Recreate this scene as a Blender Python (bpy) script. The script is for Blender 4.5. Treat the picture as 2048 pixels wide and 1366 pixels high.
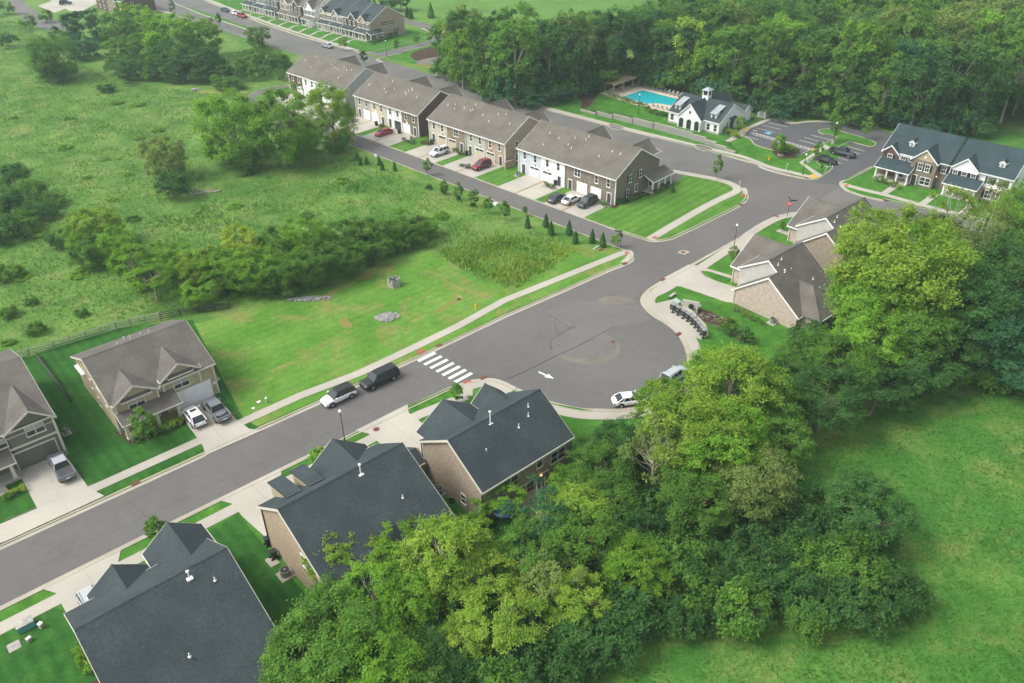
import bpy, bmesh, math, random
import numpy as np
from mathutils import Vector, Matrix, noise
random.seed(7)
for o in list(bpy.data.objects): bpy.data.objects.remove(o)
SC = bpy.context.scene
COL = SC.collection

# ---------------------------------------------------------------- camera
H = 66.0
FPX = 1637.53
PITCH, ROLL = 0.5794283, -0.01427594
ANG_A = 0.71610066                      # main street direction
ANG_C = ANG_A + math.pi/2 + 0.08042298  # town house row direction
_F = Vector((0, math.cos(PITCH), -math.sin(PITCH)))
_U0 = Vector((0, math.sin(PITCH), math.cos(PITCH)))
_R = math.cos(ROLL)*Vector((1,0,0)) + math.sin(ROLL)*_U0
_U = -math.sin(ROLL)*Vector((1,0,0)) + math.cos(ROLL)*_U0
cam = bpy.data.cameras.new('camera'); co = bpy.data.objects.new('camera', cam); COL.objects.link(co)
co.matrix_world = Matrix(((_R.x,_U.x,-_F.x,0),(_R.y,_U.y,-_F.y,0),(_R.z,_U.z,-_F.z,H),(0,0,0,1)))
cam.sensor_width = 36; cam.lens = 36*FPX/2048; cam.clip_end = 6000; cam.clip_start = 1
SC.camera = co

# ---------------------------------------------------------------- sky and sun (overcast)
SUN_AZ, SUN_EL = math.radians(192), math.radians(50)    # azimuth counted from +X
w = bpy.data.worlds.new('World'); SC.world = w; w.use_nodes = True
nt = w.node_tree; nt.nodes.clear()
sky = nt.nodes.new('ShaderNodeTexSky'); sky.sky_type = 'NISHITA'; sky.sun_disc = False
sky.sun_elevation = SUN_EL; sky.sun_rotation = math.pi/2 - SUN_AZ
sky.air_density = 1.0; sky.dust_density = 4.0; sky.ozone_density = 1.0
hs = nt.nodes.new('ShaderNodeHueSaturation'); hs.inputs['Saturation'].default_value = 0.32
bg = nt.nodes.new('ShaderNodeBackground'); bg.inputs['Strength'].default_value = 0.15
wo = nt.nodes.new('ShaderNodeOutputWorld')
nt.links.new(sky.outputs[0], hs.inputs['Color']); nt.links.new(hs.outputs[0], bg.inputs[0]); nt.links.new(bg.outputs[0], wo.inputs[0])
sl = bpy.data.lights.new('sun', 'SUN'); sl.energy = 1.15; sl.angle = math.radians(24); sl.color = (1, .96, .9)
so = bpy.data.objects.new('sun', sl); COL.objects.link(so)
d = Vector((math.cos(SUN_AZ)*math.cos(SUN_EL), math.sin(SUN_AZ)*math.cos(SUN_EL), math.sin(SUN_EL)))
so.rotation_euler = d.to_track_quat('Z', 'Y').to_euler(); so.location = (0, 0, 200)
SC.view_settings.view_transform = 'Standard'; SC.view_settings.look = 'None'
SC.view_settings.exposure = 0.84; SC.view_settings.gamma = 1
SC.cycles.max_bounces = 5; SC.cycles.diffuse_bounces = 4; SC.cycles.glossy_bounces = 2
SC.cycles.transmission_bounces = 3; SC.cycles.transparent_max_bounces = 6; SC.cycles.volume_bounces = 0

# ---------------------------------------------------------------- survey helpers
def G(x, y, z=0.0):
    """ground (or height z) point seen at photo position x,y"""
    q = _F*FPX + _R*(x-1024) - _U*(y-683)
    t = (z-H)/q.z
    return Vector((q.x*t, q.y*t, z))
_O = G(0, 1100.7)
def UV(u, v, z=0.0):
    c, s = math.cos(ANG_A), math.sin(ANG_A)
    return Vector((_O.x+c*u-s*v, _O.y+s*u+c*v, z))
_O4 = G(1229, 410.7)
A2 = ANG_C - math.pi
def CE(x, e, z=0.0):          # x positive to the right along the row, e towards the upper street
    c, s = math.cos(A2), math.sin(A2)
    return Vector((_O4.x+c*x-s*e, _O4.y+s*x+c*e, z))
def P(*pts): return [G(*p) for p in pts]
def U_(*pts): return [UV(*p) for p in pts]
def C_(*pts): return [CE(*p) for p in pts]

def tag(o, label=None, cat=None, group=None, kind=None):
    if label: o['label'] = label
    if cat: o['category'] = cat
    if group: o['group'] = group
    if kind: o['kind'] = kind
    return o
def thing(name, label, cat, loc=(0,0,0), rz=0.0, group=None):
    o = bpy.data.objects.new(name, None); COL.objects.link(o)
    o.location = loc; o.rotation_euler = (0,0,rz); o.empty_display_size = .5
    return tag(o, label, cat, group)
def link(name, me, parent=None, loc=(0,0,0), rz=0.0, scale=None):
    o = bpy.data.objects.new(name, me); COL.objects.link(o)
    o.location = loc; o.rotation_euler = (0,0,rz)
    if scale: o.scale = scale
    if parent: o.parent = parent
    return o
def copy_tree(o, parent=None):
    c = o.copy(); COL.objects.link(c)
    if parent: c.parent = parent
    for ch in o.children: copy_tree(ch, c)
    return c

class MB:
    def __init__(s): s.v=[]; s.f=[]; s.m=[]
    def add(s, vs, fs, mi=0):
        b=len(s.v); s.v += [tuple(p) for p in vs]; s.f += [tuple(b+i for i in f) for f in fs]; s.m += [mi]*len(fs)
        return s
    def box(s, x0,y0,z0,x1,y1,z1, mi=0):
        return s.add([(x0,y0,z0),(x1,y0,z0),(x1,y1,z0),(x0,y1,z0),(x0,y0,z1),(x1,y0,z1),(x1,y1,z1),(x0,y1,z1)],
            [(0,3,2,1),(4,5,6,7),(0,1,5,4),(1,2,6,5),(2,3,7,6),(3,0,4,7)], mi)
    def prism(s, pts, z0, z1, mi=0, bottom=True):
        n=len(pts); vs=[(p[0],p[1],z0) for p in pts]+[(p[0],p[1],z1) for p in pts]
        fs=[tuple(range(n,2*n))]+[(i,(i+1)%n,n+(i+1)%n,n+i) for i in range(n)]
        if bottom: fs.append(tuple(range(n-1,-1,-1)))
        return s.add(vs, fs, mi)
    def sect(s, axis, a0, a1, pts, mi=0):
        n=len(pts)
        if axis=='x': vs=[(a0,p[0],p[1]) for p in pts]+[(a1,p[0],p[1]) for p in pts]
        else: vs=[(p[0],a0,p[1]) for p in pts]+[(p[0],a1,p[1]) for p in pts]
        return s.add(vs, [tuple(range(n-1,-1,-1)),tuple(range(n,2*n))]+[(i,(i+1)%n,n+(i+1)%n,n+i) for i in range(n)], mi)
    def tube(s, p0, p1, r0, r1=None, n=8, mi=0, cap=True):
        r1 = r0 if r1 is None else r1
        p0=Vector(p0); p1=Vector(p1); q=(p1-p0).normalized().to_track_quat('Z','Y')
        vs=[]
        for p,r in ((p0,r0),(p1,r1)):
            for i in range(n):
                a=2*math.pi*i/n; vs.append(p+q@Vector((r*math.cos(a),r*math.sin(a),0)))
        fs=[(i,(i+1)%n,n+(i+1)%n,n+i) for i in range(n)]
        if cap: fs += [tuple(range(n-1,-1,-1)),tuple(range(n,2*n))]
        return s.add(vs, fs, mi)
    def ball(s, c, r, mi=0, n=10, sz=1.0):
        vs=[];fs=[]; k=n//2
        for j in range(k+1):
            t=math.pi*j/k
            for i in range(n):
                a=2*math.pi*i/n; vs.append((c[0]+r*math.sin(t)*math.cos(a),c[1]+r*math.sin(t)*math.sin(a),c[2]+r*sz*math.cos(t)))
        for j in range(k):
            for i in range(n): fs.append((j*n+i,(j+1)*n+i,(j+1)*n+(i+1)%n,j*n+(i+1)%n))
        return s.add(vs, fs, mi)
    def mesh(s, name, mats, smooth=False, weld=False):
        me=bpy.data.meshes.new(name); me.from_pydata(s.v,[],s.f)
        mats = mats if isinstance(mats,(list,tuple)) else [mats]
        for m in mats: me.materials.append(m)
        me.polygons.foreach_set('material_index', s.m)
        bm=bmesh.new(); bm.from_mesh(me)
        if weld: bmesh.ops.remove_doubles(bm, verts=bm.verts, dist=1e-4)
        bmesh.ops.recalc_face_normals(bm, faces=bm.faces); bm.to_mesh(me); bm.free()
        if smooth: me.polygons.foreach_set('use_smooth', [True]*len(me.polygons))
        me.update(); return me
    def build(s, name, mats, parent=None, loc=(0,0,0), rz=0.0, **k):
        return link(name, s.mesh(name, mats, **k), parent, loc, rz)

# ---------------------------------------------------------------- materials
def newmat(name):
    m=bpy.data.materials.new(name); m.use_nodes=True; n=m.node_tree; b=n.nodes['Principled BSDF']; return m,n,b
def N(n,t,**k):
    x=n.nodes.new(t)
    for a,v in k.items():
        if a in x.inputs.keys(): x.inputs[a].default_value=v
        else: setattr(x,a,v)
    return x
def ramp(n, fac, stops):
    r=n.nodes.new('ShaderNodeValToRGB'); e=r.color_ramp.elements
    while len(e)<len(stops): e.new(.5)
    for i,(p,c) in enumerate(stops): e[i].position=p; e[i].color=(*c,1) if len(c)==3 else c
    n.links.new(fac, r.inputs[0]); return r.outputs[0]
def pos(n, obj=False):
    if obj: return N(n,'ShaderNodeTexCoord').outputs['Object']
    return N(n,'ShaderNodeNewGeometry').outputs['Position']
def nz(n, vec, scale, detail=4, rough=.6, dist=0):
    x=N(n,'ShaderNodeTexNoise'); x.inputs['Scale'].default_value=scale; x.inputs['Detail'].default_value=detail
    x.inputs['Roughness'].default_value=rough; x.inputs['Distortion'].default_value=dist; n.links.new(vec,x.inputs['Vector']); return x.outputs['Fac']
def mixc(n, fac, a, b, mode='MIX'):
    x=n.nodes.new('ShaderNodeMix'); x.data_type='RGBA'; x.blend_type=mode
    for s,v in (('Factor',fac),('A',a),('B',b)):
        i=[q for q in x.inputs if q.name==s and (q.type=='RGBA' or s=='Factor')][0]
        if isinstance(v,(int,float)): i.default_value=v
        elif isinstance(v,tuple): i.default_value=(*v,1) if len(v)==3 else v
        else: n.links.new(v,i)
    return [q for q in x.outputs if q.type=='RGBA'][0]
def bump(n, b, h, strength=.3, dist=.05):
    x=N(n,'ShaderNodeBump'); x.inputs['Strength'].default_value=strength; x.inputs['Distance'].default_value=dist
    n.links.new(h,x.inputs['Height']); n.links.new(x.outputs[0], b.inputs['Normal'])
def noisy(name, c, var=.15, scale=3.0, rough=.8, big=.1, bigscale=.15, spec=.3, bmp=0.0, metal=0.0, fine=30):
    """plain surface with fine grain and broad weathering"""
    m,n,b=newmat(name); p=pos(n)
    f=nz(n,p,scale,6,.7); g=nz(n,p,bigscale,3,.5)
    lo=tuple(x*(1-var) for x in c); hi=tuple(min(1,x*(1+var)) for x in c)
    col=ramp(n,f,[(.3,lo),(.7,hi)])
    dk=ramp(n,g,[(.35,(1-big,)*3),(.65,(1+big*.6,)*3)])
    cc=mixc(n,1.0,col,dk,'MULTIPLY')
    if 'asphalt' in name:
        cc=mixc(n,1.0,cc,ramp(n,nz(n,p,.55,6,.75,1.2),[(.3,(.9,.9,.9)),(.5,(1,1,1)),(.7,(1.1,1.09,1.06))]),'MULTIPLY')
        cc=mixc(n,ramp(n,nz(n,p,1.3,3,.5,2.0),[(.66,(0,)*3),(.72,(.35,)*3)]),cc,tuple(x*.72 for x in c))
    n.links.new(cc, b.inputs['Base Color'])
    b.inputs['Roughness'].default_value=rough; b.inputs['Specular IOR Level'].default_value=spec; b.inputs['Metallic'].default_value=metal
    if bmp: bump(n,b,nz(n,p,fine,3,.6),bmp,.03)
    return m
def shingle(name, c, var=.22):
    m,n,b=newmat(name); p=pos(n,True)
    f=nz(n,p,4.2,6,.85); g=nz(n,p,.35,3,.6)
    col=ramp(n,f,[(.32,tuple(x*(1-var) for x in c)),(.5,c),(.68,tuple(x*(1+var) for x in c))])
    sep=N(n,'ShaderNodeSeparateXYZ'); n.links.new(p,sep.inputs[0])
    # courses of shingles follow height
    ms=N(n,'ShaderNodeMath',operation='MULTIPLY'); n.links.new(sep.outputs[2],ms.inputs[0]); ms.inputs[1].default_value=11.0
    fr=N(n,'ShaderNodeMath',operation='FRACT'); n.links.new(ms.outputs[0],fr.inputs[0])
    line=ramp(n,fr.outputs[0],[(.0,(.72,)*3),(.16,(1,)*3),(1,(1.0,)*3)])
    cc=mixc(n,.6,col,line,'MULTIPLY')
    cc=mixc(n,1.0,cc,ramp(n,g,[(.35,(.84,)*3),(.65,(1.14,)*3)]),'MULTIPLY')
    n.links.new(cc,b.inputs['Base Color']); b.inputs['Roughness'].default_value=.9; b.inputs['Specular IOR Level'].default_value=.35
    bump(n,b,nz(n,p,14,3,.7),.5,.03); return m
def brick(name, c1, c2, mortar, scale=1.0):
    m,n,b=newmat(name)
    tc=N(n,'ShaderNodeTexCoord'); sep=N(n,'ShaderNodeSeparateXYZ'); n.links.new(tc.outputs['Object'],sep.inputs[0])
    ad=N(n,'ShaderNodeMath',operation='ADD'); n.links.new(sep.outputs[0],ad.inputs[0]); n.links.new(sep.outputs[1],ad.inputs[1])
    cb=N(n,'ShaderNodeCombineXYZ'); n.links.new(ad.outputs[0],cb.inputs[0]); n.links.new(sep.outputs[2],cb.inputs[1])
    bt=N(n,'ShaderNodeTexBrick'); n.links.new(cb.outputs[0],bt.inputs['Vector'])
    bt.inputs['Color1'].default_value=(*c1,1); bt.inputs['Color2'].default_value=(*c2,1); bt.inputs['Mortar'].default_value=(*mortar,1)
    bt.inputs['Scale'].default_value=scale; bt.inputs['Brick Width'].default_value=.28; bt.inputs['Row Height'].default_value=.095; bt.inputs['Mortar Size'].default_value=.012; bt.inputs['Bias'].default_value=.1
    g=nz(n,tc.outputs['Object'],2.2,5,.75); k=ramp(n,g,[(.3,(.74,)*3),(.5,(1,)*3),(.72,(1.3,)*3)])
    n.links.new(mixc(n,1.0,bt.outputs[0],k,'MULTIPLY'),b.inputs['Base Color']); b.inputs['Roughness'].default_value=.9; b.inputs['Specular IOR Level'].default_value=.2
    return m
def siding(name, c, vertical=False, pitch=.16):
    m,n,b=newmat(name); tc=N(n,'ShaderNodeTexCoord'); sep=N(n,'ShaderNodeSeparateXYZ'); n.links.new(tc.outputs['Object'],sep.inputs[0])
    if vertical:
        ad=N(n,'ShaderNodeMath',operation='ADD'); n.links.new(sep.outputs[0],ad.inputs[0]); n.links.new(sep.outputs[1],ad.inputs[1]); src=ad.outputs[0]
    else: src=sep.outputs[2]
    ms=N(n,'ShaderNodeMath',operation='DIVIDE'); n.links.new(src,ms.inputs[0]); ms.inputs[1].default_value=pitch
    fr=N(n,'ShaderNodeMath',operation='FRACT'); n.links.new(ms.outputs[0],fr.inputs[0])
    line=ramp(n,fr.outputs[0],[(.0,(.62,)*3),(.18,(1,)*3),(1,(1,)*3)])
    g=nz(n,tc.outputs['Object'],.9,4,.6); col=ramp(n,g,[(.3,tuple(x*.9 for x in c)),(.7,tuple(x*1.08 for x in c))])
    n.links.new(mixc(n,.7,col,line,'MULTIPLY'),b.inputs['Base Color']); b.inputs['Roughness'].default_value=.65; b.inputs['Specular IOR Level'].default_value=.3
    return m
def plain(name, c, rough=.5, spec=.5, metal=0.0, coat=0.0, emit=None):
    m,n,b=newmat(name); p=pos(n,True); g=nz(n,p,1.7,4,.6)
    n.links.new(ramp(n,g,[(.3,tuple(x*.93 for x in c)),(.7,tuple(min(1,x*1.05) for x in c))]),b.inputs['Base Color'])
    b.inputs['Roughness'].default_value=rough; b.inputs['Specular IOR Level'].default_value=spec
    b.inputs['Metallic'].default_value=metal; b.inputs['Coat Weight'].default_value=coat
    if emit: b.inputs['Emission Color'].default_value=(*emit[:3],1); b.inputs['Emission Strength'].default_value=emit[3]
    return m
def grassmat(name, lo, mid, hi, scale=.25, fine=7.0, dry=None, stripe=None, soil=None, bmp=.6):
    m,n,b=newmat(name); p=pos(n)
    g=nz(n,p,scale,5,.62,.4); f=nz(n,p,fine,4,.75); v=nz(n,p,.9,3,.6)
    col=ramp(n,g,[(.3,lo),(.5,mid),(.7,hi)])
    if dry: col=mixc(n, ramp(n,nz(n,p,.16,5,.65,.6),[(.5,(0,)*3),(.68,(.85,)*3)]), col, dry)
    if stripe:
        ang,per,amt=stripe
        sep=N(n,'ShaderNodeSeparateXYZ'); mp=N(n,'ShaderNodeVectorRotate'); mp.rotation_type='Z_AXIS'; mp.inputs['Angle'].default_value=-ang
        n.links.new(p,mp.inputs['Vector']); n.links.new(mp.outputs[0],sep.inputs[0])
        dv=N(n,'ShaderNodeMath',operation='MULTIPLY'); n.links.new(sep.outputs[1],dv.inputs[0]); dv.inputs[1].default_value=2*math.pi/per
        sn=N(n,'ShaderNodeMath',operation='SINE'); n.links.new(dv.outputs[0],sn.inputs[0])
        mr=N(n,'ShaderNodeMapRange'); n.links.new(sn.outputs[0],mr.inputs[0]); mr.inputs[1].default_value=-1; mr.inputs[2].default_value=1; mr.inputs[3].default_value=1-amt; mr.inputs[4].default_value=1+amt
        col=mixc(n,1.0,col,mr.outputs[0],'MULTIPLY')
    if soil: col=mixc(n, ramp(n,nz(n,p,.11,5,.7,1.0),[(.62,(0,)*3),(.7,(.8,)*3)]), col, soil)
    col=mixc(n,1.0,col,ramp(n,f,[(.28,(.66,)*3),(.5,(1,)*3),(.74,(1.32,)*3)]),'MULTIPLY')
    col=mixc(n,1.0,col,ramp(n,nz(n,p,2.4,5,.8,.5),[(.3,(.8,.82,.8)),(.5,(1,1,1)),(.7,(1.2,1.16,1.1))]),'MULTIPLY')
    col=mixc(n,1.0,col,ramp(n,v,[(.3,(.88,)*3),(.7,(1.12,)*3)]),'MULTIPLY')
    n.links.new(col,b.inputs['Base Color']); b.inputs['Roughness'].default_value=.95; b.inputs['Specular IOR Level'].default_value=.1
    if bmp: bump(n,b,f,bmp,.12)
    return m
def leafmat(name, dark, mid, light, trans=.42, var=.14):
    m,n,b=newmat(name); n.nodes.remove(b); out=[x for x in n.nodes if x.type=='OUTPUT_MATERIAL'][0]
    at=N(n,'ShaderNodeAttribute'); at.attribute_name='tint'
    oi=N(n,'ShaderNodeObjectInfo')
    col=ramp(n,at.outputs['Fac'],[(.0,dark),(.5,mid),(1.0,light)])
    mr=N(n,'ShaderNodeMapRange'); n.links.new(oi.outputs['Random'],mr.inputs[0]); mr.inputs[3].default_value=1-var; mr.inputs[4].default_value=1+var
    col=mixc(n,1.0,col,mr.outputs[0],'MULTIPLY')
    df=N(n,'ShaderNodeBsdfDiffuse'); tr=N(n,'ShaderNodeBsdfTranslucent'); mx=N(n,'ShaderNodeMixShader'); mx.inputs[0].default_value=trans
    n.links.new(col,df.inputs[0]); n.links.new(mixc(n,1.0,col,(1.15,1.2,.6),'MULTIPLY'),tr.inputs[0])
    n.links.new(df.outputs[0],mx.inputs[1]); n.links.new(tr.outputs[0],mx.inputs[2]); n.links.new(mx.outputs[0],out.inputs[0])
    return m
M={}
def soilmat(name,c,green):
    m,n,b=newmat(name); p=pos(n)
    f=ramp(n,nz(n,p,1.1,6,.8,.8),[(.42,(0,)*3),(.6,(1,)*3)])
    n.links.new(mixc(n,f,green,mixc(n,nz(n,p,6,4,.7),c,tuple(x*.7 for x in c))),b.inputs['Base Color']); b.inputs['Roughness'].default_value=.95; b.inputs['Specular IOR Level'].default_value=.1
    return m
M['asphalt']=noisy('asphalt',(.135,.130,.122),.16,9,.9,.09,.06,.25,.25)
M['asphalt2']=noisy('asphalt_worn',(.148,.144,.134),.13,7,.9,.12,.09,.25,.2)
M['asphalt_lot']=noisy('asphalt_lot',(.098,.098,.10),.12,9,.9,.09,.08,.25,.2)
M['patch']=noisy('asphalt_patch',(.150,.142,.133),.1,11,.9,.06,.1,.25,.2)
M['patch_dark']=noisy('asphalt_seam',(.075,.072,.07),.15,6,.9,.2,.3,.25)
M['patch_light']=noisy('asphalt_dust',(.178,.163,.138),.1,5,.95,.12,.3,.2)
M['concrete']=noisy('concrete',(.40,.375,.315),.07,5,.85,.09,.12,.3,.1)
M['kerb']=noisy('kerb_concrete',(.38,.35,.28),.1,3,.85,.12,.2,.3,.1)
M['drive']=noisy('driveway_concrete',(.42,.395,.335),.06,4,.85,.12,.1,.3,.1)
M['joint']=noisy('joint',(.28,.27,.23),.1,4,.9)
M['paint']=noisy('road_paint',(.74,.73,.68),.08,7,.7,.06,.5)
M['paint_y']=noisy('yellow_tactile',(.62,.38,.06),.1,7,.7)
M['paint_b']=noisy('blue_paint',(.12,.38,.55),.1,7,.7)
M['redpad']=noisy('red_tactile',(.36,.10,.07),.15,9,.8)
M['grate']=noisy('rust_grate',(.15,.055,.035),.3,12,.8)
M['lawn']=grassmat('lawn',(.038,.13,.016),(.058,.175,.022),(.09,.225,.034),.3,9,stripe=None)
M['lawn_striped']=grassmat('lawn_striped',(.06,.16,.02),(.082,.195,.028),(.11,.235,.038),.2,9,stripe=(A2+math.pi/2+.0,1.9,.10))
M['lawn_deep']=grassmat('lawn_deep',(.020,.085,.014),(.03,.112,.018),(.05,.15,.024),.22,9,stripe=(ANG_A+math.pi/2,1.4,.10))
M['lot']=grassmat('lot_grass',(.07,.185,.022),(.10,.235,.032),(.15,.27,.05),.12,8,dry=(.22,.22,.07),stripe=(ANG_A,1.6,.04),soil=(.26,.17,.08))
M['meadow']=grassmat('meadow',(.055,.145,.025),(.095,.20,.036),(.155,.25,.052),.09,3.0,dry=(.19,.24,.075))
M['field']=grassmat('field',(.036,.125,.020),(.058,.17,.027),(.10,.215,.04),.10,3.0,dry=(.16,.22,.055))
M['far_field']=grassmat('far_field',(.075,.17,.035),(.10,.21,.04),(.13,.25,.05),.03,.8,dry=(.13,.24,.06))
M['mulch']=noisy('mulch',(.07,.045,.03),.4,8,.95,.2,.5,.1,.5)
M['mulch_strip']=noisy('mulch_strip',(.32,.22,.12),.25,8,.95,.2,.5,.1,.3)
M['soil']=soilmat('red_soil',(.33,.18,.085),(.12,.23,.035))
M['soil_tan']=soilmat('tan_soil',(.34,.25,.12),(.12,.23,.035))
M['roof_blue']=shingle('slate_blue_shingles',(.040,.054,.058),.45)
M['roof_brown']=shingle('weathered_brown_shingles',(.132,.12,.098),.22)
M['roof_grey']=shingle('grey_shingles',(.118,.108,.094),.28)
M['roof_dk']=shingle('dark_brown_shingles',(.128,.118,.10),.28)
M['roof_teal']=shingle('dark_green_grey_shingles',(.034,.056,.062),.35)
M['roof_metal']=siding('metal_roof',(.33,.36,.37),True,.4)
M['white']=plain('white_trim',(.8,.8,.76),.5,.4)
M['cream']=plain('cream_trim',(.62,.60,.50),.5,.4)
M['black']=plain('black_metal',(.015,.016,.018),.45,.5)
M['dkgrey']=plain('dark_grey',(.06,.062,.065),.5,.4)
M['glass']=plain('window_glass',(.03,.038,.042),.16,.5)
M['blind']=plain('blinds_glass',(.34,.36,.33),.3,.6)
M['brick_tan']=brick('tan_brick',(.40,.325,.225),(.34,.27,.18),(.40,.34,.25))
M['brick_h3']=brick('mixed_tan_brick',(.35,.285,.21),(.235,.185,.14),(.38,.33,.26))
M['brick_pink']=brick('pale_pink_brick',(.48,.40,.33),(.40,.32,.26),(.46,.40,.34))
M['brick_brown']=brick('brown_brick',(.215,.175,.135),(.14,.115,.092),(.26,.23,.19))
M['brick_dark']=brick('dark_red_brick',(.13,.075,.06),(.085,.055,.048),(.16,.12,.10))
M['brick_peach']=brick('peach_brick',(.42,.32,.235),(.34,.25,.18),(.42,.34,.27))
M['brick_olive']=brick('olive_brown_brick',(.27,.22,.145),(.19,.15,.10),(.27,.23,.17))
M['sid_white']=siding('white_siding',(.80,.81,.80)); M['sid_grey']=siding('light_grey_siding',(.53,.57,.61))
M['sid_vert']=siding('grey_board_and_batten',(.44,.46,.46),True,.45)
M['sid_green']=siding('sage_siding',(.42,.44,.35)); M['sid_cream']=siding('cream_siding',(.56,.50,.39))
M['sid_tan']=siding('khaki_siding',(.40,.34,.225)); M['sid_dk']=siding('dark_sage_siding',(.15,.155,.125))
M['sid_greyb']=siding('grey_beige_siding',(.40,.37,.32)); M['sid_gable']=siding('pale_grey_siding',(.46,.45,.41))
M['door_white']=siding('white_garage_panels',(.8,.81,.81),False,.55); M['door_tan']=siding('tan_garage_panels',(.50,.44,.34),False,.55)
M['door_dk']=siding('dark_garage_panels',(.14,.135,.11),False,.55)
M['wood']=siding('weathered_wood',(.34,.26,.17),True,.2); M['rail']=plain('grey_green_rails',(.29,.33,.25),.8,.2)
M['rail_dk']=plain('dark_rails',(.06,.06,.05),.8,.2); M['rock']=noisy('grey_rock',(.27,.265,.25),.45,3,.9,.2,1.0,.2,.4)
M['stone']=noisy('stone',(.36,.345,.31),.3,3,.9,.2,1.0,.2,.4)
M['block']=siding('retaining_block',(.27,.27,.24),False,.2)
M['pool']=plain('pool_water',(.02,.42,.48),.08,.6)
M['deckc']=noisy('pool_deck_concrete',(.58,.50,.38),.07,5,.85,.08,.2)
M['bark']=noisy('bark',(.20,.175,.14),.35,4,.95,.2,.8,.1,.6); M['bark_pale']=noisy('pale_bark',(.42,.38,.31),.25,3,.95,.2,.8,.1,.5)
M['tyre']=plain('tyre_rubber',(.018,.018,.018),.85,.2); M['rim']=plain('alloy_rim',(.35,.35,.36),.35,.6,.7)
M['lamp_glass']=plain('lamp_globe',(.85,.85,.82),.3,.5); M['glow']=plain('lit_lamp',(1,.5,.2),.5,.2,emit=(1,.42,.15,5))
M['headl']=plain('headlight_glass',(.62,.64,.66),.15,.8); M['taill']=plain('tail_light',(.30,.02,.02),.25,.6)
M['red']=plain('sign_red',(.55,.03,.035),.5,.4); M['yellow']=plain('hydrant_yellow',(.80,.42,.03),.5,.4)
M['greenbox']=plain('pale_green_metal',(.33,.45,.36),.5,.4); M['tealbox']=plain('teal_metal',(.10,.30,.29),.45,.4)
M['acm']=plain('air_conditioner_metal',(.24,.25,.24),.5,.4); M['blue_tarp']=plain('blue_fabric',(.05,.10,.18),.8,.2)
M['leaf_yg']=leafmat('leaves_yellow_green',(.14,.265,.035),(.225,.36,.05),(.35,.465,.075))
M['leaf_bright']=leafmat('leaves_bright_green',(.11,.24,.03),(.175,.35,.042),(.28,.47,.06))
M['leaf_mid']=leafmat('leaves_mid_green',(.075,.175,.035),(.12,.25,.045),(.185,.35,.06))
M['leaf_dark']=leafmat('leaves_dark_green',(.042,.115,.034),(.07,.165,.045),(.11,.24,.06))
M['leaf_blue']=leafmat('leaves_blue_green',(.038,.115,.055),(.06,.165,.075),(.095,.23,.095))
M['leaf_olive']=leafmat('leaves_olive',(.13,.21,.06),(.20,.285,.08),(.30,.37,.115))
M['leaf_red']=leafmat('leaves_russet',(.13,.10,.05),(.18,.15,.075),(.24,.2,.1))
M['leaf_gold']=leafmat('leaves_gold',(.20,.32,.04),(.31,.42,.055),(.46,.53,.08))
M['blade']=leafmat('meadow_blades',(.07,.17,.03),(.115,.235,.045),(.185,.30,.07),.3)
M['blade_field']=leafmat('field_blades',(.045,.15,.025),(.078,.205,.034),(.15,.275,.052),.3)
M['blade_gold']=leafmat('golden_weeds',(.14,.28,.04),(.24,.38,.055),(.38,.45,.08),.3)
# ================================================================ GROUND
def struct(name, mb, m, **k):
    return tag(mb.build(name, m, **k), kind='structure')
def slab(name, pts, z, mat, z0=-.03):
    return struct(name, MB().prism(pts, z0, z, bottom=False), M[mat])
def sheet(name, pts, z, mat):
    return struct(name, MB().add([(p[0],p[1],z) for p in pts],[tuple(range(len(pts)))]), M[mat])
def smooth(pts, n=4, closed=False):
    pts=[Vector((p[0],p[1],0)) for p in pts]; out=[]; L=len(pts)
    for i in range(L-(0 if closed else 1)):
        g=lambda k: pts[k%L] if closed else pts[max(0,min(L-1,k))]
        a,b,c,d_=g(i-1),g(i),g(i+1),g(i+2)
        for j in range(n):
            t=j/n; out.append(.5*((2*b)+(-a+c)*t+(2*a-5*b+4*c-d_)*t*t+(-a+3*b-3*c+d_)*t**3))
    if not closed: out.append(pts[-1])
    return out
def offs(pts, d_):
    out=[]; L=len(pts)
    for i in range(L):
        t=(pts[min(i+1,L-1)]-pts[max(i-1,0)]); t.z=0; t.normalize()
        out.append(Vector((pts[i].x-t.y*d_, pts[i].y+t.x*d_, 0)))
    return out
def ribbon_mb(mb, pts, a, b, z, z0=-.02, mi=0):
    A_=offs(pts,a); B_=offs(pts,b)
    for i in range(len(pts)-1):
        q=[A_[i],A_[i+1],B_[i+1],B_[i]]; mb.prism(q,z0,z,mi,bottom=False)
    return mb
def ribbon(name, pts, a, b, z, mat, z0=-.02):
    return struct(name, ribbon_mb(MB(),pts,a,b,z,z0), M[mat])
def kerb(pts, side=1, gut=.5, back=.2):
    """gutter pan and raised kerb along the asphalt edge, on its left (side 1) or right (-1)"""
    mb=MB(); ribbon_mb(mb,pts,-.03*side,side*gut,.035); ribbon_mb(mb,pts,side*gut,side*(gut+back),.14)
    struct('kerb',mb,M['kerb'])

struct('ground', MB().add([(-2500,-300,0),(2500,-300,0),(2500,4000,0),(-2500,4000,0)],[(0,1,2,3)]), M['meadow'])
# far mown field beyond the wood
sheet('field', P((930,60),(1330,70),(1340,-60),(1500,-150),(700,-150),(760,-20),(700,-10),(640,10),(800,40),(890,62)), .02, 'far_field')
sheet('field', P((1600,170),(1700,175),(1740,130),(1640,100),(1590,125)), .02, 'far_field')
sheet('field', P((1920,293),(2300,330),(2300,270),(2000,264),(1940,272)), .02, 'field')

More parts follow.
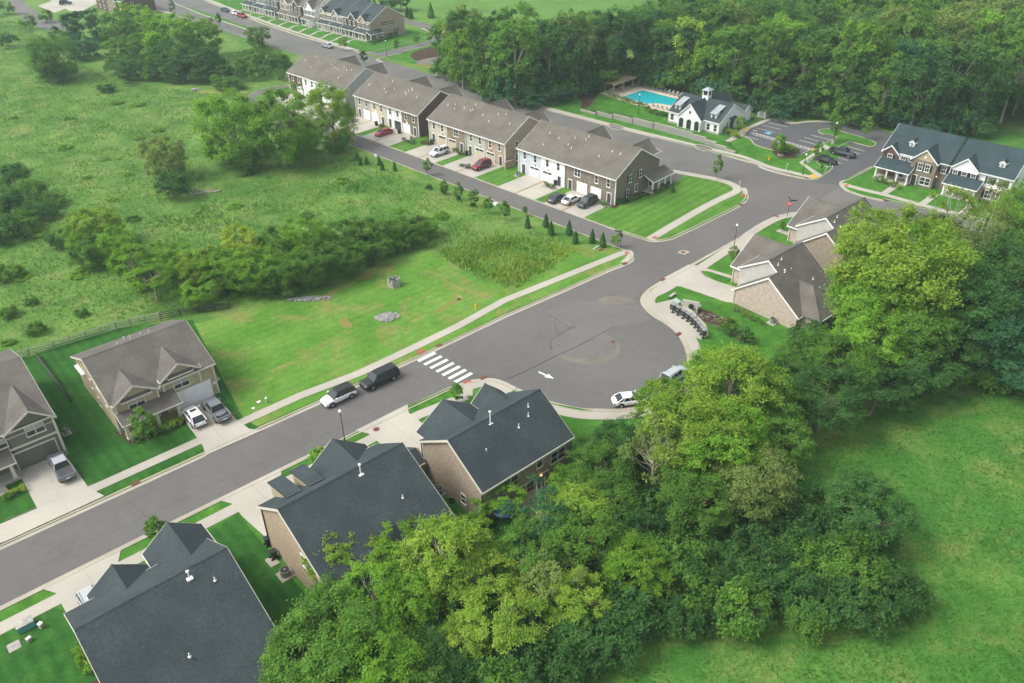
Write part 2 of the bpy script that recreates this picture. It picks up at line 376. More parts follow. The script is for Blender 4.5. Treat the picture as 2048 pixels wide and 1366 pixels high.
# ---- asphalt
north_edge=P((-150,1169),(0,1100.7),(250,986.5),(500,872),(670,795),(836,719.5),(1007.8,637.5),(1130,584),(1225,541))
corner_w=smooth(P((1225,541),(1253,530.5),(1266.6,522),(1267,512),(1259,504),(1246,497)),4)
alley_s=C_((12.5,-14),(-20,-14.1),(-66,-14.1),(-100,-14.1))
alley_tip=smooth([CE(-100,-14.1)]+P((545,228),(505,214),(489,204),(496,194),(519,181),(560,172),(590,172)),4)
alley_n=C_((-108,-9.2),(-60,-9.0),(8.5,-8.9))
corner_e=smooth([CE(8.5,-8.9)]+P((1285,479),(1301,483.5),(1320,484),(1345,479.5)),4)
east_n=P((1345,479.5),(1400,453.5),(1462,423))
corner_n=smooth(P((1462,423),(1484,411),(1495,400),(1496.5,390),(1488,380),(1471.7,371.5)),4)
corner_n2=smooth([G(1471.7,371.5)]+P((1437.5,361),(1405,352),(1376,345.5),(1350,347)),3)
upper_s=C_((2,15.7),(-30,17.5),(-60,20),(-80,22),(-112,24.5))
south_sq=P((600,940))
east_s=P((1342,551),(1413.7,510.8),(1469.4,480),(1523,449.5))
cul=smooth(P((1342,551),(1312,568),(1291,583),(1281,598),(1285,613),(1304,632),(1326,645),(1350,664),(1366,688),(1374,715),(1374,745),(1356,778),(1318,801),(1275,813),(1235,818),(1203,818),(1164,816.5),(1125,809),(1086,797.7),(1050,783),(1024,771),(1004,762),(985,757.5),(966,757.5),(941,760.5)),3)
south_w=[G(941,760.5)]+U_((53.5,-9.2),(47,-8.9),(30,-8.5),(12,-8.2),(-25,-8.0))
main=north_edge[:-1]+corner_w+alley_s+alley_tip+alley_n+corner_e+east_n[1:-1]+corner_n+corner_n2[1:-1]+C_((4,15.5),(4,38.4),(28,38.4))+P((1606,425),(1590,424),(1571.8,427))+list(reversed(east_s))[0:-1]+cul[0:]+south_w[1:]
sheet('road', main, .012, 'asphalt')
# upper street and its side roads
sheet('road', C_((4,15.7),(-30,17.5),(-60,20),(-80,22),(-112,24.5),(-155,25.5),(-203,26.6),(-330,28),(-330,52),(-254,50),(-196,42.1),(-167,39.8),(-134,39.8),(-98,38.6),(-84,38.2),(-66,36),(-48,35.9),(-5,38),(4,38.3)), .016, 'asphalt2')
sheet('road', C_((27.5,38.5),(27.5,24),(45,22),(120,20),(120,36),(60,39.3),(45,38.7),(37,37.6),(29.5,38)), .008, 'asphalt2')
sheet('road', P((767.6,114.5),(732,107),(851.6,77),(860,68),(905,58),(985,55),(910,66),(890,79.5)), .020, 'asphalt2')
sheet('road', P((700,18),(800,36),(905,58),(860,68),(845,56),(798,44),(680,22)), .024, 'asphalt2')
sheet('road', P((38,-10),(60,14),(90,34),(140,50),(137,62),(90,60),(45,40),(28,20),(10,-10)), .012, 'asphalt2')
sheet('driveway', P((75,12),(110,26),(150,8),(120,-4)), .02,'drive'); sheet('driveway', P((100,2),(140,22),(160,24),(200,4),(150,-20)), .024,'drive')
# car park and its drive
lot=P((1499,245),(1545,238),(1589,248),(1640,244.5),(1700,247),(1758,257),(1790,268),(1800,300),(1745,333),(1690,360),(1641,356),(1666,336),(1660,325),(1640,318),(1655,306),(1690,290),(1650,262),(1600,296),(1596,311),(1590,312),(1555,305),(1520,293),(1504,283),(1499,276),(1481,272),(1470,268))
lot_out=P((1470,268),(1499,252),(1548,238),(1586,247.5),(1640,244.5),(1700,247.5),(1758,259),(1830,280),(1815,300),(1742,334),(1694,360),(1684,372),(1630,366),(1641,355),(1666,336),(1560,340),(1520,294),(1505,285),(1500,277),(1484,272))
sheet('car_park', lot_out, .024, 'asphalt_lot')

# ---- wear on the cul-de-sac
def sheet_s(name, px, z, mat): sheet(name, smooth(P(*px),3,True), z, mat)
sheet('asphalt_patch', P((1085,622),(1160,603),(1230,600),(1285,622),(1300,638),(1265,650),(1140,655),(1108,642)), .017, 'patch')
sheet_s('asphalt_patch',((1105,700),(1130,720),(1170,729),(1210,727),(1235,712),(1240,695),(1230,683),(1180,690)),.021,'patch_light')
sheet_s('asphalt_patch',((1102,675),(1140,668),(1200,664),(1232,684),(1225,706),(1190,716),(1150,716),(1112,704)),.025,'patch')
sheet('asphalt_patch', P((1120,668),(1270,607),(1296,625),(1230,656),(1160,690)), .029, 'patch')
def seam(pts, wd=.12, z=.034, mat='patch_dark'):
    ribbon('road_seam', smooth(P(*pts),4), -wd/2, wd/2, z, mat, z0=.013)
seam(((1010,760),(1060,738),(1108,714),(1160,690),(1215,660),(1228,655)),.14)
seam(((1104,700),(1101,690),(1104,680),(1115,672),(1150,652)),.12)
seam(((1140,571),(1175,560),(1210,541),(1225,536)),.10)
seam(((1085,622),(1140,655)),.06); seam(((1108,642),(1115,672)),.06)
sheet_s('asphalt_patch',((1195,600),(1225,592),(1262,598),(1270,606),(1240,610),(1210,607)),.033,'patch_light')
seam(((905,765),(960,748),(1010,760)),.05,.016)
seam(((60,1140),(330,1015),(600,890),(830,790)),.035,.016)
seam(((1300,540),(1400,490),(1500,440)),.04,.016)
seam(((560,960),(520,925)),.06,.016); seam(((300,1040),(255,1000)),.05,.016)

# ---- kerbs
kerb(north_edge+corner_w[1:],1)
kerb(alley_s+alley_tip[1:],1,.15,.15)
kerb([CE(-105,-9.1),CE(-60,-9.0),CE(8.5,-8.9)],1,.12,.12)
kerb(corner_e+east_n[1:-1]+corner_n[0:]+corner_n2[1:-1],1)
kerb(list(reversed(cul))+[],-1) if False else kerb(cul,1,.6,.15)
kerb(south_w,1); kerb(list(reversed(east_s)),1)
kerb(smooth(P((1606,425),(1590,424),(1571.8,427),(1549,435),(1523,449.5)),3),1)
up_n=smooth([CE(-98,38.6),CE(-84,38.2),CE(-66,36),CE(-48,35.9),CE(-25,36.8),CE(-5,38)]+P((1480,321),(1512,329),(1520,336),(1546.9,345),(1598,357),(1625.5,359.5),(1641,356)),3)
kerb(list(reversed(up_n)),-1) if False else kerb(up_n,1)
kerb(smooth(P((1641,356),(1666,337),(1662,325)),3),1,.1,.15)
kerb(smooth(P((1742,333),(1691,359),(1680,363),(1679,370),(1689.7,381),(1710,389),(1734.5,396.5),(1766,403)),3),1)
kerb(C_((37.5,37.6),(51,40),(66,39.5),(90,39)),1)
kerb([CE(-112,24.5),CE(-80,22),CE(-60,20),CE(-30,17.5)],-1,.4,.15)
kerb(C_((-254,50),(-196,42.1),(-167,39.8),(-134,39.8)),1)
kerb(smooth(P((719,106),(737,105.5),(760,101),(851.6,76),(862,70),(859,63),(845,56)),3),1)
kerb(smooth(P((900,80),(850,92),(767.6,114),(757,117),(752,121),(763,125)),3),1)
kerb(C_((-258,39),(-230,35.5),(-191,33.2),(-180,33.5)),1,.3,.2)
# kerb outlines of the car park
def outline(px, w_=.16, closed=False): 
    p=smooth(P(*px),4,closed); ribbon('kerb',p,-w_/2,w_/2,.15,'kerb')
outline(((1549,239),(1586,247),(1610,244.5),(1640,243.5),(1700,246.5),(1740,253),(1758,257)),1.0)
island=((1636,262),(1640,259.5),(1664,259),(1700,268),(1740,280),(1752,287),(1748,292),(1738,293),(1698,283),(1680,293),(1660,304),(1642,313),(1633,325),(1640,332),(1666,335))
# planted island with the two tree strips
slab('lawn', P((1637,263),(1643,260),(1664,260),(1700,269),(1735,279),(1751,287),(1747,292),(1738,293.5),(1699,284),(1680,293),(1644,311),(1632,323),(1640,333),(1665,336),(1647,349),(1641,354),(1598,325),(1630,303),(1648,295),(1675,275),(1645,268)), .13, 'lawn')
ribbon('kerb', smooth(P((1676,274.5),(1655,269.5),(1643,267.5),(1636,263.5),(1641,260),(1650,259),(1664,259.3),(1700,268.5),(1738,280),(1751,287),(1748,292),(1738,293.5),(1720,289),(1699,283.5)),3), -.1,.1,.16,'kerb')
ribbon('kerb', P((1699,283.5),(1680,293),(1660,303)), -.1,.1,.16,'kerb')
ribbon('kerb', P((1676,274.5),(1650,287),(1600,310),(1594,311),(1570,304)), -.1,.1,.16,'kerb')
ribbon('kerb', smooth(P((1570,304),(1545,301),(1520,294),(1507,288),(1502,280),(1490,275.5),(1480,273.5)),3), -.1,.1,.16,'kerb')
ribbon('kerb', P((1644,312),(1632,324),(1640,332),(1666,335)), -.08,.08,.16,'kerb')

# ---- lawns, verges, walks north of the main street
def walkline(name, pts, w0, w1, z=.11, mat='concrete'):
    return ribbon(name, pts, w0, w1, z, mat)
lotgrass=P((380,652),(470,626),(560,602),(700,560),(790,520),(858,503),(880,515),(960,560),(1020,578),(1150,500),(1215,494),(1246,498),(1262,512),(1245,528),(1007.8,628),(836,712),(660,790),(515,853),(485,838))
slab('lawn', lotgrass, .05, 'lot')
slab('lawn', P((110,690),(210,660),(385,640),(487,838),(520,856),(500,864),(400,905),(190,1001),(150,940),(100,840),(60,715)), .06, 'lawn_deep')
slab('lawn', P((-200,800),(48,715),(60,715),(160,960),(190,1001),(0,1090),(-200,1180)), .055, 'lawn_deep')
mulch_l=[]
wn=P((-150,1128),(0,1065.5),(178,982.5),(399,882.5),(480,847),(600,792.5),(720,747),(832,694),(920,651),(1007.8,602),(1130,553),(1246,506.5))
ribbon('sidewalk', wn, -.72,.72,.11,'concrete')
ribbon('sidewalk', smooth(P((1240,509),(1256,503),(1261,510),(1256,519),(1246,526)),3), -.55,.55,.115,'concrete')
slab('driveway', P((0,1050),(75,1018),(35,941),(128,906),(178,977),(209,993),(20,1080),(0,1088)), .12, 'drive')
slab('driveway', P((348,812),(420,783),(474,841),(499,859),(524,862),(412,912),(406,893),(394,876)), .12, 'drive')
for a,b in (((80,926),(142,1030)),((384,797),(455,892)),((10,1043),(190,968)),((385,862),(487,820))): ribbon('driveway_joint',P(a,b),-.02,.02,.124,'joint')
# ---- south side
slab('lawn', U_((-25,-8.8),(47.5,-8.9),(53.5,-9.4))+P((941,765),(985,761),(1050,789),(1086,804),(1203,825),(1250,822),(1310,860),(1250,1000),(1130,1040))+U_((57,-48),(-25,-48)), .06, 'lawn')
sheet('lawn', U_((2.0,-12.0),(2.75,-13.2),(2.75,-42),(-25,-42),(-25,-12.3)), .066, 'lawn_deep')
sheet('lawn', U_((16.9,-12.3),(21.4,-12.3),(21.4,-42),(16.9,-42)), .066, 'lawn_deep')
sheet('lawn', U_((36.5,-18),(40.4,-20),(40.4,-40),(36.5,-40)), .066, 'lawn_deep')
ribbon('sidewalk', U_((-25,-11.0),(0,-11.1),(28,-11.2),(47,-11.4),(54,-12.4)), -.8,.8,.11,'concrete')
ribbon('sidewalk', smooth([UV(54,-12.4)]+P((935,776),(965,766),(992,767),(1025,783)),3), -.9,.9,.115,'concrete')
for u0,u1,g0,g1 in ((2.7,8.9,3.0,10.4),(21.6,27.8,22.4,28.4),(40.0,46.2,41.4,48.6)):
    slab('driveway', U_((u0-.9,-8.6),(u1+.9,-8.6),(u1,-10.2),(u1,-13),(g1,-16.8),(g1,-21),(g0,-21),(u0,-13),(u0,-10.2)), .12, 'drive')
    for x in ((u0+u1)/2,): ribbon('driveway_joint',U_((x,-8.8),(x+.4,-18)),-.02,.02,.124,'joint')
cuts=smooth(P((1086,797.7),(1125,809),(1164,816.5),(1203,818),(1240,817.5),(1280,811),(1318,801),(1356,778),(1374,745),(1374,715),(1366,688),(1350,664),(1326,645),(1304,632),(1285,613),(1281,598),(1291,583),(1312,568),(1330,558)),3)
ribbon('sidewalk', cuts, -2.3,-.72,.11,'concrete')
# ---- walk, verge and drives on the right of the cul-de-sac
slab('lawn', P((1288,600),(1300,580),(1420,512),(1523,455),(1560,432),(1600,427),(1640,430),(1640,500),(1760,640),(1700,700),(1560,720),(1400,720),(1380,700),(1370,670),(1320,635)), .05, 'lawn')
ribbon('sidewalk', smooth(P((1300,598),(1307,590),(1325,582),(1345,570),(1368,556),(1400,537),(1440,511),(1475,488),(1500,468),(1532,448),(1565,434),(1600,430)),3), -.85,.85,.12,'concrete')
slab('sidewalk', P((1345,600),(1352,596),(1380,618),(1412,650),(1417,672),(1402,680),(1392,676),(1380,690),(1366,676),(1348,655),(1325,640),(1300,622),(1310,608)), .115, 'concrete')
slab('driveway', P((1322,560),(1378,530),(1395,541),(1412,555),(1440,566),(1470,575),(1466,606),(1452,605),(1395,585),(1362,574),(1340,572)), .13, 'drive')
slab('lawn', P((1413,552),(1421,545),(1462,560),(1449,566)), .14,'lawn')
slab('walk', P((1372,536),(1385,530),(1475,556),(1475,562),(1420,544),(1392,541)), .128,'concrete')
for a,b in (((1395,541),(1470,588)),((1380,552),(1440,600)),((1410,590),(1440,566)),((1430,598),(1462,573))): ribbon('driveway_joint',P(a,b),-.02,.02,.134,'joint')
slab('driveway', P((1480,476),(1500,464),(1512,473),(1500,500),(1480,515),(1462,500)), .13, 'drive')
slab('walk', P((1552,463),(1560,459),(1620,478),(1612,485)), .13,'concrete')
# ---- between the alley and the upper street
slab('lawn', [CE(8.3,-8.7)]+P((1285,478),(1301,481.5),(1320,482),(1345,477.5),(1400,451.5),(1462,421),(1482,409.5),(1493,400),(1494,390.5),(1487,381),(1471,372.5),(1437,363),(1405,354),(1376,347))+C_((2,15.9),(-30,17.7),(-60,20.2),(-80,22.2),(-112,24.6),(-118,24.6),(-118,-9),(-60,-8.8)), .06, 'lawn_striped')
ribbon('sidewalk', smooth(P((1300,479),(1350,449),(1400,420),(1440,399),(1464,388),(1474,381),(1470,373),(1445,362),(1400,353),(1345,343)),4), -.85,.85,.11,'concrete')
ribbon('sidewalk', smooth(P((1470,384),(1488,378),(1490,390)),3), -.5,.5,.112,'concrete')
for c0,c1 in ((.7,10.9),(13.3,23.6)):
    for base in (0,30,58.7,88.5):
        x0,x1=-(base+c1),-(base+c0); xm=(x0+x1)/2
        slab('driveway', C_((x0,-9.0),(xm-.25,-9.0),(xm-.25,.1),(x0,.1)), .10, 'drive')
        slab('driveway', C_((xm+.25,-9.0),(x1,-9.0),(x1,.1),(xm+.25,.1)), .10, 'drive')
        slab('mulch_strip', C_((xm-.25,-9.0),(xm+.25,-9.0),(xm+.25,.1),(xm-.25,.1)), .09, 'mulch_strip')
        for yy in (-6,-3): 
            ribbon('driveway_joint',C_((x0,yy),(x1,yy)),-.02,.02,.104,'joint')
slab('mulch', P((1176,401),(1232,418),(1240,410),(1300,390),(1345,370),(1340,362),(1296,372),(1225,398)), .075,'mulch')
slab('sidewalk', C_((-112,25),(-30,18.2),(-30,19.2),(-112,26)), .10,'concrete') if False else None
# ---- upper street, far side
slab('lawn', [CE(-90,39.2)]+P((885,150),(950,165),(1000,190),(1100,215),(1150,190),(1300,200),(1480,240),(1500,252),(1470,268),(1500,280),(1520,293),(1600,311),(1672,276),(1700,290),(1640,352),(1625,357),(1598,354))+C_((9,38.6),(-25,37.5),(-48,36.6),(-66,36.7)), .06, 'lawn')
ribbon('sidewalk', smooth(C_((-99,40.4),(-84,40),(-70,38.7),(-60,37.4),(-48,37.3),(-25,38),(-5,39.3),(5,39.9))+P((1540,335),(1590,347),(1630,357)),4), -.7,.7,.11,'concrete')
slab('lawn', P((1693,358),(1742,335),(1800,305),(1900,330),(2300,440),(2300,560),(1950,437),(1766,400),(1734,393),(1700,384),(1690,374),(1684,366)), .06, 'lawn')
ribbon('sidewalk', smooth(P((1686,368),(1700,373),(1730,381),(1772,391),(1837,409),(1891,423),(1972,441),(2100,475)),3), -.7,.7,.11,'concrete')
for c0 in (35.7,43.3,50.5,54.8): slab('walk', C_((c0,40.6),(c0+1.3,40.6),(c0+1.3,47.3),(c0,47.3)), .115,'concrete')
slab('walk', P((1598,325),(1606,321),(1650,290),(1662,297),(1648,301),(1605,326),(1645,352),(1636,356)), .145,'concrete')
slab('tactile_pad', P((1626,349),(1638,356),(1624,358),(1618,352)), .155,'paint_y'); slab('tactile_pad', P((1622,299),(1631,295),(1634,300),(1624,303)), .155,'paint_y')
slab('walk', P((1470,268),(1487,257),(1548,233),(1590,245),(1583,248.5),(1548,238),(1500,258),(1490,270),(1446,292),(1440,287),(1460,277)), .13,'concrete')
slab('tactile_pad', P((1487,259),(1492,256),(1498,259),(1489,264)), .14,'paint_y')
slab('lawn', P((1560,234),(1640,238),(1700,239),(1770,250),(1850,270),(1850,280),(1758,256),(1700,245),(1640,242.5),(1590,246)), .10, 'lawn')
slab('mulch', P((1542,290),(1575,288),(1600,300),(1590,317),(1560,318),(1545,306)), .09,'mulch')
slab('mulch', P((1153,195),(1175,184),(1200,181),(1192,195),(1175,218),(1160,216),(1165,203)), .09,'mulch')
# ---- upper left rows
slab('lawn', C_((-146,42),(-137,41.3),(-130,44),(-130,64),(-135,71),(-146,72),(-146,66),(-260,66),(-260,53),(-196,43.5),(-167,41)), .06, 'lawn')
ribbon('sidewalk', smooth(C_((-254,52),(-196,44.4),(-167,42.2),(-150,41.6),(-137,41.2)),3), -.7,.7,.11,'concrete')
for x in (-149.5,-156,-162.5,-169,-176,-183,-190,-198,-206,-214,-222):
    ribbon('walk', smooth(C_((x+1.8,42.4+max(0,(-x-150)*.03)),(x+1.2,45),(x-.4,47.5),(x-.8,50)),3), -.45,.45,.115,'concrete')
slab('lawn', C_((-258,39.3),(-230,35.9),(-191,33.6),(-181,33.9),(-190,35.5),(-230,38.2)), .07,'lawn')
slab('lawn', P((770,114),(900,82),(940,100),(905,130),(880,140),(800,122)), .05, 'lawn')
ribbon('sidewalk', smooth([CE(-258,27.5),CE(-240,28.5),CE(-225,27.5)],3), -.7,.7,.11,'concrete')
# basin with pale water and red silt
sheet('basin_mud', smooth(P((820,110),(850,97),(900,88),(915,100),(900,122),(880,126),(840,124)),3,True), .056,'mulch')
sheet('pond_water', smooth(P((832,125),(855,117),(893,113),(898,118),(880,128),(845,130)),3,True), .07,'patch_light')
sheet('red_soil', P((822,128),(862,131),(862,138),(840,134)), .074,'soil')
sheet('puddle', smooth(P((405,180),(470,180),(500,184),(470,188),(400,186)),3,True), .03,'soil_tan')
# ---- bare patches on the vacant lot
for px,mt in ((((720,548),(738,541),(748,548),(742,556),(725,560),(712,560)),'soil'),(((640,600),(655,585),(690,570),(712,566),(690,580),(668,590),(650,612)),'soil_tan'),
    (((675,640),(690,638),(705,650),(700,658),(684,654)),'soil'),(((820,645),(835,636),(856,628),(850,634),(833,642)),'soil_tan'),(((868,622),(890,610),(900,602),(920,597),(918,602),(900,610),(885,622),(872,627)),'soil'),
    (((905,588),(918,590),(925,598),(915,600)),'soil_tan'),(((958,590),(972,583),(978,588),(966,594)),'soil_tan'),(((756,673),(763,670),(767,674),(760,678)),'soil'),(((770,536),(780,532),(782,540),(774,545)),'soil')):
    sheet('bare_soil', smooth(P(*px),4,True), .056, mt)
# mulch beds by the houses
slab('mulch', U_((-24,-17),(0,-17),(1.4,-19),(2.0,-30),(2.0,-42),(0.9,-42),(.1,-30),(.3,-24),(-.2,-22),(-24,-21)), .075,'mulch') if False else None
slab('mulch', smooth(U_((1.9,-23),(.9,-24.5),(.5,-27),(.7,-30),(1.2,-36),(2.8,-36),(2.8,-23)),3), .09,'mulch')
slab('mulch', P((225,862),(262,890),(330,862),(395,842),(380,828),(300,850),(265,870)), .08,'mulch')
slab('planting_bed', smooth(P((1390,618),(1415,622),(1440,634),(1438,650),(1415,648),(1398,636)),3,True), .08,'mulch')

# ---- paint
def pm(name, pts, z, mat='paint'): sheet(name, pts, z, mat)
for i in range(7):
    t=i/6; a=Vector((834,721,0)).lerp(Vector((907,763,0)),t)
    L=(36-3.0*t,-17.5-0.2*t)
    p0=G(a.x,a.y); p1=G(a.x+L[0],a.y+L[1]); dd=(p1-p0).normalized(); nn=Vector((dd.y,-dd.x,0))*.56
    pm('crosswalk_stripe', [p0,p0+dd*3.1,p0+dd*3.1+nn,p0+nn], .03)
# direction arrow
a=G(1077,744); b=G(1108,758); dd=(b-a).normalized(); nn=Vector((-dd.y,dd.x,0)); L=(b-a).length
pm('road_arrow', [a-nn*.14,a-nn*.14+dd*L*.55,a-nn*.5+dd*L*.5,b,a+nn*.5+dd*L*.5,a+nn*.14+dd*L*.55,a+nn*.14], .036)
def line(a,b,wd=.11,z=.036,mat='paint'):
    ribbon('parking_line',P(a,b),-wd/2,wd/2,z,mat,z0=.02)
for a,b in (((1622,270.3),(1661,280)),((1609,274.8),(1649,286)),((1598,280),(1638,291)),((1536,246),(1576,253.5)),((1525,251),(1562,259)),((1512,256),(1550,265)),((1486,271),(1516,279.5)),
    ((1687,290.5),(1729,302.5)),((1697,301.5),(1719,308)),((1652,308.5),(1695,321)),((1667,323),(1683,327.5))): line(a,b)
line((1500,263.5),(1622,297)); line((1495,266),(1619,300.5))
for i in range(16):
    t=i/15; x=1503+t*112; y=264.5+t*31.5; line((x,y),(x+5,y+3.6),.12,.042)
line((1506,260.5),(1514,262.8),.3); 
sheet('disabled_bay_mark', P((1528,266.5),(1536,263.5),(1545,266),(1538,269.5)), .04,'paint_b')
ribbon('parking_line', P((1700,291),(1692,287)), -.06,.06,.04,'paint') if False else None
sheet('road_plate', P((1354,505),(1365,500),(1380,503.5),(1369,510)), .03, 'kerb')
struct('manhole', MB().tube((*G(1366.5,504.5)[:2],.03),(*G(1366.5,504.5)[:2],.045),.42,n=16), M['grate'])
struct('manhole', MB().tube((*G(753,860)[:2],.12),(*G(753,860)[:2],.135),.42,n=16), M['grate'])
struct('manhole', MB().tube((*G(1226,684)[:2],.03),(*G(1226,684)[:2],.045),.35,n=16), M['grate'])
for px in ((271,968),(878,692),(967,757),(1249,528),(1357,669),(1326,560),(1481,410),(1552,433),(1612,356.5),(1771,401),(1202,500)):
    q=G(*px); z=.15
    o=struct('drain_grate', MB().box(-.5,-.28,-.05,.5,.28,.01).box(-.42,-.2,.01,.42,.2,.02), M['grate'], loc=(q.x,q.y,z), rz=ANG_A if px[0]<1400 else A2)
for px in (((832,704),(846,699),(852,704),(838,710)),((926,766),(940,761),(946,765),(932,770)),((1248,507),(1254,503),(1260,507),(1254,511)),((1303,476),(1310,473),(1317,476),(1309,479)),((1481,391),(1487,387),(1491,390),(1485,395)),((1688,371),(1694,369),(1698,371),(1692,374)),((1594,427),(1602,425),(1606,428),(1598,430))):
    slab('tactile_pad', P(*px), .13, 'redpad')

# pavement bulges along the upper street
for px in (((1216,250),(1226,248),(1245,254),(1247,258),(1236,260),(1222,257)),((1389,292),(1400,290),(1422,296),(1424,301),(1412,303),(1396,299)),((1276,292),(1300,295),(1322,302),(1318,306),(1300,304),(1284,300))):
    ribbon('kerb', smooth(P(*px),4,True), -.14,.14,.15,'kerb'); slab('pavement_bulge', smooth(P(*px),3,True), .12,'asphalt2')
# ================================================================ BUILDINGS
ROT={'S':0,'E':math.pi/2,'N':math.pi,'W':-math.pi/2}
_cache={}
def cached(key, fn):
    if key not in _cache: _cache[key]=fn()
    return _cache[key]
def opening(parent, face, x, y, z, w=.95, h=1.5, kind='sash', frame='white', glass='glass', shutters=None, wide=1):
    """a window: frame part with its pane as a sub-part; x,y on the wall face, z the sill"""
    def mk():
        mb=MB(); t=.09
        mb.box(-w/2-t,-.07,-t,w/2+t,.02,0); mb.box(-w/2-t,-.07,h,w/2+t,.02,h+t)
        mb.box(-w/2-t,-.068,0,-w/2,.02,h); mb.box(w/2,-.068,0,w/2+t,.02,h)
        for i in range(1,wide): 
            xx=-w/2+w*i/wide; mb.box(xx-.05,-.066,0,xx+.05,.02,h)
        if kind in('sash','slide'): mb.box(-w/2,-.064,h*.5-.025,w/2,.02,h*.5+.025)
        if kind=='grid':
            mb.box(-w/2,-.064,h*.5-.03,w/2,.02,h*.5+.03); mb.box(-.02,-.06,0,.02,.02,h)
        mb.box(-w/2-t-.05,-.12,-t-.05,w/2+t+.05,.0,-t+.01)
        return mb.mesh('window',M[frame])
    fr=link('window', cached(('w',w,h,kind,frame,wide),mk), parent, (x,y,z), ROT[face])
    def mg():
        return MB().box(-w/2,-.035,0,w/2,.0,h,0).box(-w/2+.02,-.04,h*.52,w/2-.02,-.034,h-.02,1).mesh('pane',[M[glass],M['blind']]) if kind=='slide' else MB().box(-w/2,-.035,0,w/2,.0,h).mesh('pane',M[glass])
    link('pane', cached(('g',w,h,glass,kind=='slide'),mg), fr)
    if shutters:
        def ms():
            mb=MB().box(-.19,-.06,0,.19,.01,h)
            for k in range(8): mb.box(-.15,-.075,.08+k*h/8,.15,-.055,.08+k*h/8+h/16)
            return mb.mesh('shutter',M[shutters])
        for s_ in(-1,1): link('shutter', cached(('s',w,h,shutters),ms), fr, (s_*(w/2+.32),0,0))
    return fr
def door(parent, face, x, y, z, w, h, mat, name='garage_door', trim='white', lights=False):
    def mk():
        mb=MB(); t=.12
        mb.box(-w/2,-.03,0,w/2,.02,h,0)
        mb.box(-w/2-t,-.07,0,-w/2,.02,h,1); mb.box(w/2,-.07,0,w/2+t,.02,h,1); mb.box(-w/2-t,-.075,h,w/2+t,.02,h+.16,1)
        rows=4 if name=='garage_door' else 3; cols=max(1,round(w/1.2))
        for r in range(rows):
            for c in range(cols):
                x0=-w/2+w*c/cols+.07; x1=-w/2+w*(c+1)/cols-.07; z0=h*r/rows+.06; z1=h*(r+1)/rows-.06
                mi=2 if (lights and r==rows-1) else 0
                mb.box(x0,-.045,z0,x1,-.02,z1,mi)
        return mb.mesh(name,[M[mat],M[trim],M['glass']])
    return link(name, cached((name,w,h,mat,trim,lights),mk), parent,(x,y,z),ROT[face])
def walls(parent, axis, a0,a1, b0,z0,br,zr,b1,z1, mat, name='wall', zb=0.0):
    return MB().sect(axis,a0,a1,[(b0,zb),(b1,zb),(b1,z1),(br,zr),(b0,z0)]).build(name,M[mat],parent)
def boxwall(parent, x0,y0,x1,y1,h, mat, name='wall', z0=0.0):
    return MB().box(x0,y0,z0,x1,y1,h).build(name,M[mat],parent)
def roof(parent, axis, a0,a1, b0,z0,br,zr,b1,z1, mat, over=.38, rake=.3, th=.17, trim='white', ends=(1,1), name='roof'):
    s0=(zr-z0)/(br-b0); s1=(zr-z1)/(b1-br)
    A0=a0-(rake if ends[0] else 0); A1=a1+(rake if ends[1] else 0)
    e0=(b0-over, z0-over*s0); e1=(b1+over, z1-over*s1)
    top=[(e0[0],e0[1]+th),(br,zr+th),(e1[0],e1[1]+th)]
    bot=[(e1[0],e1[1]-.02),(br,zr-.02),(e0[0],e0[1]-.02)]
    r=MB().sect(axis,A0,A1,top+bot).build(name,M[mat],parent)
    mb=MB()
    band=[(e0[0]-.03,e0[1]+th-.03),(br,zr+th-.02),(e1[0]+.03,e1[1]+th-.03),(e1[0]+.03,e1[1]-.14),(br,zr-.13),(e0[0]-.03,e0[1]-.14)]
    if ends[0]: mb.sect(axis,A0-.05,A0+.02,band)
    if ends[1]: mb.sect(axis,A1-.02,A1+.05,band)
    for (b,z,sg) in ((e0[0],e0[1],-1),(e1[0],e1[1],1)):
        pts=[(b-.0*sg,z+th-.05),(b+.09*sg,z+th-.05),(b+.09*sg,z-.08),(b,z-.08)]
        mb.sect(axis,A0+.03,A1-.03,pts)
    mb.build('fascia' ,M[trim],r)
    # ridge cap
    MB().sect(axis,A0+.02,A1-.02,[(br-.14,zr+th-.03),(br,zr+th+.035),(br+.14,zr+th-.03)]).build('ridge_cap',M[mat],r)
    return r
def shed_roof(parent, axis, a0,a1, b0,z0,b1,z1, mat, over=.3, th=.14, trim='white', name='porch_roof'):
    s=(z1-z0)/(b1-b0); e0=(b0-over,z0-over*s) if z0<z1 else (b0,z0); e1=(b1+over,z1+over*s) if z1<z0 else (b1,z1)
    r=MB().sect(axis,a0-.25,a1+.25,[e0,e1,(e1[0],e1[1]+th),(e0[0],e0[1]+th)]).build(name,M[mat],parent)
    lo=e0 if z0<z1 else e1; sg=-1 if z0<z1 else 1
    mb=MB().sect(axis,a0-.29,a1+.29,[(lo[0],lo[1]-.08),(lo[0]+.08*sg,lo[1]-.08),(lo[0]+.08*sg,lo[1]+th-.03),(lo[0],lo[1]+th-.03)])
    for A in (a0-.3,a1+.25): mb.sect(axis,A,A+.05,[(e0[0],e0[1]-.08),(e1[0],e1[1]-.08),(e1[0],e1[1]+th-.02),(e0[0],e0[1]+th-.02)])
    mb.build('fascia',M[trim],r); return r
def post(parent, x,y,z0,z1,r=.12, mat='white', name='column'):
    return MB().box(x-r,y-r,z0,x+r,y+r,z1).box(x-r*1.4,y-r*1.4,z0,x+r*1.4,y+r*1.4,z0+.15).box(x-r*1.4,y-r*1.4,z1-.15,x+r*1.4,y+r*1.4,z1-.003).build(name,M[mat],parent)
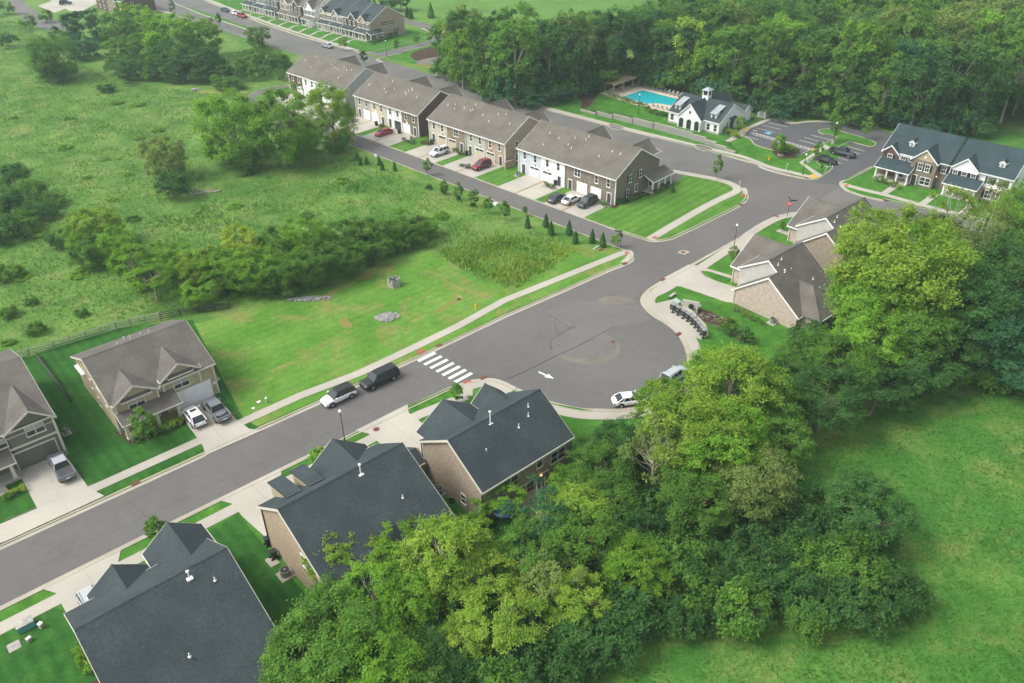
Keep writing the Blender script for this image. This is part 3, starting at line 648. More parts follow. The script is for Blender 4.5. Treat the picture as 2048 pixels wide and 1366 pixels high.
def vents(parent, pts, tall=.45):
    me=cached(('vent',tall),lambda: MB().tube((0,0,-.2),(0,0,tall),.055,n=8).tube((0,0,-.02),(0,0,.05),.16,.1,n=8).mesh('vent_pipe',M['white']))
    for p in pts: link('vent_pipe',me,parent,p)
def flue(parent,x,y,z,h=1.0):
    MB().box(-.28,-.2,-.1,.28,.2,.06).tube((0,0,0),(0,0,h),.07,n=8).ball((0,0,h+.05),.17,sz=.7).build('flue_pipe',M['white'],parent,(x,y,z))
def downspout(parent,x,y,z1,mat='black'):
    MB().box(x-.05,y-.05,.1,x+.05,y+.05,z1-.25).box(x-.09,y-.09,.03,x+.09,y+.09,.18).build('downspout',M[mat],parent)
def cornerboard(parent,x,y,z0,z1,mat='cream',w=.1):
    MB().box(x-w,y-w,z0,x+w,y+w,z1).build('corner_board',M[mat],parent)
def A_house(name,label,group,u=0,v=0):   # empty in the main-street frame, local x along the street
    p=UV(u,v,0); return thing(name,label,'house',(p.x,p.y,0),ANG_A,group)

# ---- three brick houses with slate-blue roofs on the near side of the street
def brick_house(u0,L,label,spec):
    h=A_house('brick_house',label,'brick houses with dark slate roofs',u0,0)
    walls(h,'x',0,L,spec['vb'],spec['zb'],spec['vr'],spec['zr'],spec['vf'],spec['zf'],spec['brick'])
    roof(h,'x',0,L,spec['vb'],spec['zb'],spec['vr'],spec['zr'],spec['vf'],spec['zf'],'roof_blue',trim='cream',th=.2)
    return h
# nearest, bottom left
h1=brick_house(2.7,12.9,'brick house under a huge dark slate roof at the bottom left corner',dict(vb=-32.6,zb=5.5,vr=-25.3,zr=9.1,vf=-19.4,zf=5.5,brick='brick_tan'))
MB().add([(-.35,-32.5,5.75),(13.25,-32.5,5.75),(11.6,-40.5,2.3),(-.35,-40.5,2.3),(-.35,-32.5,5.5),(13.25,-32.5,5.5),(11.6,-40.5,2.05),(-.35,-40.5,2.05)],[(0,1,2,3),(7,6,5,4),(0,4,5,1),(1,5,6,2),(2,6,7,3),(3,7,4,0)]).build('rear_roof',M['roof_blue'],h1)
boxwall(h1,.1,-39.8,11.0,-32.65,2.2,'brick_tan','rear_wall')
walls(h1,'y',-22.5,-16.7,8.1,5.1,10.75,7.1,13.4,5.1,'brick_tan'); roof(h1,'y',-22.3,-16.5,8.1,5.1,10.75,7.1,13.4,5.1,'roof_blue',trim='cream',ends=(0,1))
walls(h1,'y',-22.0,-18.2,2.3,5.2,4.75,7.0,7.2,5.2,'brick_tan'); roof(h1,'y',-22.0,-18.2,2.3,5.2,4.75,7.0,7.2,5.2,'roof_blue',trim='cream',ends=(0,1))
flue(h1,9.2,-26.2,8.9,.9); vents(h1,[(10.9,-27.4,8.4),(6.2,-31.8,6.45)],.4)
# middle
h2=brick_house(21.9,14.1,'tan brick house with two shed dormers on its dark slate roof',dict(vb=-34.2,zb=4.1,vr=-24.3,zr=9.35,vf=-18.9,zf=5.8,brick='brick_tan'))
walls(h2,'y',-23,-17.6,6.3,5.3,9.9,8.0,13.4,5.3,'brick_tan'); roof(h2,'y',-22.8,-17.4,6.3,5.3,9.9,8.0,13.4,5.3,'roof_blue',trim='cream',ends=(0,1))
for x0 in (1.75,4.3):
    dm=boxwall(h2,x0,-21.4,x0+1.45,-18.05,7.25,'sid_tan','dormer',5.2)
    shed_roof(dm,'y',-1,-1,0,1,1,0,'roof_blue') if False else None
    MB().sect('x',x0-.15,x0+1.6,[(-17.75,7.2),(-17.75,7.36),(-22.3,8.35),(-22.3,8.19)]).build('dormer_roof',M['roof_blue'],dm)
    opening(dm,'N',x0+.7,-18.03,6.05,.8,.8,'grid')
flue(h2,8.6,-25.1,9.1,1.3); vents(h2,[(10.9,-28.9,7.1)],.4)
opening(h2,'W',-.01,-27.5,4.0,.8,1.5,'sash','white'); downspout(h2,-.08,-19.0,5.9)
# end house near the turning circle
h3=brick_house(40.7,13.1,'mottled tan brick house with dark slate roof beside the turning circle',dict(vb=-32.0,zb=5.4,vr=-26.65,zr=8.85,vf=-21.3,zf=5.4,brick='brick_h3'))
walls(h3,'y',-26,-20.1,.75,5.6,4.4,8.0,8.0,5.6,'brick_h3'); roof(h3,'y',-25.6,-19.9,.75,5.6,4.4,8.0,8.0,5.6,'roof_blue',trim='cream',ends=(0,1))
walls(h3,'y',-24.5,-19.9,8.6,5.0,10.9,7.0,13.1,5.0,'brick_h3'); roof(h3,'y',-24.4,-19.7,8.6,5.0,10.9,7.0,13.1,5.0,'roof_blue',trim='cream',ends=(0,1))
walls(h3,'x',-2.0,0.02,-21.6,2.9,-20.2,3.7,-18.8,2.9,'brick_h3','garage_wing'); roof(h3,'x',-2.0,-.3,-21.6,2.9,-20.2,3.7,-18.8,2.9,'roof_blue',ends=(1,0),trim='cream')
flue(h3,5.3,-27.2,8.6,1.6); vents(h3,[(2.9,-29.3,7.2),(10.6,-27.6,8.4),(9.9,-28.4,7.9),(8.0,-28.9,7.6)],.5)
downspout(h3,-.1,-21.2,5.5); downspout(h3,13.2,-32.1,5.4); downspout(h3,-.1,-32.0,5.4)
opening(h3,'W',-.01,-28.6,1.0,.75,1.2,'sash')
for x,z,wd in ((3.4,3.1,1),(4.5,3.1,1),(8.3,3.6,.8),(10.6,2.9,1),(11.7,2.9,1),(5.6,.7,1.1),(6.9,.7,1.1)): opening(h3,'S',x,-32.01,z,wd,1.5,'sash','cream')
door(h3,'S',9.2,-32.0,.1,.95,2.1,'door_dk','back_door','cream')
MB().box(-.12,-24.4,3.1,.0,-22.9,3.35).build('lintel',M['cream'],h3) if False else None
MB().tube((8.45,-32.1,2.3),(8.45,-32.22,2.3),.09,n=8).build('wall_lamp',M['glow'],h3)
MB().box(3.6,-35.2,0,7.8,-32.05,.9).build('deck',M['wood'],h3)

# ---- khaki two-gabled house across the street
t1=A_house('sided_house','khaki two gabled house with white and pickup cars on its drive','sided houses on the far side of the street',16.6,0)
walls(t1,'x',.1,13.2,10.8,4.95,17.9,8.0,24.8,4.95,'sid_tan'); roof(t1,'x',.1,13.2,10.8,4.95,17.9,8.0,24.8,4.95,'roof_grey',trim='cream')
for a,b,y,ze,za in ((.35,5.6,10.3,4.95,6.65),(6.5,11.3,10.7,5.4,7.0)):
    m_=(a+b)/2
    walls(t1,'y',y,15.0,a,ze,m_,za,b,ze,'sid_tan','gable',2.9); roof(t1,'y',y-.05,15.9,a,ze,m_,za,b,ze,'roof_grey',trim='cream',ends=(1,0),over=.3)
    shed_roof(t1,'x',a+1.0,b-1.0,y-.30,ze-.12,y+.02,ze+.14,'roof_grey',over=.03,trim='cream',name='window_canopy')
    opening(t1,'S',m_-.1,y-.02,3.35,1.9,1.2,'slide','cream',wide=2)
    cornerboard(t1,a,y,3.0,ze-.1); cornerboard(t1,b,y,3.0,ze-.1)
pr=shed_roof(t1,'x',.35,7.4,8.6,2.75,10.9,3.6,'roof_grey',trim='cream')
MB().box(.4,8.7,.0,7.3,10.78,.3).build('porch_floor',M['soil_tan'],t1)
for x in (.55,4.4,7.1): post(t1,x,8.9,.3,2.75,.19,'cream')
MB().box(.4,8.8,2.5,7.25,9.0,2.77).build('porch_beam',M['cream'],t1)
opening(t1,'S',2.4,10.77,.9,1.9,1.3,'slide','cream',wide=2); door(t1,'S',5.8,10.77,.3,1.0,2.1,'brick_brown','front_door','cream')
door(t1,'S',10.0,10.78,.05,4.8,2.6,'door_white',trim='cream')
cornerboard(t1,13.2,10.8,0,4.8); cornerboard(t1,.1,10.8,0,4.8)
MB().box(12.75,10.7,1.7,13.0,10.78,2.1).build('house_plate',M['white'],t1)
for y,z in ((13.4,3.6),(17.3,1.4),(18.6,3.6)): opening(t1,'W',.09,y,z-.4,.5,1.2,'sash','cream')
vents(t1,[(4.6,19.0,7.55),(8.0,20.3,7.0),(9.0,20.0,7.1)],.45); vents(t1,[(5.9,20.7,6.8),(6.4,19.4,7.3)],.8)
MB().box(-.35,21,3.9,.12,24,4.1).build('side_canopy',M['white'],t1)

# ---- dark sage house at the left edge
t2=A_house('sided_house','dark sage sided house with cream trim cut by the left edge','sided houses on the far side of the street',10.4,0)
walls(t2,'x',-16,0,12.3,5.8,22.6,8.6,31.0,5.6,'sid_dk'); roof(t2,'x',-16,0,12.3,5.8,22.6,8.6,31.0,5.6,'roof_grey',trim='cream')
walls(t2,'y',12.1,16,-5.0,5.8,-2.1,7.6,.0,5.8,'sid_dk','gable'); roof(t2,'y',12.0,18.5,-5.0,5.8,-2.1,7.6,.0,5.8,'roof_grey',trim='cream',ends=(1,0))
opening(t2,'S',-2.1,12.07,4.2,1.95,1.25,'slide','cream',wide=2); opening(t2,'S',-5.8,12.28,3.9,1.0,1.1,'slide','cream')
MB().box(-5.3,12.02,3.15,.02,12.15,3.4).box(-5.3,12.0,4.85,-3.2,12.13,4.93).box(-.95,12.0,4.85,0,12.13,4.93).build('trim_band',M['cream'],t2)
door(t2,'S',-2.9,12.08,.05,4.5,2.45,'door_dk',trim='cream'); cornerboard(t2,.0,12.1,.4,5.7,'cream',.13)
MB().box(-.5,12.0,1.1,-.14,12.09,2.3).build('trim_panel',M['sid_dk'],t2); MB().box(-.14,11.94,0,.17,12.2,.45).build('stone_pier',M['stone'],t2)
shed_roof(t2,'x',-12,-5.6,10.4,2.8,13.5,4.1,'roof_grey',trim='cream')
MB().box(-12,10.5,0,-5.4,12.35,.45).build('porch_floor',M['concrete'],t2)
post(t2,-5.95,10.7,.45,2.8,.19,'cream'); post(t2,-9,10.7,.45,2.8,.19,'cream')
MB().box(-9.2,8.9,0,-7.2,10.45,.15).box(-9.1,9.4,.15,-7.3,10.45,.3).build('porch_steps',M['concrete'],t2)
opening(t2,'S',-8.2,12.38,1.0,1.6,1.1,'slide','cream',wide=2)

# ---- two brown roofed brick houses right of the junction
def corner_house(du,dv,label,wide,low,extra):
    h=A_house('corner_house',label,'brown roofed houses by the junction',100.4+du,dv)
    ext=extra
    walls(h,'x',0,2.5,-32.7,2.5,-27.15,6.68,-21.6,2.5,low,'wall'); roof(h,'x',0,2.19,-32.7,2.5,-27.15,6.68,-21.6,2.5,'roof_dk',ends=(1,0),rake=.2)
    walls(h,'x',2.4,11.2+ext,-32.7,2.43,-25.3,8.0,-20.6,5.1,'sid_gable' ,'upper_wall'); roof(h,'x',2.4,11.2+ext,-32.7,2.43,-25.3,8.0,-20.6,5.1,'roof_dk',ends=(1,1),rake=.2)
    walls(h,'x',2.38,11.22+ext,-32.72,2.0,-27.2,2.2,-20.58,2.3,low,'brick_base')
    walls(h,'y',-24,-17.3,5.6,3.1,11.0,6.7,16.2,3.1,'brick_pink','front_wing'); roof(h,'y',-24.5,-17.3,5.6,3.1,11.0,6.7,16.2,3.1,'roof_dk',ends=(0,1))
    # rear hip
    MB().add([(5.1,-28.9,5.2),(5.1,-31.6,5.2),(.9,-35.9,2.5),(.9,-32.3,2.5),(9.3,-35.9,2.5),(9.3,-32.3,2.5),(5.1,-28.9,4.9),(5.1,-31.6,4.95),(.9,-35.9,2.3),(.9,-32.3,2.3),(9.3,-35.9,2.3),(9.3,-32.3,2.3)],[(0,1,2,3),(1,4,2),(0,5,4,1),(6,9,8,7),(7,8,10),(6,7,10,11),(3,2,8,9),(2,4,10,8),(4,5,11,10)]).build('rear_hip_roof',M['roof_dk'],h)
    for q in ((.9,-35.9),(9.3,-35.9)): MB().tube((5.1,-31.6,5.2),(q[0],q[1],2.52),.12,n=5).build('ridge_cap',M['roof_brown'],h)
    MB().tube((5.1,-29.0,5.2),(5.1,-31.6,5.22),.12,n=5).build('ridge_cap',M['roof_brown'],h)
    MB().box(.85,-35.97,2.3,9.35,-35.9,2.5).build('fascia',M['white'],h)
    boxwall(h,1.3,-35.5,8.9,-32.4,2.3,low,'rear_wall')
    downspout(h,5.45,-17.5,3.1,'cream'); downspout(h,-.08,-21.7,2.5,'cream')
    vents(h,[(4.6,-26.0,7.7),(3.2,-26.4,7.4),(5.2,-27.6,6.3),(7.9,-30.0,4.7),(6.9,-31.8,4.2)],.4); flue(h,3.6,-27.4,6.5,.3)
    opening(h,'S',4.0,-35.52,.9,1.2,1.2,'sash')
    return h
e1=corner_house(0,0,'brown roofed house with pale pink brick gable near the mailboxes',0,'brick_pink',0)
e2=corner_house(19.9,2.3,'brown roofed house with rough stone gable behind the big yellow tree',0,'brick_h3',3.4)

# ---- rows of town houses along the alley
def th_row(c0,label,mats,gable_mat,doors,L=25.2,e0=0,zb=0,lit=()):
    p=CE(-c0,e0); h=thing('townhouse_row',label,'terrace',(p.x,p.y,zb),A2,'brown roofed town house rows along the alley')
    n=4; wd=L/n
    for i in range(n):
        x1=-i*wd; x0=x1-wd
        d_=0.0 if i%2==0 else .12
        walls(h,'x',x0+.001,x1-.001,d_,5.55,7.4,9.5,14.3,5.55,mats[i],'wall')
        MB().box(x1-.07,d_-.06,.1,x1+.03,d_+.0,5.4).build('party_trim',M['white'],h)
        dm,lights=doors[i]
        gx=(x0+x1)/2+(-1.15 if i%2 else 1.15)*(-1 if i in(2,3) else 1)*(1 if i%2==0 else 1)
        gx = x1-wd*.76 if i%2==0 else x1-wd*.27
        gx = {0:x1-wd*.73,1:x1-wd*.30,2:x1-wd*.73,3:x1-wd*.30}[i]
        door(h,'S',gx,d_-.01,.1,2.45,2.15,dm,lights=lights)
        bx= {0:x1-wd*.22,1:x1-wd*.78,2:x1-wd*.22,3:x1-wd*.78}[i]
        if mats[i] in('brick_olive',) or (mats[i]=='brick_brown' and i==1): opening(h,'S',(x0+x1)/2,d_-.01,3.4,1.5,1.45,'sash',wide=2)
        else:
            for wx in (x0+wd*.27,x1-wd*.27): opening(h,'S',wx,d_-.01,3.4,.72,1.45,'sash')
        door(h,'S',bx,d_-.01,.1,.9,2.05,'dkgrey','back_door')
        MB().box(gx+.2,d_-.14,2.62,gx+.34,d_-.0,2.85).build('wall_lamp',M['glow'] if i in lit else M['black'],h)
    cornerboard(h,.02,.0,0,5.35,'white',.08); cornerboard(h,-L,.0,0,5.35,'white',.08)
    MB().sect('x',.0,.03,[(.02,0),(14.28,0),(14.28,5.5),(7.4,9.42),(.02,5.5)]).build('gable_wall',M[gable_mat],h)
    roof(h,'x',-L,.03,0,5.55,7.4,9.5,14.3,5.55,'roof_brown',over=.45,rake=.2,th=.18)
    for gx in (-L*.16,-L*.62):
        m_=gx; walls(h,'y',8.5,15.6,m_-2.2,6.3,m_,8.3,m_+2.2,6.3,mats[1],'front_gable',3.0); roof(h,'y',8.2,15.8,m_-2.2,6.3,m_,8.3,m_+2.2,6.3,'roof_brown',ends=(0,1))
    rnd=random.Random(int(c0)+3); vp=[]
    for i in range(12):
        y=rnd.uniform(2.0,6.6); vp.append((-rnd.uniform(1.5,L-1.5),y,5.55+y*.534+.15))
    vents(h,vp,.38)
    return h
th4=th_row(0,'town house row ending in a brown brick gable with a corner porch',['brick_brown','brick_brown','sid_white','sid_grey'],'brick_brown',[('door_white',0),('door_white',0),('door_white',1),('door_white',1)],26)
for y,z,k in ((4.6,3.5,1),(7.9,3.6,1),(4.0,.6,1),(6.8,.9,0)): opening(th4,'E',.04,y,z,.75,1.45,'sash',shutters='black' if k else None, glass='glass')
shed_roof(th4,'y',9.3,16.0,0,3.7,2.3,2.75,'roof_brown',over=.3)
MB().box(.05,9.2,0,2.4,16.0,.35).build('porch_floor',M['concrete'],th4)
for x,y in ((2.2,9.5),(2.2,11.6),(2.2,13.7),(2.2,15.8)): post(th4,x,y,.35,2.7,.12)
opening(th4,'E',.04,11.6,.6,.8,1.8,'sash'); door(th4,'E',.04,13.2,.35,.95,2.1,'dkgrey','front_door')
th3=th_row(30,'town house row in cream, olive brick, sage and peach beside the white suv',['brick_peach','sid_green','brick_olive','sid_cream'],'brick_peach',[('door_tan',1),('door_tan',1),('door_tan',1),('door_tan',1)],24.8)
for y,z in ((3.6,3.5),(3.6,.7)): opening(th3,'E',.04,y,z,.75,1.45,'sash')
MB().box(.6,-.9,0,.9,2.4,1.5).box(.55,-.95,1.5,.95,2.45,1.6).build('screen_wall',M['brick_peach'],th3)
th2=th_row(58.7,'town house row with dark brick gable behind the red sedan',['brick_brown','sid_white','sid_cream','sid_greyb'],'brick_dark',[('door_white',0),('dkgrey',1),('door_white',0),('door_white',0)],24.3,lit=(0,2))
th1=th_row(88.6,'farthest town house row with grey boarded gable and white end units',['sid_greyb','sid_white','sid_white','brick_dark'],'sid_vert',[('door_white',0),('door_white',0),('door_white',0),('door_white',0)],25.6,e0=.8)
MB().box(-25.68,.1,.1,-25.6,14.2,5.4).build('end_wall',M['brick_dark'],th1)
for y in (3.2,7.4): opening(th1,'W',-25.7,y,3.5,.75,1.45,'sash')

# ---- town houses facing us on the right
def right_row(x0,L,label,seedv):
    p=CE(x0,50.5); h=thing('townhouse_block',label,'terrace',(p.x,p.y,0),A2,'slate roofed town houses right of the car park')
    walls(h,'x',0,L,0,5.5,6.0,9.2,13.0,5.5,'brick_brown' if seedv else 'sid_white'); roof(h,'x',0,L,0,5.5,6.0,9.2,13.0,5.5,'roof_teal')
    return h
tr=right_row(31.0,13.3,'slate roofed town house with arched porch beside the car park entrance',1)
walls(tr,'y',-.6,3,0.0,5.3,1.6,6.7,3.2,5.3,'brick_dark','gable'); roof(tr,'y',-.6,3.5,0,5.3,1.6,6.7,3.2,5.3,'roof_teal',ends=(1,0),over=.2)
opening(tr,'S',1.6,-.62,3.5,.85,1.35,'grid',shutters='black')
boxwall(tr,3.3,-.25,6.2,.5,5.4,'sid_white'); opening(tr,'S',4.2,-.27,3.5,.85,1.35,'grid',glass='glass'); opening(tr,'S',5.6,-.27,3.5,.75,1.35,'grid',shutters='black')
walls(tr,'y',-1.5,4,6.3,5.4,8.8,7.7,11.3,5.4,'brick_brown','gable'); roof(tr,'y',-1.5,4.5,6.3,5.4,8.8,7.7,11.3,5.4,'roof_teal',ends=(1,0),over=.2)
MB().sect('y',-1.53,-1.5,[(6.7,5.5),(10.9,5.5),(8.8,7.4)]).build('gable_panel',M['sid_tan'],tr); MB().tube((8.8,-1.6,6.2),(8.8,-1.5,6.2),.22,n=6).build('gable_vent',M['white'],tr)
opening(tr,'S',8.2,-1.52,3.4,.85,1.4,'grid',shutters='black'); opening(tr,'S',9.6,-1.52,3.4,.85,1.4,'grid',shutters='black'); opening(tr,'S',12.3,-.02,3.4,.8,1.4,'grid',shutters='black')
shed_roof(tr,'x',.2,6.9,-3.3,2.75,-.4,4.0,'roof_teal'); MB().box(.1,-3.4,0,7.0,-.3,.3).build('porch_floor',M['concrete'],tr)
for x in (.4,2.6,4.7,6.8): 
    post(tr,x,-3.1,.3,2.8,.13)
    mb=MB()
    for s in(-1,1):
        if .2<x+s*.6<7: mb.tube((x,-3.1,2.15),(x+s*.6,-3.1,2.7),.05,n=4)
    mb.build('porch_bracket',M['white'],tr)
MB().box(.3,-3.2,2.6,6.9,-3.0,2.78).build('porch_beam',M['white'],tr)
door(tr,'S',7.6,-1.52,.1,.95,2.1,'dkgrey','front_door'); opening(tr,'S',9.8,-1.52,.7,1.9,1.4,'grid',wide=2); opening(tr,'S',2.2,-.02,.6,.8,1.6,'sash'); opening(tr,'S',4.6,-.27,.6,.8,1.6,'sash')
def mini_dormer(h,x,y,z,mt='roof_teal'):
    dm=walls(h,'y',y,y+2.2,x-.5,z+.85,x,z+1.3,x+.5,z+.85,'white','dormer',z-.6)
    roof(dm,'y',y,y+2.4,x-.5,z+.85,x,z+1.3,x+.5,z+.85,mt,over=.12,rake=.1,ends=(1,0),th=.08,name='dormer_roof'); opening(dm,'S',x,y-.01,z+.05,.5,.65,'grid')
mini_dormer(tr,4.6,1.6,6.6)
MB().tube((11.3,-.1,2.4),(11.3,-.2,2.4),.09,n=8).build('wall_lamp',M['glow'],tr)
tr2=right_row(44.4,11.4,'slate roofed town house half hidden behind the yellowish tree at right',0)
MB().box(0,-.1,0,11.3,.0,2.7).build('brick_base',M['brick_tan'],tr2)
walls(tr2,'y',-.5,4,.5,5.45,2.9,7.5,5.3,5.45,'sid_white','gable'); roof(tr2,'y',-.5,4.5,.5,5.45,2.9,7.5,5.3,5.45,'roof_teal',ends=(1,0),over=.2)
for x in (1.2,2.9,4.6,7.6,10): opening(tr2,'S',x,-.52 if x<5.3 else -.02,3.4,.8,1.4,'grid',shutters='black')
shed_roof(tr2,'x',.4,6.4,-3.0,2.75,-.5,3.8,'roof_teal'); MB().box(.3,-3.1,0,6.5,-.5,.3).build('porch_floor',M['concrete'],tr2)
for x in (.6,2.5,4.4,6.2): post(tr2,x,-2.9,.3,2.8,.13)
for x in (8,10): opening(tr2,'S',x,-.12,.7,1.2,1.5,'grid',shutters='black')
mini_dormer(tr2,8.5,1.6,6.6)
opening(tr2,'E',11.41,3,3.4,.8,1.4,'grid',shutters='black')

# ---- pool clubhouse
p=CE(-21.3,48.7); cb=thing('clubhouse','white pool clubhouse with slate roof and cupola','clubhouse',(p.x,p.y,0),A2)
walls(cb,'x',0,14.3,0,2.95,5.5,6.1,11,2.95,'sid_white'); roof(cb,'x',0,14.3,0,2.95,5.5,6.1,11,2.95,'roof_blue',over=.3,rake=.25,ends=(0,1))
walls(cb,'y',-1.3,14,3.6,2.95,6.8,6.2,10.0,2.95,'sid_white','porch_gable'); roof(cb,'y',-1.3,14,3.6,2.95,6.8,6.2,10.0,2.95,'roof_blue',over=.25,rake=.25)
walls(cb,'x',8,13.8,10.9,2.4,13.5,3.9,15.4,2.4,'sid_white','rear_wing'); roof(cb,'x',8,13.8,10.9,2.4,13.5,3.9,15.4,2.4,'roof_blue',over=.2)
for x in (4.6,6.8,9.0):
    MB().box(x-.6,-1.34,.15,x+.6,-1.29,1.9).tube((x,-1.345,1.9),(x,-1.28,1.9),.6,n=16).build('porch_arch',M['glass'],cb)
    for s in (-.75,.75): MB().box(x+s-.08,-1.45,0,x+s+.08,-1.3,2.3).build('porch_pilaster',M['white'],cb)
MB().box(6.55,-1.36,3.9,7.05,-1.29,4.5).build('gable_vent',M['dkgrey'],cb)
opening(cb,'S',1.1,-.01,.9,.9,1.4,'sash',glass='glass'); opening(cb,'S',11.4,-.01,.7,.8,1.5,'sash'); opening(cb,'S',13.3,-.01,.7,.8,1.5,'sash')
door(cb,'E',14.32,5.6,.1,1.8,2.1,'dkgrey','entrance_door'); MB().sect('y',4.2,7.0,[(14.3,3.0),(15.6,2.45),(15.6,2.55),(14.3,3.12)]).build('entrance_canopy',M['roof_blue'],cb); opening(cb,'E',14.32,3.4,.8,.7,1.5,'sash')
for y in (4.3,6.9): post(cb,15.4,y,0,2.45,.07,'dkgrey')
for x in (2.0,12.1):
    dm=boxwall(cb,x-.75,.7,x+.75,3.2,4.55,'sid_white','dormer',3.0)
    MB().sect('x',x-.9,x+.9,[(.35,4.5),(.35,4.62),(4.3,5.75),(4.3,5.6)]).build('dormer_roof',M['roof_metal'],dm); opening(dm,'S',x,.69,3.45,.8,.85,'sash')
cp=boxwall(cb,6.0,4.7,7.6,6.3,6.9,'white','cupola',5.3)
for x in (6.1,7.5):
    for y in (4.8,6.2): MB().box(x-.1,y-.1,6.9,x+.1,y+.1,8.1).build('cupola_post',M['white'],cp)
MB().box(6.15,4.85,6.9,7.45,6.15,8.05).build('cupola_louvre',M['glass'],cp)
MB().add([(5.7,4.4,8.1),(7.9,4.4,8.1),(7.9,6.6,8.1),(5.7,6.6,8.1),(6.8,5.5,8.85)],[(0,1,4),(1,2,4),(2,3,4),(3,0,4),(3,2,1,0)]).build('cupola_roof',M['roof_metal'],cp)
MB().box(-.05,-.08,0,14.35,-.01,.5).build('stone_base',M['stone'],cb)
# pool, deck
slab('pool_deck', C_((-49,56.5),(-49.3,60.5),(-47.5,66.5),(-43.6,70),(-31,70),(-21,66),(-21,58),(-26,55),(-36,54.5)), .12, 'deckc')
pool=tag(MB().prism(C_((-42.4,57.1),(-42.0,66.3),(-30.0,65.9),(-28.0,60.0),(-31.9,59.2),(-34.0,57.1)),.10,.135,bottom=False).build('pool_water',M['pool']),kind='structure')
ribbon('pool_coping', C_((-42.4,57.1),(-42.0,66.3),(-30.0,65.9),(-28.0,60.0),(-31.9,59.2),(-34.0,57.1),(-42.4,57.1)), -.15,.12,.15,'concrete')
# retaining wall
p=CE(-43,40.4); rw=thing('retaining_wall','low grey block retaining wall beside the upper pavement','wall',(p.x,p.y,0),A2)
mb=MB(); cap=MB(); pts=[(0,0.2,.5),(5,.8,.9),(10,1.2,1.25),(16,1.3,1.5),(22,1.5,1.6),(28,1.7,1.55),(33,1.4,1.4),(37,1.0,1.1),(40,.6,.8),(43,.2,.5),(45.5,-.2,.25)]
for (a,y0,h0),(b,y1,h1) in zip(pts,pts[1:]):
    ym=(y0+y1)/2; mb.box(a+.002,ym,0,b-.002,ym+.35,h0); cap.box(a,ym-.04,h0,b,ym+.39,h0+.08)
mb.build('wall_face',M['block'],rw); cap.build('wall_cap',M['kerb'],rw)
struct('lawn_bank', MB().add([tuple(CE(-43+a,40.6+y+.1,max(.1,h-.05))) for a,y,h in pts]+[tuple(CE(-43+a,47,.08)) for a,y,h in reversed(pts)],[tuple(range(2*len(pts)))]) if False else MB().add([tuple(CE(-43+a,40.7+y,max(.1,h-.05))) for a,y,h in pts]+[tuple(CE(-43+a,46.5,.08)) for a,y,h in pts],[(i,i+1,len(pts)+i+1,len(pts)+i) for i in range(len(pts)-1)]), M['lawn'])

# ---- terraces at the top edge
def top_house(x0,L,label,wall,rf,zr,gab,zf=6.0):
    p=CE(x0,52.6); h=thing('terraced_house',label,'house',(p.x,p.y,0),A2,'terraced houses at the top edge')
    walls(h,'x',-L,0,0,zf,7.2,zr,14.4,zf,wall); roof(h,'x',-L,0,0,zf,7.2,zr,14.4,zf,rf,over=.3,rake=.15)
    for gx,gw in gab:
        walls(h,'y',-.5,4,gx-gw,zf-.1,gx,zf+gw*.9,gx+gw,zf-.1,wall,'gable'); roof(h,'y',-.5,4.6,gx-gw,zf-.1,gx,zf+gw*.9,gx+gw,zf-.1,rf,ends=(1,0),over=.15)
    n=max(2,int(L/2.3))
    for i in range(n):
        x=-L+(i+.5)*L/n
        opening(h,'S',x,-.55,3.8,.85,1.4,'grid',shutters='black'); 
        opening(h,'S',x,-.02,.8,.85,1.5,'grid') if i%2 else door(h,'S',x,-.02,.1,.95,2.1,'dkgrey','front_door')
    boxwall(h,-L+.02,-.52,-.02,.1,5.5,wall,z0=3.3)
    shed_roof(h,'x',-L+.4,-.4,-2.2,2.6,-.2,3.3,rf); MB().box(-L+.3,-2.3,0,-.3,-.05,.3).build('porch_floor',M['concrete'],h)
    k=max(3,int(L/2))
    for i in range(k+1): post(h,-L+.5+(L-1)*i/k,-2.1,.3,2.6,.1)
    return h
q1=top_house(-144.2,7.2,'beige gabled terrace end with wrapped porch at the top','brick_peach','roof_blue',10.0,[(-4,1.9)])
for y,z in ((8.6,4.0),(5.6,4.0),(3.0,1.3),(10.6,1.2)): opening(q1,'E',.02,y,z,.9,1.45,'grid',shutters='black')
shed_roof(q1,'y',-2.0,3.4,0,3.3,2.0,2.6,'roof_blue'); post(q1,1.8,-1.8,0,2.6,.1); post(q1,1.8,.8,0,2.6,.1); post(q1,1.8,3.2,0,2.6,.1)
top_house(-151.5,7.4,'dark brick terrace unit with white gable at the top','brick_dark','roof_blue',10.4,[(-2.2,2.0)])
top_house(-159,6.8,'grey terrace unit with slate roof and porch columns','sid_greyb','roof_blue',10.2,[(-4.4,1.8)])
top_house(-165.9,7.0,'beige terrace unit with small roof dormer next to the white one','sid_cream','roof_blue',9.8,[(-5,1.5)])
q5=top_house(-175.8,7.2,'white terrace house with dark beams under its brown roof','sid_white','roof_grey',10.4,[(-3.6,2.6)])
for y in (1.5,4,6.5,9,11.5): MB().box(0,y,6.2,.05,y+.12,8).build('timber_beam',M['black'],q5)
top_house(-184.5,7.0,'dark stone terrace house right of the pinkish one','brick_dark','roof_grey',10,[(-3.5,1.8)])
top_house(-191.6,6.8,'pinkish brick terrace house between two dark ones','brick_pink','roof_grey',10,[(-3.4,2.2)])
top_house(-200,7.5,'charcoal terrace house with pale porch cut by the top edge','sid_dk','roof_blue',10,[(-3.5,1.9)])
top_house(-208,7.5,'blue grey terrace house near the top left','sid_grey','roof_blue',10,[(-3.5,2.0)])
top_house(-216,7.5,'last dark green terrace house at the top left','sid_dk','roof_teal',10,[(-3.5,1.6)])
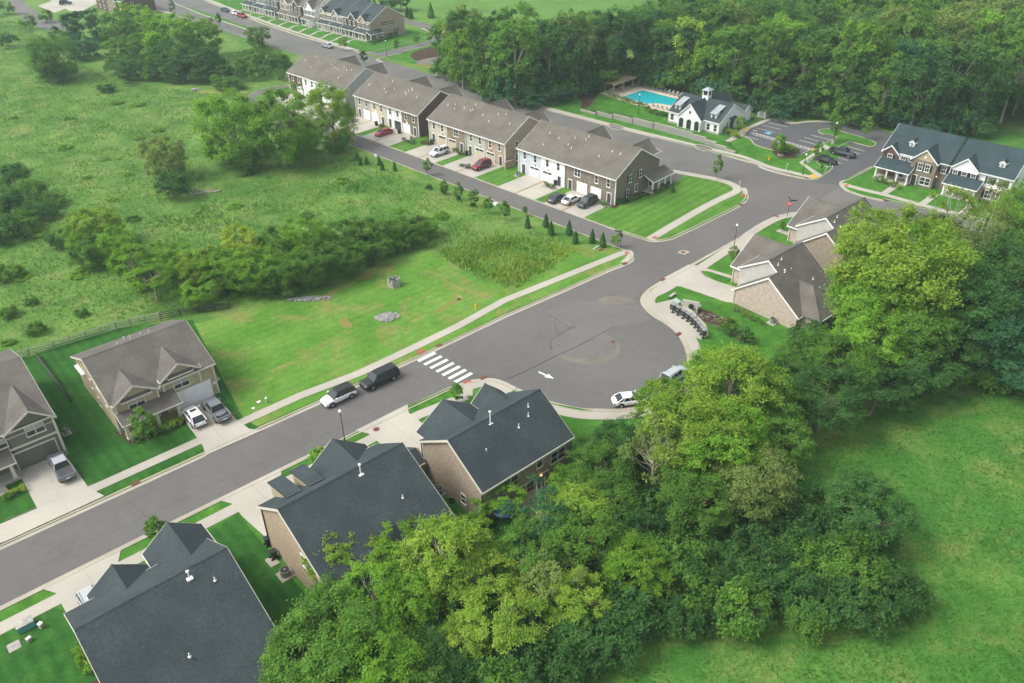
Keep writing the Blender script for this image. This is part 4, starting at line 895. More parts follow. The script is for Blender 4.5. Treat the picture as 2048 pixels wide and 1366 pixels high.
# building beside the lane at the top left
p=CE(-252,14); q=thing('apartment_house','slate roofed stone building partly hidden by trees at top left','house',(p.x,p.y,0),A2)
walls(q,'x',-20,4,0,5.5,6.5,9,13,5.5,'brick_dark'); roof(q,'x',-20,4,0,5.5,6.5,9,13,5.5,'roof_teal')
walls(q,'y',-1,5,-6,5.4,-2.5,7.8,1,5.4,'brick_olive','gable'); roof(q,'y',-1,5.5,-6,5.4,-2.5,7.8,1,5.4,'roof_teal',ends=(1,0))
for x in (-17,-13,-9,-4,-1): opening(q,'S',x,-1.02 if x>-6 else -.02,3.3,.9,1.4,'sash'); opening(q,'S',x,-1.02 if x>-6 else -.02,.8,.9,1.4,'sash')
opening(q,'E',4.02,4,3.4,.9,1.4,'sash')
MB().tube((2.0,-.1,2.4),(2.0,-.25,2.4),.15,n=8).build('wall_lamp',M['glow'],q)
# ================================================================ VEHICLES
def paintm(name,c,rough=.28): 
    return cached(('paint',name),lambda: plain('paint_'+name,c,rough if max(c)>.1 else .42,.5,0.0,.35 if max(c)>.1 else .08))
PC=dict(white=(.8,.81,.8),black=(.018,.02,.022),grey=(.17,.185,.195),silver=(.42,.44,.46),maroon=(.20,.015,.03),red=(.36,.02,.02),charcoal=(.05,.055,.06),navy=(.03,.045,.085))
def loft(mb, st, mi=0):
    n=len(st[0]); vs=[p for s in st for p in s]; fs=[]
    for i in range(len(st)-1):
        for j in range(n): fs.append((i*n+j,(i+1)*n+j,(i+1)*n+(j+1)%n,i*n+(j+1)%n))
    fs.append(tuple(range(n-1,-1,-1))); fs.append(tuple((len(st)-1)*n+j for j in range(n)))
    return mb.add(vs,fs,mi)
def ring(x,w,zb,zt,crown=.03):
    h=[(w*.80,zb),(w*.97,zb+.12),(w,zb+(zt-zb)*.45),(w*.985,zt-.16),(w*.93,zt-.04),(w*.80,zt),(w*.4,zt+crown)]
    return [(x,y,z) for y,z in h]+[(x,-y,z) for y,z in reversed(h)]
SPEC=dict(
 suv=dict(L=4.95,W=1.95,H=1.76,zb=.30,prof=[(-2.45,.86,.62),(-2.40,.96,1.02),(-1.6,.985,1.10),(0,1,1.08),(.95,.99,1.06),(1.3,.98,1.03),(1.9,.95,.97),(2.3,.88,.86),(2.45,.78,.66)],gh=(-2.32,1.18,-2.02,.42),wr=.38,ax=(-1.45,1.48)),
 bigsuv=dict(L=5.7,W=2.04,H=1.92,zb=.34,prof=[(-2.82,.88,.7),(-2.78,.97,1.14),(-1.8,.99,1.2),(0,1,1.2),(1.15,.99,1.18),(1.5,.98,1.15),(2.3,.97,1.12),(2.7,.93,1.02),(2.84,.86,.78)],gh=(-2.72,1.4,-2.5,.72),wr=.42,ax=(-1.65,1.7)),
 sedan=dict(L=4.85,W=1.85,H=1.45,zb=.22,prof=[(-2.40,.80,.6),(-2.32,.92,.90),(-1.7,.97,.96),(-.6,1,.94),(.7,1,.92),(1.1,.99,.90),(1.8,.94,.82),(2.25,.86,.70),(2.42,.74,.52)],gh=(-1.95,1.35,-1.15,.30),wr=.34,ax=(-1.4,1.45)),
 cross=dict(L=4.7,W=1.9,H=1.62,zb=.28,prof=[(-2.33,.84,.62),(-2.27,.95,1.0),(-1.6,.98,1.05),(0,1,1.02),(.9,.99,1.0),(1.25,.98,.97),(1.8,.94,.9),(2.2,.86,.78),(2.34,.76,.58)],gh=(-2.2,1.2,-1.55,.35),wr=.37,ax=(-1.35,1.42)),
 pickup=dict(L=5.75,W=1.98,H=1.85,zb=.36,prof=[(-2.85,.93,.72),(-2.83,.97,.80),(-1.1,.99,.80),(-1.05,.99,1.14),(0,1,1.14),(1.05,.99,1.13),(1.4,.98,1.10),(2.3,.95,1.06),(2.72,.9,.95),(2.86,.82,.72)],gh=(-1.02,1.32,-.78,.62),wr=.42,ax=(-1.75,1.8)))
def make_car(kind,color,label,roofc=None,sunroof=False,cover=False):
    s=SPEC[kind]; c=thing('parked_'+('pickup' if kind=='pickup' else 'suv' if 'suv' in kind else 'car'),label,'pickup' if kind=='pickup' else 'car',group='parked vehicles')
    pm_=paintm(color,PC[color]); W=s['W']/2; H_=s['H']; g=s['gh']
    mb=MB(); loft(mb,[ring(x,W*w,s['zb'],z) for x,w,z in s['prof']]); b=mb.build('body',pm_,c,smooth=True)
    md=b.modifiers.new('bevel','SUBSURF'); md.levels=1; md.render_levels=1
    zb=[z for x,w,z in s['prof'] if -.2<=x<=.2 or x==0 or x==-.6][0]+.02
    # greenhouse of glass with roof and pillars in paint
    def gl(x0,x1,w,z): return [(x0,-w,z),(x1,-w*.92,z),(x1,w*.92,z),(x0,w,z)]
    B=gl(g[0],g[1],W*.90,zb-.06); T=gl(g[2],g[3],W*.74,H_-.07)
    MB().add(B+T,[(0,1,5,4),(1,2,6,5),(2,3,7,6),(3,0,4,7),(4,5,6,7)]).build('windows',M['glass'],c)
    rm=paintm(roofc,PC[roofc]) if roofc else pm_
    mb=MB(); TT=[Vector(p) for p in T]; cx=(g[2]+g[3])/2
    top=[]
    for k,(zz,f) in enumerate(((H_-.085,1.015),(H_-.03,1.0),(H_,.86))): top.append([(cx+(p.x-cx)*f,p.y*f,zz) for p in TT])
    loft(mb,top)
    for i,r in ((0,.06),(1,.045),(2,.045),(3,.06)): mb.tube(B[i],T[i],r*1.25,r,n=5)
    for fx in ((.42,.78) if kind!='pickup' else (.45,)):
        for sgn in(-1,1):
            xa=g[1]+(g[0]-g[1])*fx; xb=g[3]+(g[2]-g[3])*fx
            mb.tube((xa,sgn*W*.905,zb-.06),(xb,sgn*W*.745,H_-.07),.04,n=5)
    mb.build('roof_panel',rm,c)
    if sunroof: MB().box(g[3]-.75,-W*.42,H_-.01,g[3]-.25,W*.42,H_+.012).build('sunroof',M['glass'],c)
    if 'suv' in kind:
        for sgn in(-1,1): MB().tube((g[2]+.2,sgn*W*.62,H_+.04),(g[3]-.2,sgn*W*.62,H_+.04),.025,n=5).build('roof_rail',M['dkgrey'],c)
    wr=s['wr']; tm=cached(('tyre',wr),lambda: MB().tube((0,-.11,0),(0,.11,0),wr,n=20).mesh('tyre',M['tyre']))
    rmh=cached(('rim',wr),lambda: MB().tube((0,-.125,0),(0,.125,0),wr*.62,n=12).mesh('rim',M['rim']))
    for ax in s['ax']:
        for sgn in(-1,1):
            w_=link('wheel',tm,c,(ax,sgn*(W-.10),wr)); link('rim',rmh,w_)
    mb=MB()
    for ax in s['ax']:
        for sgn in(-1,1): mb.tube((ax,sgn*(W-.20),wr+.02),(ax,sgn*(W+.004),wr+.02),wr+.07,n=18)
    mb.build('wheel_arches',M['black'],c)
    xf=s['prof'][-2]; xr=s['prof'][1]
    for sgn in(-1,1):
        MB().box(xf[0]-.16,sgn*W*.62-.17,xf[2]-.24,xf[0]+.06,sgn*W*.62+.17,xf[2]-.10).build('headlight',M['headl'],c)
        MB().box(xr[0]-.06,sgn*W*.80-.10,xr[2]-.36,xr[0]+.14,sgn*W*.80+.10,xr[2]-.12).build('tail_light',M['taill'],c)
        MB().box(g[1]-.42,sgn*(W+.10)-.10,zb+.02,g[1]-.25,sgn*(W+.10)+.10,zb+.18).build('mirror',pm_,c)
    MB().box(s['prof'][-1][0]-.12,-W*.45,s['zb']+.12,s['prof'][-1][0]+.035,W*.45,s['prof'][-1][2]-.08).build('grille',M['black'],c)
    MB().box(xr[0]-.075,-W*.84,s['zb']+.02,xr[0]+.05,W*.84,s['zb']+.2).build('bumper',M['dkgrey'],c)
    MB().box(xr[0]-.09,-.26,.72,xr[0]-.03,.26,.84).build('number_plate',M['white'],c)
    if kind=='pickup':
        mb=MB()
        for sgn in(-1,1): mb.box(-2.82,sgn*(W*.93)-.07,.72,-1.04,sgn*(W*.93)+.07,1.17)
        mb.box(-2.86,-W*.95,.70,-2.76,W*.95,1.16); mb.build('bed_sides',pm_,c)
        if cover: MB().box(-2.76,-W*.88,1.08,-1.06,W*.88,1.13).build('bed_cover',M['dkgrey'],c)
        else: MB().box(-2.76,-W*.88,.80,-1.06,W*.88,.84).build('bed_floor',M['black'],c)
    return c
def place(c, px, rz, z=.02, zz=0.0):
    p=G(px[0],px[1],zz); c.location=(p.x,p.y,z); c.rotation_euler=(0,0,rz); return c
AA=ANG_A; AN=ANG_A+math.pi/2; EE=A2+math.pi/2
place(make_car('suv','white','white suv with black roof parked by the kerb behind the black one',roofc='black'),(678,800),AA+math.pi)
place(make_car('bigsuv','black','long black suv parked at the kerb just before the crosswalk'),(760,765),AA+math.pi)
place(make_car('cross','white','white hatchback with sunroof on the drive of the khaki house',sunroof=True),(391,841),AN-.05,z=.13)
place(make_car('pickup','grey','grey blue pickup with open bed beside the white hatchback'),(434,828),AN-.02,z=.13)
place(make_car('pickup','grey','grey pickup with covered bed on the drive at the left edge',cover=True,roofc='silver'),(127,942),AN-.02,z=.13)
c_=make_car('suv','silver','silver suv half hidden by the nearest slate roof',sunroof=False); q=G(183,1203,1.7); c_.location=(q.x,q.y,.13); c_.rotation_euler=(0,0,AN-math.pi)
place(make_car('sedan','white','white sedan parked at the bottom of the turning circle'),(1259,806),.02+.15)
place(make_car('suv','silver','silver grey suv on the turning circle partly under the tree'),(1349,758),.75)
place(make_car('sedan','charcoal','dark grey sedan leftmost of three on the last alley drive'),(1115,402),EE,z=.11)
place(make_car('sedan','white','white sedan between the grey sedan and the black suv'),(1143,405),EE,z=.11)
place(make_car('suv','charcoal','black suv rightmost of three on the last alley drive'),(1174,411),EE+math.pi,z=.11)
place(make_car('suv','maroon','dark red suv on the drive of the peach town house'),(963,337),EE+math.pi,z=.11)
place(make_car('suv','white','white suv with dark sunroof on a town house drive',sunroof=True),(879,310),EE+math.pi,z=.11)
place(make_car('sedan','red','red sedan on the drive of the white town house'),(768,270),EE+math.pi,z=.11)
place(make_car('sedan','silver','silver car glimpsed through the meadow tree'),(694,246),EE+math.pi,z=.11)
place(make_car('pickup','charcoal','dark grey pickup parked in the car park'),(1684,311),A2,z=.03)
place(make_car('sedan','black','black sedan parked next to the pickup in the car park'),(1651,325),A2,z=.03)
place(make_car('sedan','silver','silver car parked alone on the upper street'),(655,95),A2+math.pi,z=.03)
place(make_car('sedan','navy','dark blue sedan first in the line of three at the top'),(451,23),A2,z=.03)
place(make_car('sedan','white','white sedan between the blue and the red car at the top'),(470,29),A2,z=.03)
place(make_car('suv','red','red suv last in the line of three at the top'),(485,35),A2,z=.03)
place(make_car('suv','navy','dark blue suv on a driveway in the top left corner'),(132,9),A2+1.2,z=.04)

# ================================================================ STREET FURNITURE
def lamp(px,label,h=4.5,z=.1,base=False):
    p=G(*px); t=thing('street_lamp',label,'street lamp',(p.x,p.y,z),0,'black globe street lamps')
    z0=.75 if base else 0
    if base: MB().tube((0,0,-.1),(0,0,.75),.36,n=14).build('lamp_base',M['concrete'],t)
    MB().tube((0,0,z0),(0,0,z0+.5),.13,.09,n=10).tube((0,0,z0+.5),(0,0,h-.15),.06,.045,n=8).tube((0,0,h-.15),(0,0,h),.06,.13,n=8).build('lamp_post',M['black'],t)
    MB().ball((0,0,h+.2),.21,n=12,sz=1.1).tube((0,0,h+.4),(0,0,h+.5),.08,.02,n=8).build('lamp_globe',M['lamp_glass'],t); return t
lamp((690,884),'black globe street lamp beside the middle slate roof',4.55)
lamp((1467,499),'black globe street lamp near the corner houses',4.4)
lamp((1605,350),'black lamp post beside the angled pavement at the car park',4.2)
lamp((1665.5,288),'globe lamp on a concrete base in the car park island',4.6,base=True)
lamp((1276.5,228),'globe lamp in the grass in front of the pool',4.6)
lamp((774,114),'globe lamp at the corner of the upper side road',4.6)
lamp((1506,240),'globe lamp behind the clubhouse next to the flowering tree',4.0)
def text_mesh(txt,size):
    cu=bpy.data.curves.new('t','FONT'); cu.body=txt; cu.size=size; cu.align_x='CENTER'; cu.align_y='CENTER'; cu.extrude=.004
    o=bpy.data.objects.new('t',cu); COL.objects.link(o); bpy.context.view_layer.update()
    me=bpy.data.meshes.new_from_object(o.evaluated_get(bpy.context.evaluated_depsgraph_get())); bpy.data.objects.remove(o); me.materials.clear(); me.materials.append(M['white']); return me
def stop_sign(px,label,rz,z=.06,h=3.0,kind=0):
    p=G(*px); t=thing('stop_sign',label,'road sign',(p.x,p.y,z),rz,'stop signs with street name blades')
    MB().tube((0,0,0),(0,0,h),.045,n=8).build('sign_post',M['black'],t)
    mb=MB(); pts=[(.42*math.cos(math.pi/8+i*math.pi/4),.42*math.sin(math.pi/8+i*math.pi/4)) for i in range(8)]
    mb.add([(a,-.06,h-.62+b) for a,b in pts]+[(a,-.03,h-.62+b) for a,b in pts],[tuple(range(8)),tuple(range(15,7,-1))]+[(i,(i+1)%8,8+(i+1)%8,8+i) for i in range(8)])
    s=mb.build('sign_plate',M['red'],t)
    ws=link('sign_text',cached('stoptext',lambda:text_mesh('STOP',.3)),s,(0,-.066,h-.62)); ws.rotation_euler=(math.pi/2,0,0)
    MB().add([(a*1.04,-.028,h-.62+b*1.04) for a,b in pts]+[(a*1.04,-.012,h-.62+b*1.04) for a,b in pts],[tuple(range(8)),tuple(range(15,7,-1))]+[(i,(i+1)%8,8+(i+1)%8,8+i) for i in range(8)]).build('sign_back',M['black'],t)
    for k,(a,zz) in enumerate(((.6,h+.02),(-.95,h+.26))):
        bl=MB().box(.02,-.025,-.12,1.25,.025,.12).build('name_blade',M['black'],t,(0,0,zz),a+(math.pi if k else 0))
stop_sign((1574,434),'red stop sign with black street name blades by the brown roofed house',A2+.1,h=3.3)
stop_sign((1241,495),'stop sign seen from behind at the mouth of the alley',A2+math.pi-.3,h=3.0)
for px,l in (((1573,322),'slim white marker post'),((1648,348),'slim white marker post')):
    pass
def marker(px,label,h=1.5,z=.1):
    p=G(*px); t=thing('marker_post',label,'post',(p.x,p.y,z),0,'slim white marker posts')
    MB().tube((0,0,0),(.25,0,h),.03,n=6).box(.2,-.02,h-.3,.32,.02,h).build('post',M['white'],t)
marker((1571,341),'slim white post in the verge before the car park'); marker((1649,347),'slim white post in the triangle of grass by the car park'); marker((1475,383),'slim white post at the lawn corner opposite the car park',2.2)
p=G(1641,350); t=thing('road_sign','dark sign seen from behind in the grass triangle','road sign',(p.x,p.y,.1),.4); MB().tube((0,0,0),(0,0,2.1),.035,n=6).build('sign_post',M['dkgrey'],t); MB().box(-.3,-.02,1.5,.3,.02,2.1).build('sign_plate',M['dkgrey'],t)
def hydrant(px,label):
    p=G(*px); t=thing('fire_hydrant',label,'hydrant',(p.x,p.y,.06),.3,'yellow fire hydrants')
    MB().tube((0,0,0),(0,0,.08),.2,n=10).tube((0,0,.08),(0,0,.62),.13,n=10).build('barrel',M['yellow'],t)
    MB().ball((0,0,.64),.16,n=10,sz=.9).tube((0,0,.74),(0,0,.86),.04,n=6).build('bonnet',M['yellow'],t)
    for a in (0,math.pi/2,math.pi): MB().tube((.1*math.cos(a),.1*math.sin(a),.45),(.24*math.cos(a),.24*math.sin(a),.45),.07,n=8).build('nozzle',M['yellow'],t)
hydrant((952,617),'yellow hydrant on the vacant lot near the pavement'); hydrant((1538,320),'yellow hydrant on the grass near the clubhouse car park')
# cluster mailboxes
pm0=thing('mailbox_unit','black pedestal mailbox unit in the curved row by the turning circle','mailbox',group='pedestal mailboxes')
MB().box(-.24,-.24,0,.24,.24,.05).tube((0,0,.05),(0,0,.55),.11,n=8).build('pedestal',M['dkgrey'],pm0)
MB().box(-.40,-.28,.55,.40,.28,1.45).build('cabinet',M['dkgrey'],pm0)
MB().box(-.43,-.31,1.45,.43,.31,1.50).build('cabinet_top',M['acm'],pm0)
mb=MB()
for r in range(6):
    for c in range(2): mb.box(-.36+c*.37,-.30,.60+r*.135,-.02+c*.37,-.275,.60+r*.135+.12)
mb.build('mail_doors',M['black'],pm0)
MB().box(-.05,-.305,.95,.05,-.285,1.05).build('address_tag',M['white'],pm0)
mbx=[(1345,626),(1355.5,631.5),(1365.7,638),(1374.5,644),(1383,650),(1389.7,656.5),(1395.9,663.5),(1401.4,670.5),(1405.7,677)]
for i,px in enumerate(mbx):
    o=pm0 if i==0 else copy_tree(pm0); q=G(*px); a=G(*mbx[max(0,i-1)]); b=G(*mbx[min(8,i+1)]); dd=b-a
    o.location=(q.x,q.y,.115); o.rotation_euler=(0,0,math.atan2(dd.y,dd.x)+ .0)
def simple(name,label,cat,px,rz,parts,z=.06,group=None):
    p=G(*px); t=thing(name,label,cat,(p.x,p.y,z),rz,group)
    for n_,mb,m in parts: mb.build(n_,M[m],t)
    return t
simple('utility_cabinet','pale green utility cabinet behind the first mailbox','utility box',(1353,611),AN,[('cabinet',MB().box(-.5,-.4,0,.5,.4,.7),'greenbox'),('cabinet_lid',MB().box(-.54,-.44,.7,.54,.44,.78),'greenbox')])
simple('bench','grey bench on the grass beside the mailboxes','bench',(1344,595),AA+.1,[('seat',MB().box(-.8,-.22,.42,.8,.22,.5),'stone'),('leg',MB().box(-.7,-.18,0,-.6,.18,.418),'dkgrey'),('leg',MB().box(.6,-.18,0,.7,.18,.418),'dkgrey')])
simple('manhole_cover','round grey cover in the grass left of the mailboxes','cover',(1335,615),0,[('cover',MB().tube((0,0,0),(0,0,.05),.45,n=16),'stone')])
simple('culvert_headwall','pale concrete headwall with a dark pipe behind the mailboxes','headwall',(1383,618),A2+.35,[('wall_panel',MB().box(-1.5,0,0,1.1,.3,1.25),'concrete'),('wing_wall',MB().sect('y',-1.2,.0,[(.9,0),(1.15,0),(1.15,.9),(.9,.9)]),'concrete'),('pipe',MB().tube((-.1,-.25,.45),(-.1,.02,.45),.4,n=14),'black')])
simple('solar_light','solar topped post behind the mailboxes','lamp post',(1393,637),A2,[('post',MB().tube((0,0,0),(0,0,2.3),.05,n=6),'black'),('solar_panel',MB().box(-.5,-.3,2.3,.5,.3,2.36),'acm')])
# air conditioners, bins
def ac(px,label,rz,z=.06,s=1.0):
    p=G(*px); t=thing('air_conditioner',label,'air conditioner',(p.x,p.y,z),rz,'outdoor air conditioners')
    MB().box(-.62*s,-.62*s,0,.62*s,.62*s,.1).build('concrete_pad',M['concrete'],t)
    MB().tube((0,0,.1),(0,0,.85),.42*s,n=16).build('casing',M['acm'],t); MB().tube((0,0,.851),(0,0,.88),.36*s,n=16).build('fan_grille',M['black'],t)
    MB().tube((0,0,.885),(0,0,.92),.10*s,n=8).build('fan_hub',M['rim'],t); return t
ac((572,1151),'large air conditioner on a pad beside the middle slate roofed house',AA,s=1.25)
ac((878,988),'air conditioner between the two slate roofed houses',AA,s=1.1)
ac((1544,647),'air conditioner on a pad by the pink brick gable',AA)
ac((431,760),'air conditioner at the right side of the khaki house',AA,s=.8)
ac((134,868),'air conditioner at the right side of the dark sage house',AA,s=.8)
ac((856,286),'small air conditioner left of the cream town house',A2,s=.9); ac((1034,352),'small air conditioner left of the pale grey town house',A2,s=.9)
ac((931,338),'small air conditioner beside the peach town house drive',A2,s=.8); ac((823,281),'small air conditioner by the dark brick end unit',A2,s=.8); ac((1216,412),'air conditioner at the foot of the corner town house',A2,s=.9)
def bin_(px,label,rz,mt='black',z=.1):
    p=G(*px); t=thing('wheelie_bin',label,'bin',(p.x,p.y,z),rz,'wheelie bins')
    mb=MB(); loft(mb,[[(x*s,y*s,zz) for x,y in((-.29,-.34),(.29,-.34),(.29,.34),(-.29,.34))] for zz,s in((.06,.82),(1.0,1.0))]); mb.build('bin_body',M[mt],t)
    MB().box(-.32,-.38,1.0,.32,.38,1.07).build('bin_lid',M[mt],t)
    for s_ in(-1,1): MB().tube((s_*.22,.34,.12),(s_*.3,.34,.12),.12,n=10).build('wheel',M['tyre'],t)
bin_((413,782),'dark wheelie bin at the khaki house garage door',AA,'mulch')
bin_((864,289),'black wheelie bin beside the cream town house garage',A2); bin_((934,312),'black wheelie bin with white bag by the sage town house',A2); bin_((753,252),'black wheelie bin by the cream garage behind the red sedan',A2)
bin_((799,268),'black wheelie bin by the dark brick garage',A2); bin_((1111,371),'dark wheelie bin at the white town house door',A2); bin_((821,921),'black wheelie bin at the garage wing of the end house',AN); bin_((829,929),'second black bin at the garage wing of the end house',AN)
bin_((549,1117),'black bin against the middle house wall',AN); bin_((538,1090),'dark bin at the front corner of the middle house wall',AN)
simple('paving_slab','pale slab with clutter beside the middle house wall','slab',(545,1124),AN,[('slab',MB().box(-.7,-.5,0,.7,.5,.08),'concrete')])
for k,(px,l) in enumerate((((903,1004),'old tyre lying on the grass between the slate roofed houses'),((838,945),'tyre leaning near the end house corner'))):
    p=G(*px); bm_=MB(); 
    for i in range(16):
        a0,a1=2*math.pi*i/16,2*math.pi*(i+1)/16; bm_.tube((.28*math.cos(a0),.28*math.sin(a0),.12),(.28*math.cos(a1),.28*math.sin(a1),.12),.11,n=6,cap=False)
    tag(bm_.build('old_tyre',M['tyre'],None,(p.x,p.y,.07)),l,'tyre')
# small covers and boxes
def ubox(px,label,rz,w_,d_,h_,mt,cap=None,z=.06):
    p=G(*px); t=thing('utility_box',label,'utility box',(p.x,p.y,z),rz,'utility boxes in the grass')
    MB().box(-w_/2,-d_/2,0,w_/2,d_/2,h_).build('box_body',M[mt],t); MB().box(-w_/2-.03,-d_/2-.03,h_,w_/2+.03,d_/2+.03,h_+.05).build('box_lid',M[cap or mt],t)
ubox((53,1256),'teal and grey transformer box beside the near pavement',AA,1.5,.9,.75,'tealbox','stone'); ubox((84,1256),'small white topped pedestal right of the teal box',AA+.5,.35,.35,.6,'stone','white')
ubox((60,1283),'small tan pedestal below the teal box',AA+.3,.4,.3,.45,'stone','cream'); simple('paving_slab','pale square concrete cover in the bottom left lawn','slab',(29,1294),AA,[('slab',MB().box(-.55,-.55,0,.55,.55,.06),'stone')],z=.07)
ubox((518,806),'flat white utility lid near the vacant lot pavement',AA,.45,.3,.12,'white'); ubox((507,818),'smallest flat white lid near the khaki house drive',AA,.3,.25,.06,'white')
simple('utility_pedestal','round green utility pedestal at the vacant lot pavement','utility box',(534,805),0,[('pedestal',MB().tube((0,0,0),(0,0,.7),.16,n=10),'greenbox'),('pedestal_cap',MB().tube((0,0,.7),(0,0,.8),.18,.1,n=10),'white')])
ubox((991,411),'white utility box on the bank beside the alley, right one',A2,.8,.6,.5,'white'); ubox((985,404),'grey flat box on the bank beside the alley',A2,.9,.7,.3,'stone'); ubox((972,414),'tiny white lid on the bank beside the alley',A2,.4,.3,.2,'white')
ubox((752,315),'white utility box behind the alley cone shrubs',A2,.5,.4,.6,'white')
p=G(1186,500); tag(MB().tube((0,0,.12),(3.0,0,.22),.09,n=8).build('white_pipe',M['white'],None,(p.x,p.y,0),AA+.1),'white pipe lying in the grass near the alley mouth','pipe')
# open concrete inlet on the vacant lot
p=G(789,572); t=thing('concrete_inlet','open grey concrete inlet with slotted top on the vacant lot','inlet',(p.x,p.y,-.1),.5)
mb=MB(); R_=1.15; pts=[(R_*math.cos(i*math.pi/3),R_*.85*math.sin(i*math.pi/3)) for i in range(6)]
for i in range(6):
    a=Vector((*pts[i],0)); b=Vector((*pts[(i+1)%6],0)); n_=Vector((-(a+b).x,-(a+b).y,0)).normalized()*.16
    for f0,f1,hh in ((0,.35,1.55),(.35,.65,1.15),(.65,1,1.55)):
        q0=a.lerp(b,f0+.002); q1=a.lerp(b,f1-.002); mb.prism([q0,q1,q1+n_,q0+n_],0,hh)
mb.build('inlet_wall',M['stone'],t); MB().prism([(x*.88,y*.88) for x,y in pts],.0,.75).build('inlet_floor',M['black'],t)
def rocks(name,label,px,n,rx,ry,rz,s=.26,mt='rock',z=.05):
    p=G(*px); r=random.Random(n); mb=MB()
    for i in range(n):
        a=r.uniform(0,6.28); q=math.sqrt(r.random()); x=rx*q*math.cos(a); y=ry*q*math.sin(a); sz=s*r.uniform(.5,1.2)
        rr=MB().ball((0,0,0),sz,n=6,sz=.7); mb.add([(x+v[0]*r.uniform(.75,1.2),y+v[1]*r.uniform(.75,1.2),.08+v[2]*.9+ (1-q)*.15) for v in rr.v],rr.f)
    return tag(mb.build(name,M[mt],None,(p.x,p.y,z),rz),label,'rocks',kind='stuff')
rocks('rock_pile','heap of grey riprap rocks in the middle of the vacant lot',(775,635),170,1.9,1.3,.2); rocks('rock_pile','long strip of grey riprap rocks below the hedge',(620,599),170,3.6,.75,.05,.24)
rocks('rock_pile','stones in the bed behind the mailboxes',(1416,634),70,2.6,1.2,A2+.3,.14); rocks('boulders','pale boulders by the culvert at the meadow',(391,181),8,1.1,.8,0,.6)
rocks('boulders','pale boulders beside the shrubs in the car park bed',(1559,313),7,1.0,.6,0,.4,z=.1); rocks('boulders','two white boulders near the black sedan',(1618,324),3,1.2,.4,1.,.4,z=.12)
# ================================================================ FENCES
def rail_fence(name,label,pts,h,rails,spacing,mt,group=None,post_r=.07,cross=False,z0=.05):
    t=thing(name,label,'fence',(pts[0].x,pts[0].y,z0),0,group); o=pts[0]
    pme=cached(('fp',h,post_r,mt),lambda: MB().box(-post_r,-post_r,0,post_r,post_r,h+.05).mesh('post',M[mt])); mbr=MB()
    for a,b in zip(pts,pts[1:]):
        L=(b-a).length; n=max(1,round(L/spacing)); ang=math.atan2(b.y-a.y,b.x-a.x); dv=(b-a)/n
        for i in range(n):
            q=a+dv*i-o; link('post',pme,t,(q.x,q.y,0),ang)
            q2=q+dv
            for k in range(rails):
                z=h*(k+.8)/(rails); mbr.tube((q.x,q.y,z),(q2.x,q2.y,z),.075 if not cross else .05,n=4)
            if cross:
                mbr.tube((q.x,q.y,.1),(q2.x,q2.y,h*.8),.035,n=4); mbr.tube((q.x,q.y,h*.8),(q2.x,q2.y,.1),.035,n=4)
    q=pts[-1]-o; link('post',pme,t,(q.x,q.y,0)); mbr.build('rails',M[mt],t); return t
rail_fence('rail_fence','four rail grey green fence behind the khaki house',P((-60,748),(60,713),(110,698),(205,669),(262,652),(322,640)),1.35,4,2.6,'rail')
rail_fence('rail_fence','dark end of the rail fence under the hedge',P((322,640),(400,626),(460,618)),1.3,4,2.6,'rail_dk')
rail_fence('panel_fence','low dark fence between the dark sage and khaki houses',P((75,716),(95,742),(120,775),(142,805)),1.0,4,1.2,'black',post_r=.05)
rail_fence('ranch_fence','dark crossed rail fence along the upper street',P((395,46),(425,57),(480,75),(568,103)),1.2,2,3.0,'rail',cross=True)
def iron(label,pts,h=1.25):
    t=thing('iron_fence',label,'fence',(pts[0].x,pts[0].y,.1),0,'black iron pool fences'); o=pts[0]; mb=MB(); pb=MB()
    for a,b in zip(pts,pts[1:]):
        L=(b-a).length; n=int(L/.28); dv=(b-a)/n
        for i in range(n):
            q=a+dv*i-o; mb.box(q.x-.012,q.y-.012,.05,q.x+.012,q.y+.012,h)
        for zz in (.12,h-.15): mb.tube((a.x-o.x,a.y-o.y,zz),(b.x-o.x,b.y-o.y,zz),.025,n=4)
        m_=max(1,int(L/2.2))
        for i in range(m_+1): q=a+(b-a)*i/m_-o; link('post',cached('ironpost',lambda:MB().box(-.04,-.04,0,.04,.04,1.35).mesh('post',M['black'])),t,(q.x,q.y,0))
    mb.build('railings',M['black'],t)
iron('black iron fence on the bank in front of the pool',C_((-43,42.2),(-33,43.2),(-22,43.4),(-12,43.4)),1.3)
iron('short black iron fence at the end of the retaining wall',C_((2,41.0),(-1,43.5)),1.2)
iron('black iron fence behind the pool loungers',C_((-44.5,70.6),(-31,70.6),(-22,66.6)),1.2)
# ================================================================ POOL FURNITURE
lo=thing('sun_lounger','grey sun lounger in the row along the far side of the pool','sun lounger',group='pool loungers')
MB().box(-.33,-.9,.28,.33,.45,.34).build('seat',M['acm'],lo)
MB().add([(-.33,.45,.28),(.33,.45,.28),(.33,1.0,.85),(-.33,1.0,.85),(-.33,.5,.24),(.33,.5,.24),(.33,1.05,.80),(-.33,1.05,.80)],[(0,1,2,3),(7,6,5,4),(0,4,5,1),(1,5,6,2),(2,6,7,3),(3,7,4,0)]).build('backrest',M['acm'],lo)
for x,y in ((-.3,-.8),(.3,-.8),(-.3,.4),(.3,.4)): MB().box(x-.03,y-.03,0,x+.03,y+.03,.278).build('leg',M['white'],lo)
for i in range(12):
    o=lo if i==0 else copy_tree(lo); x=-46.3+i*1.32 if i<2 else -44.6+ (i-1)*1.33
    p=CE(x,68.3 if i>1 else 67.2); o.location=(p.x,p.y,.12); o.rotation_euler=(0,0,A2-.25)
ch=thing('pool_chair','small dark pool chair in the row behind the near planting','chair',group='pool chairs')
MB().box(-.28,-.28,.38,.28,.28,.43).build('seat',M['acm'],ch); MB().box(-.28,.24,.43,.28,.29,.95).build('backrest',M['acm'],ch)
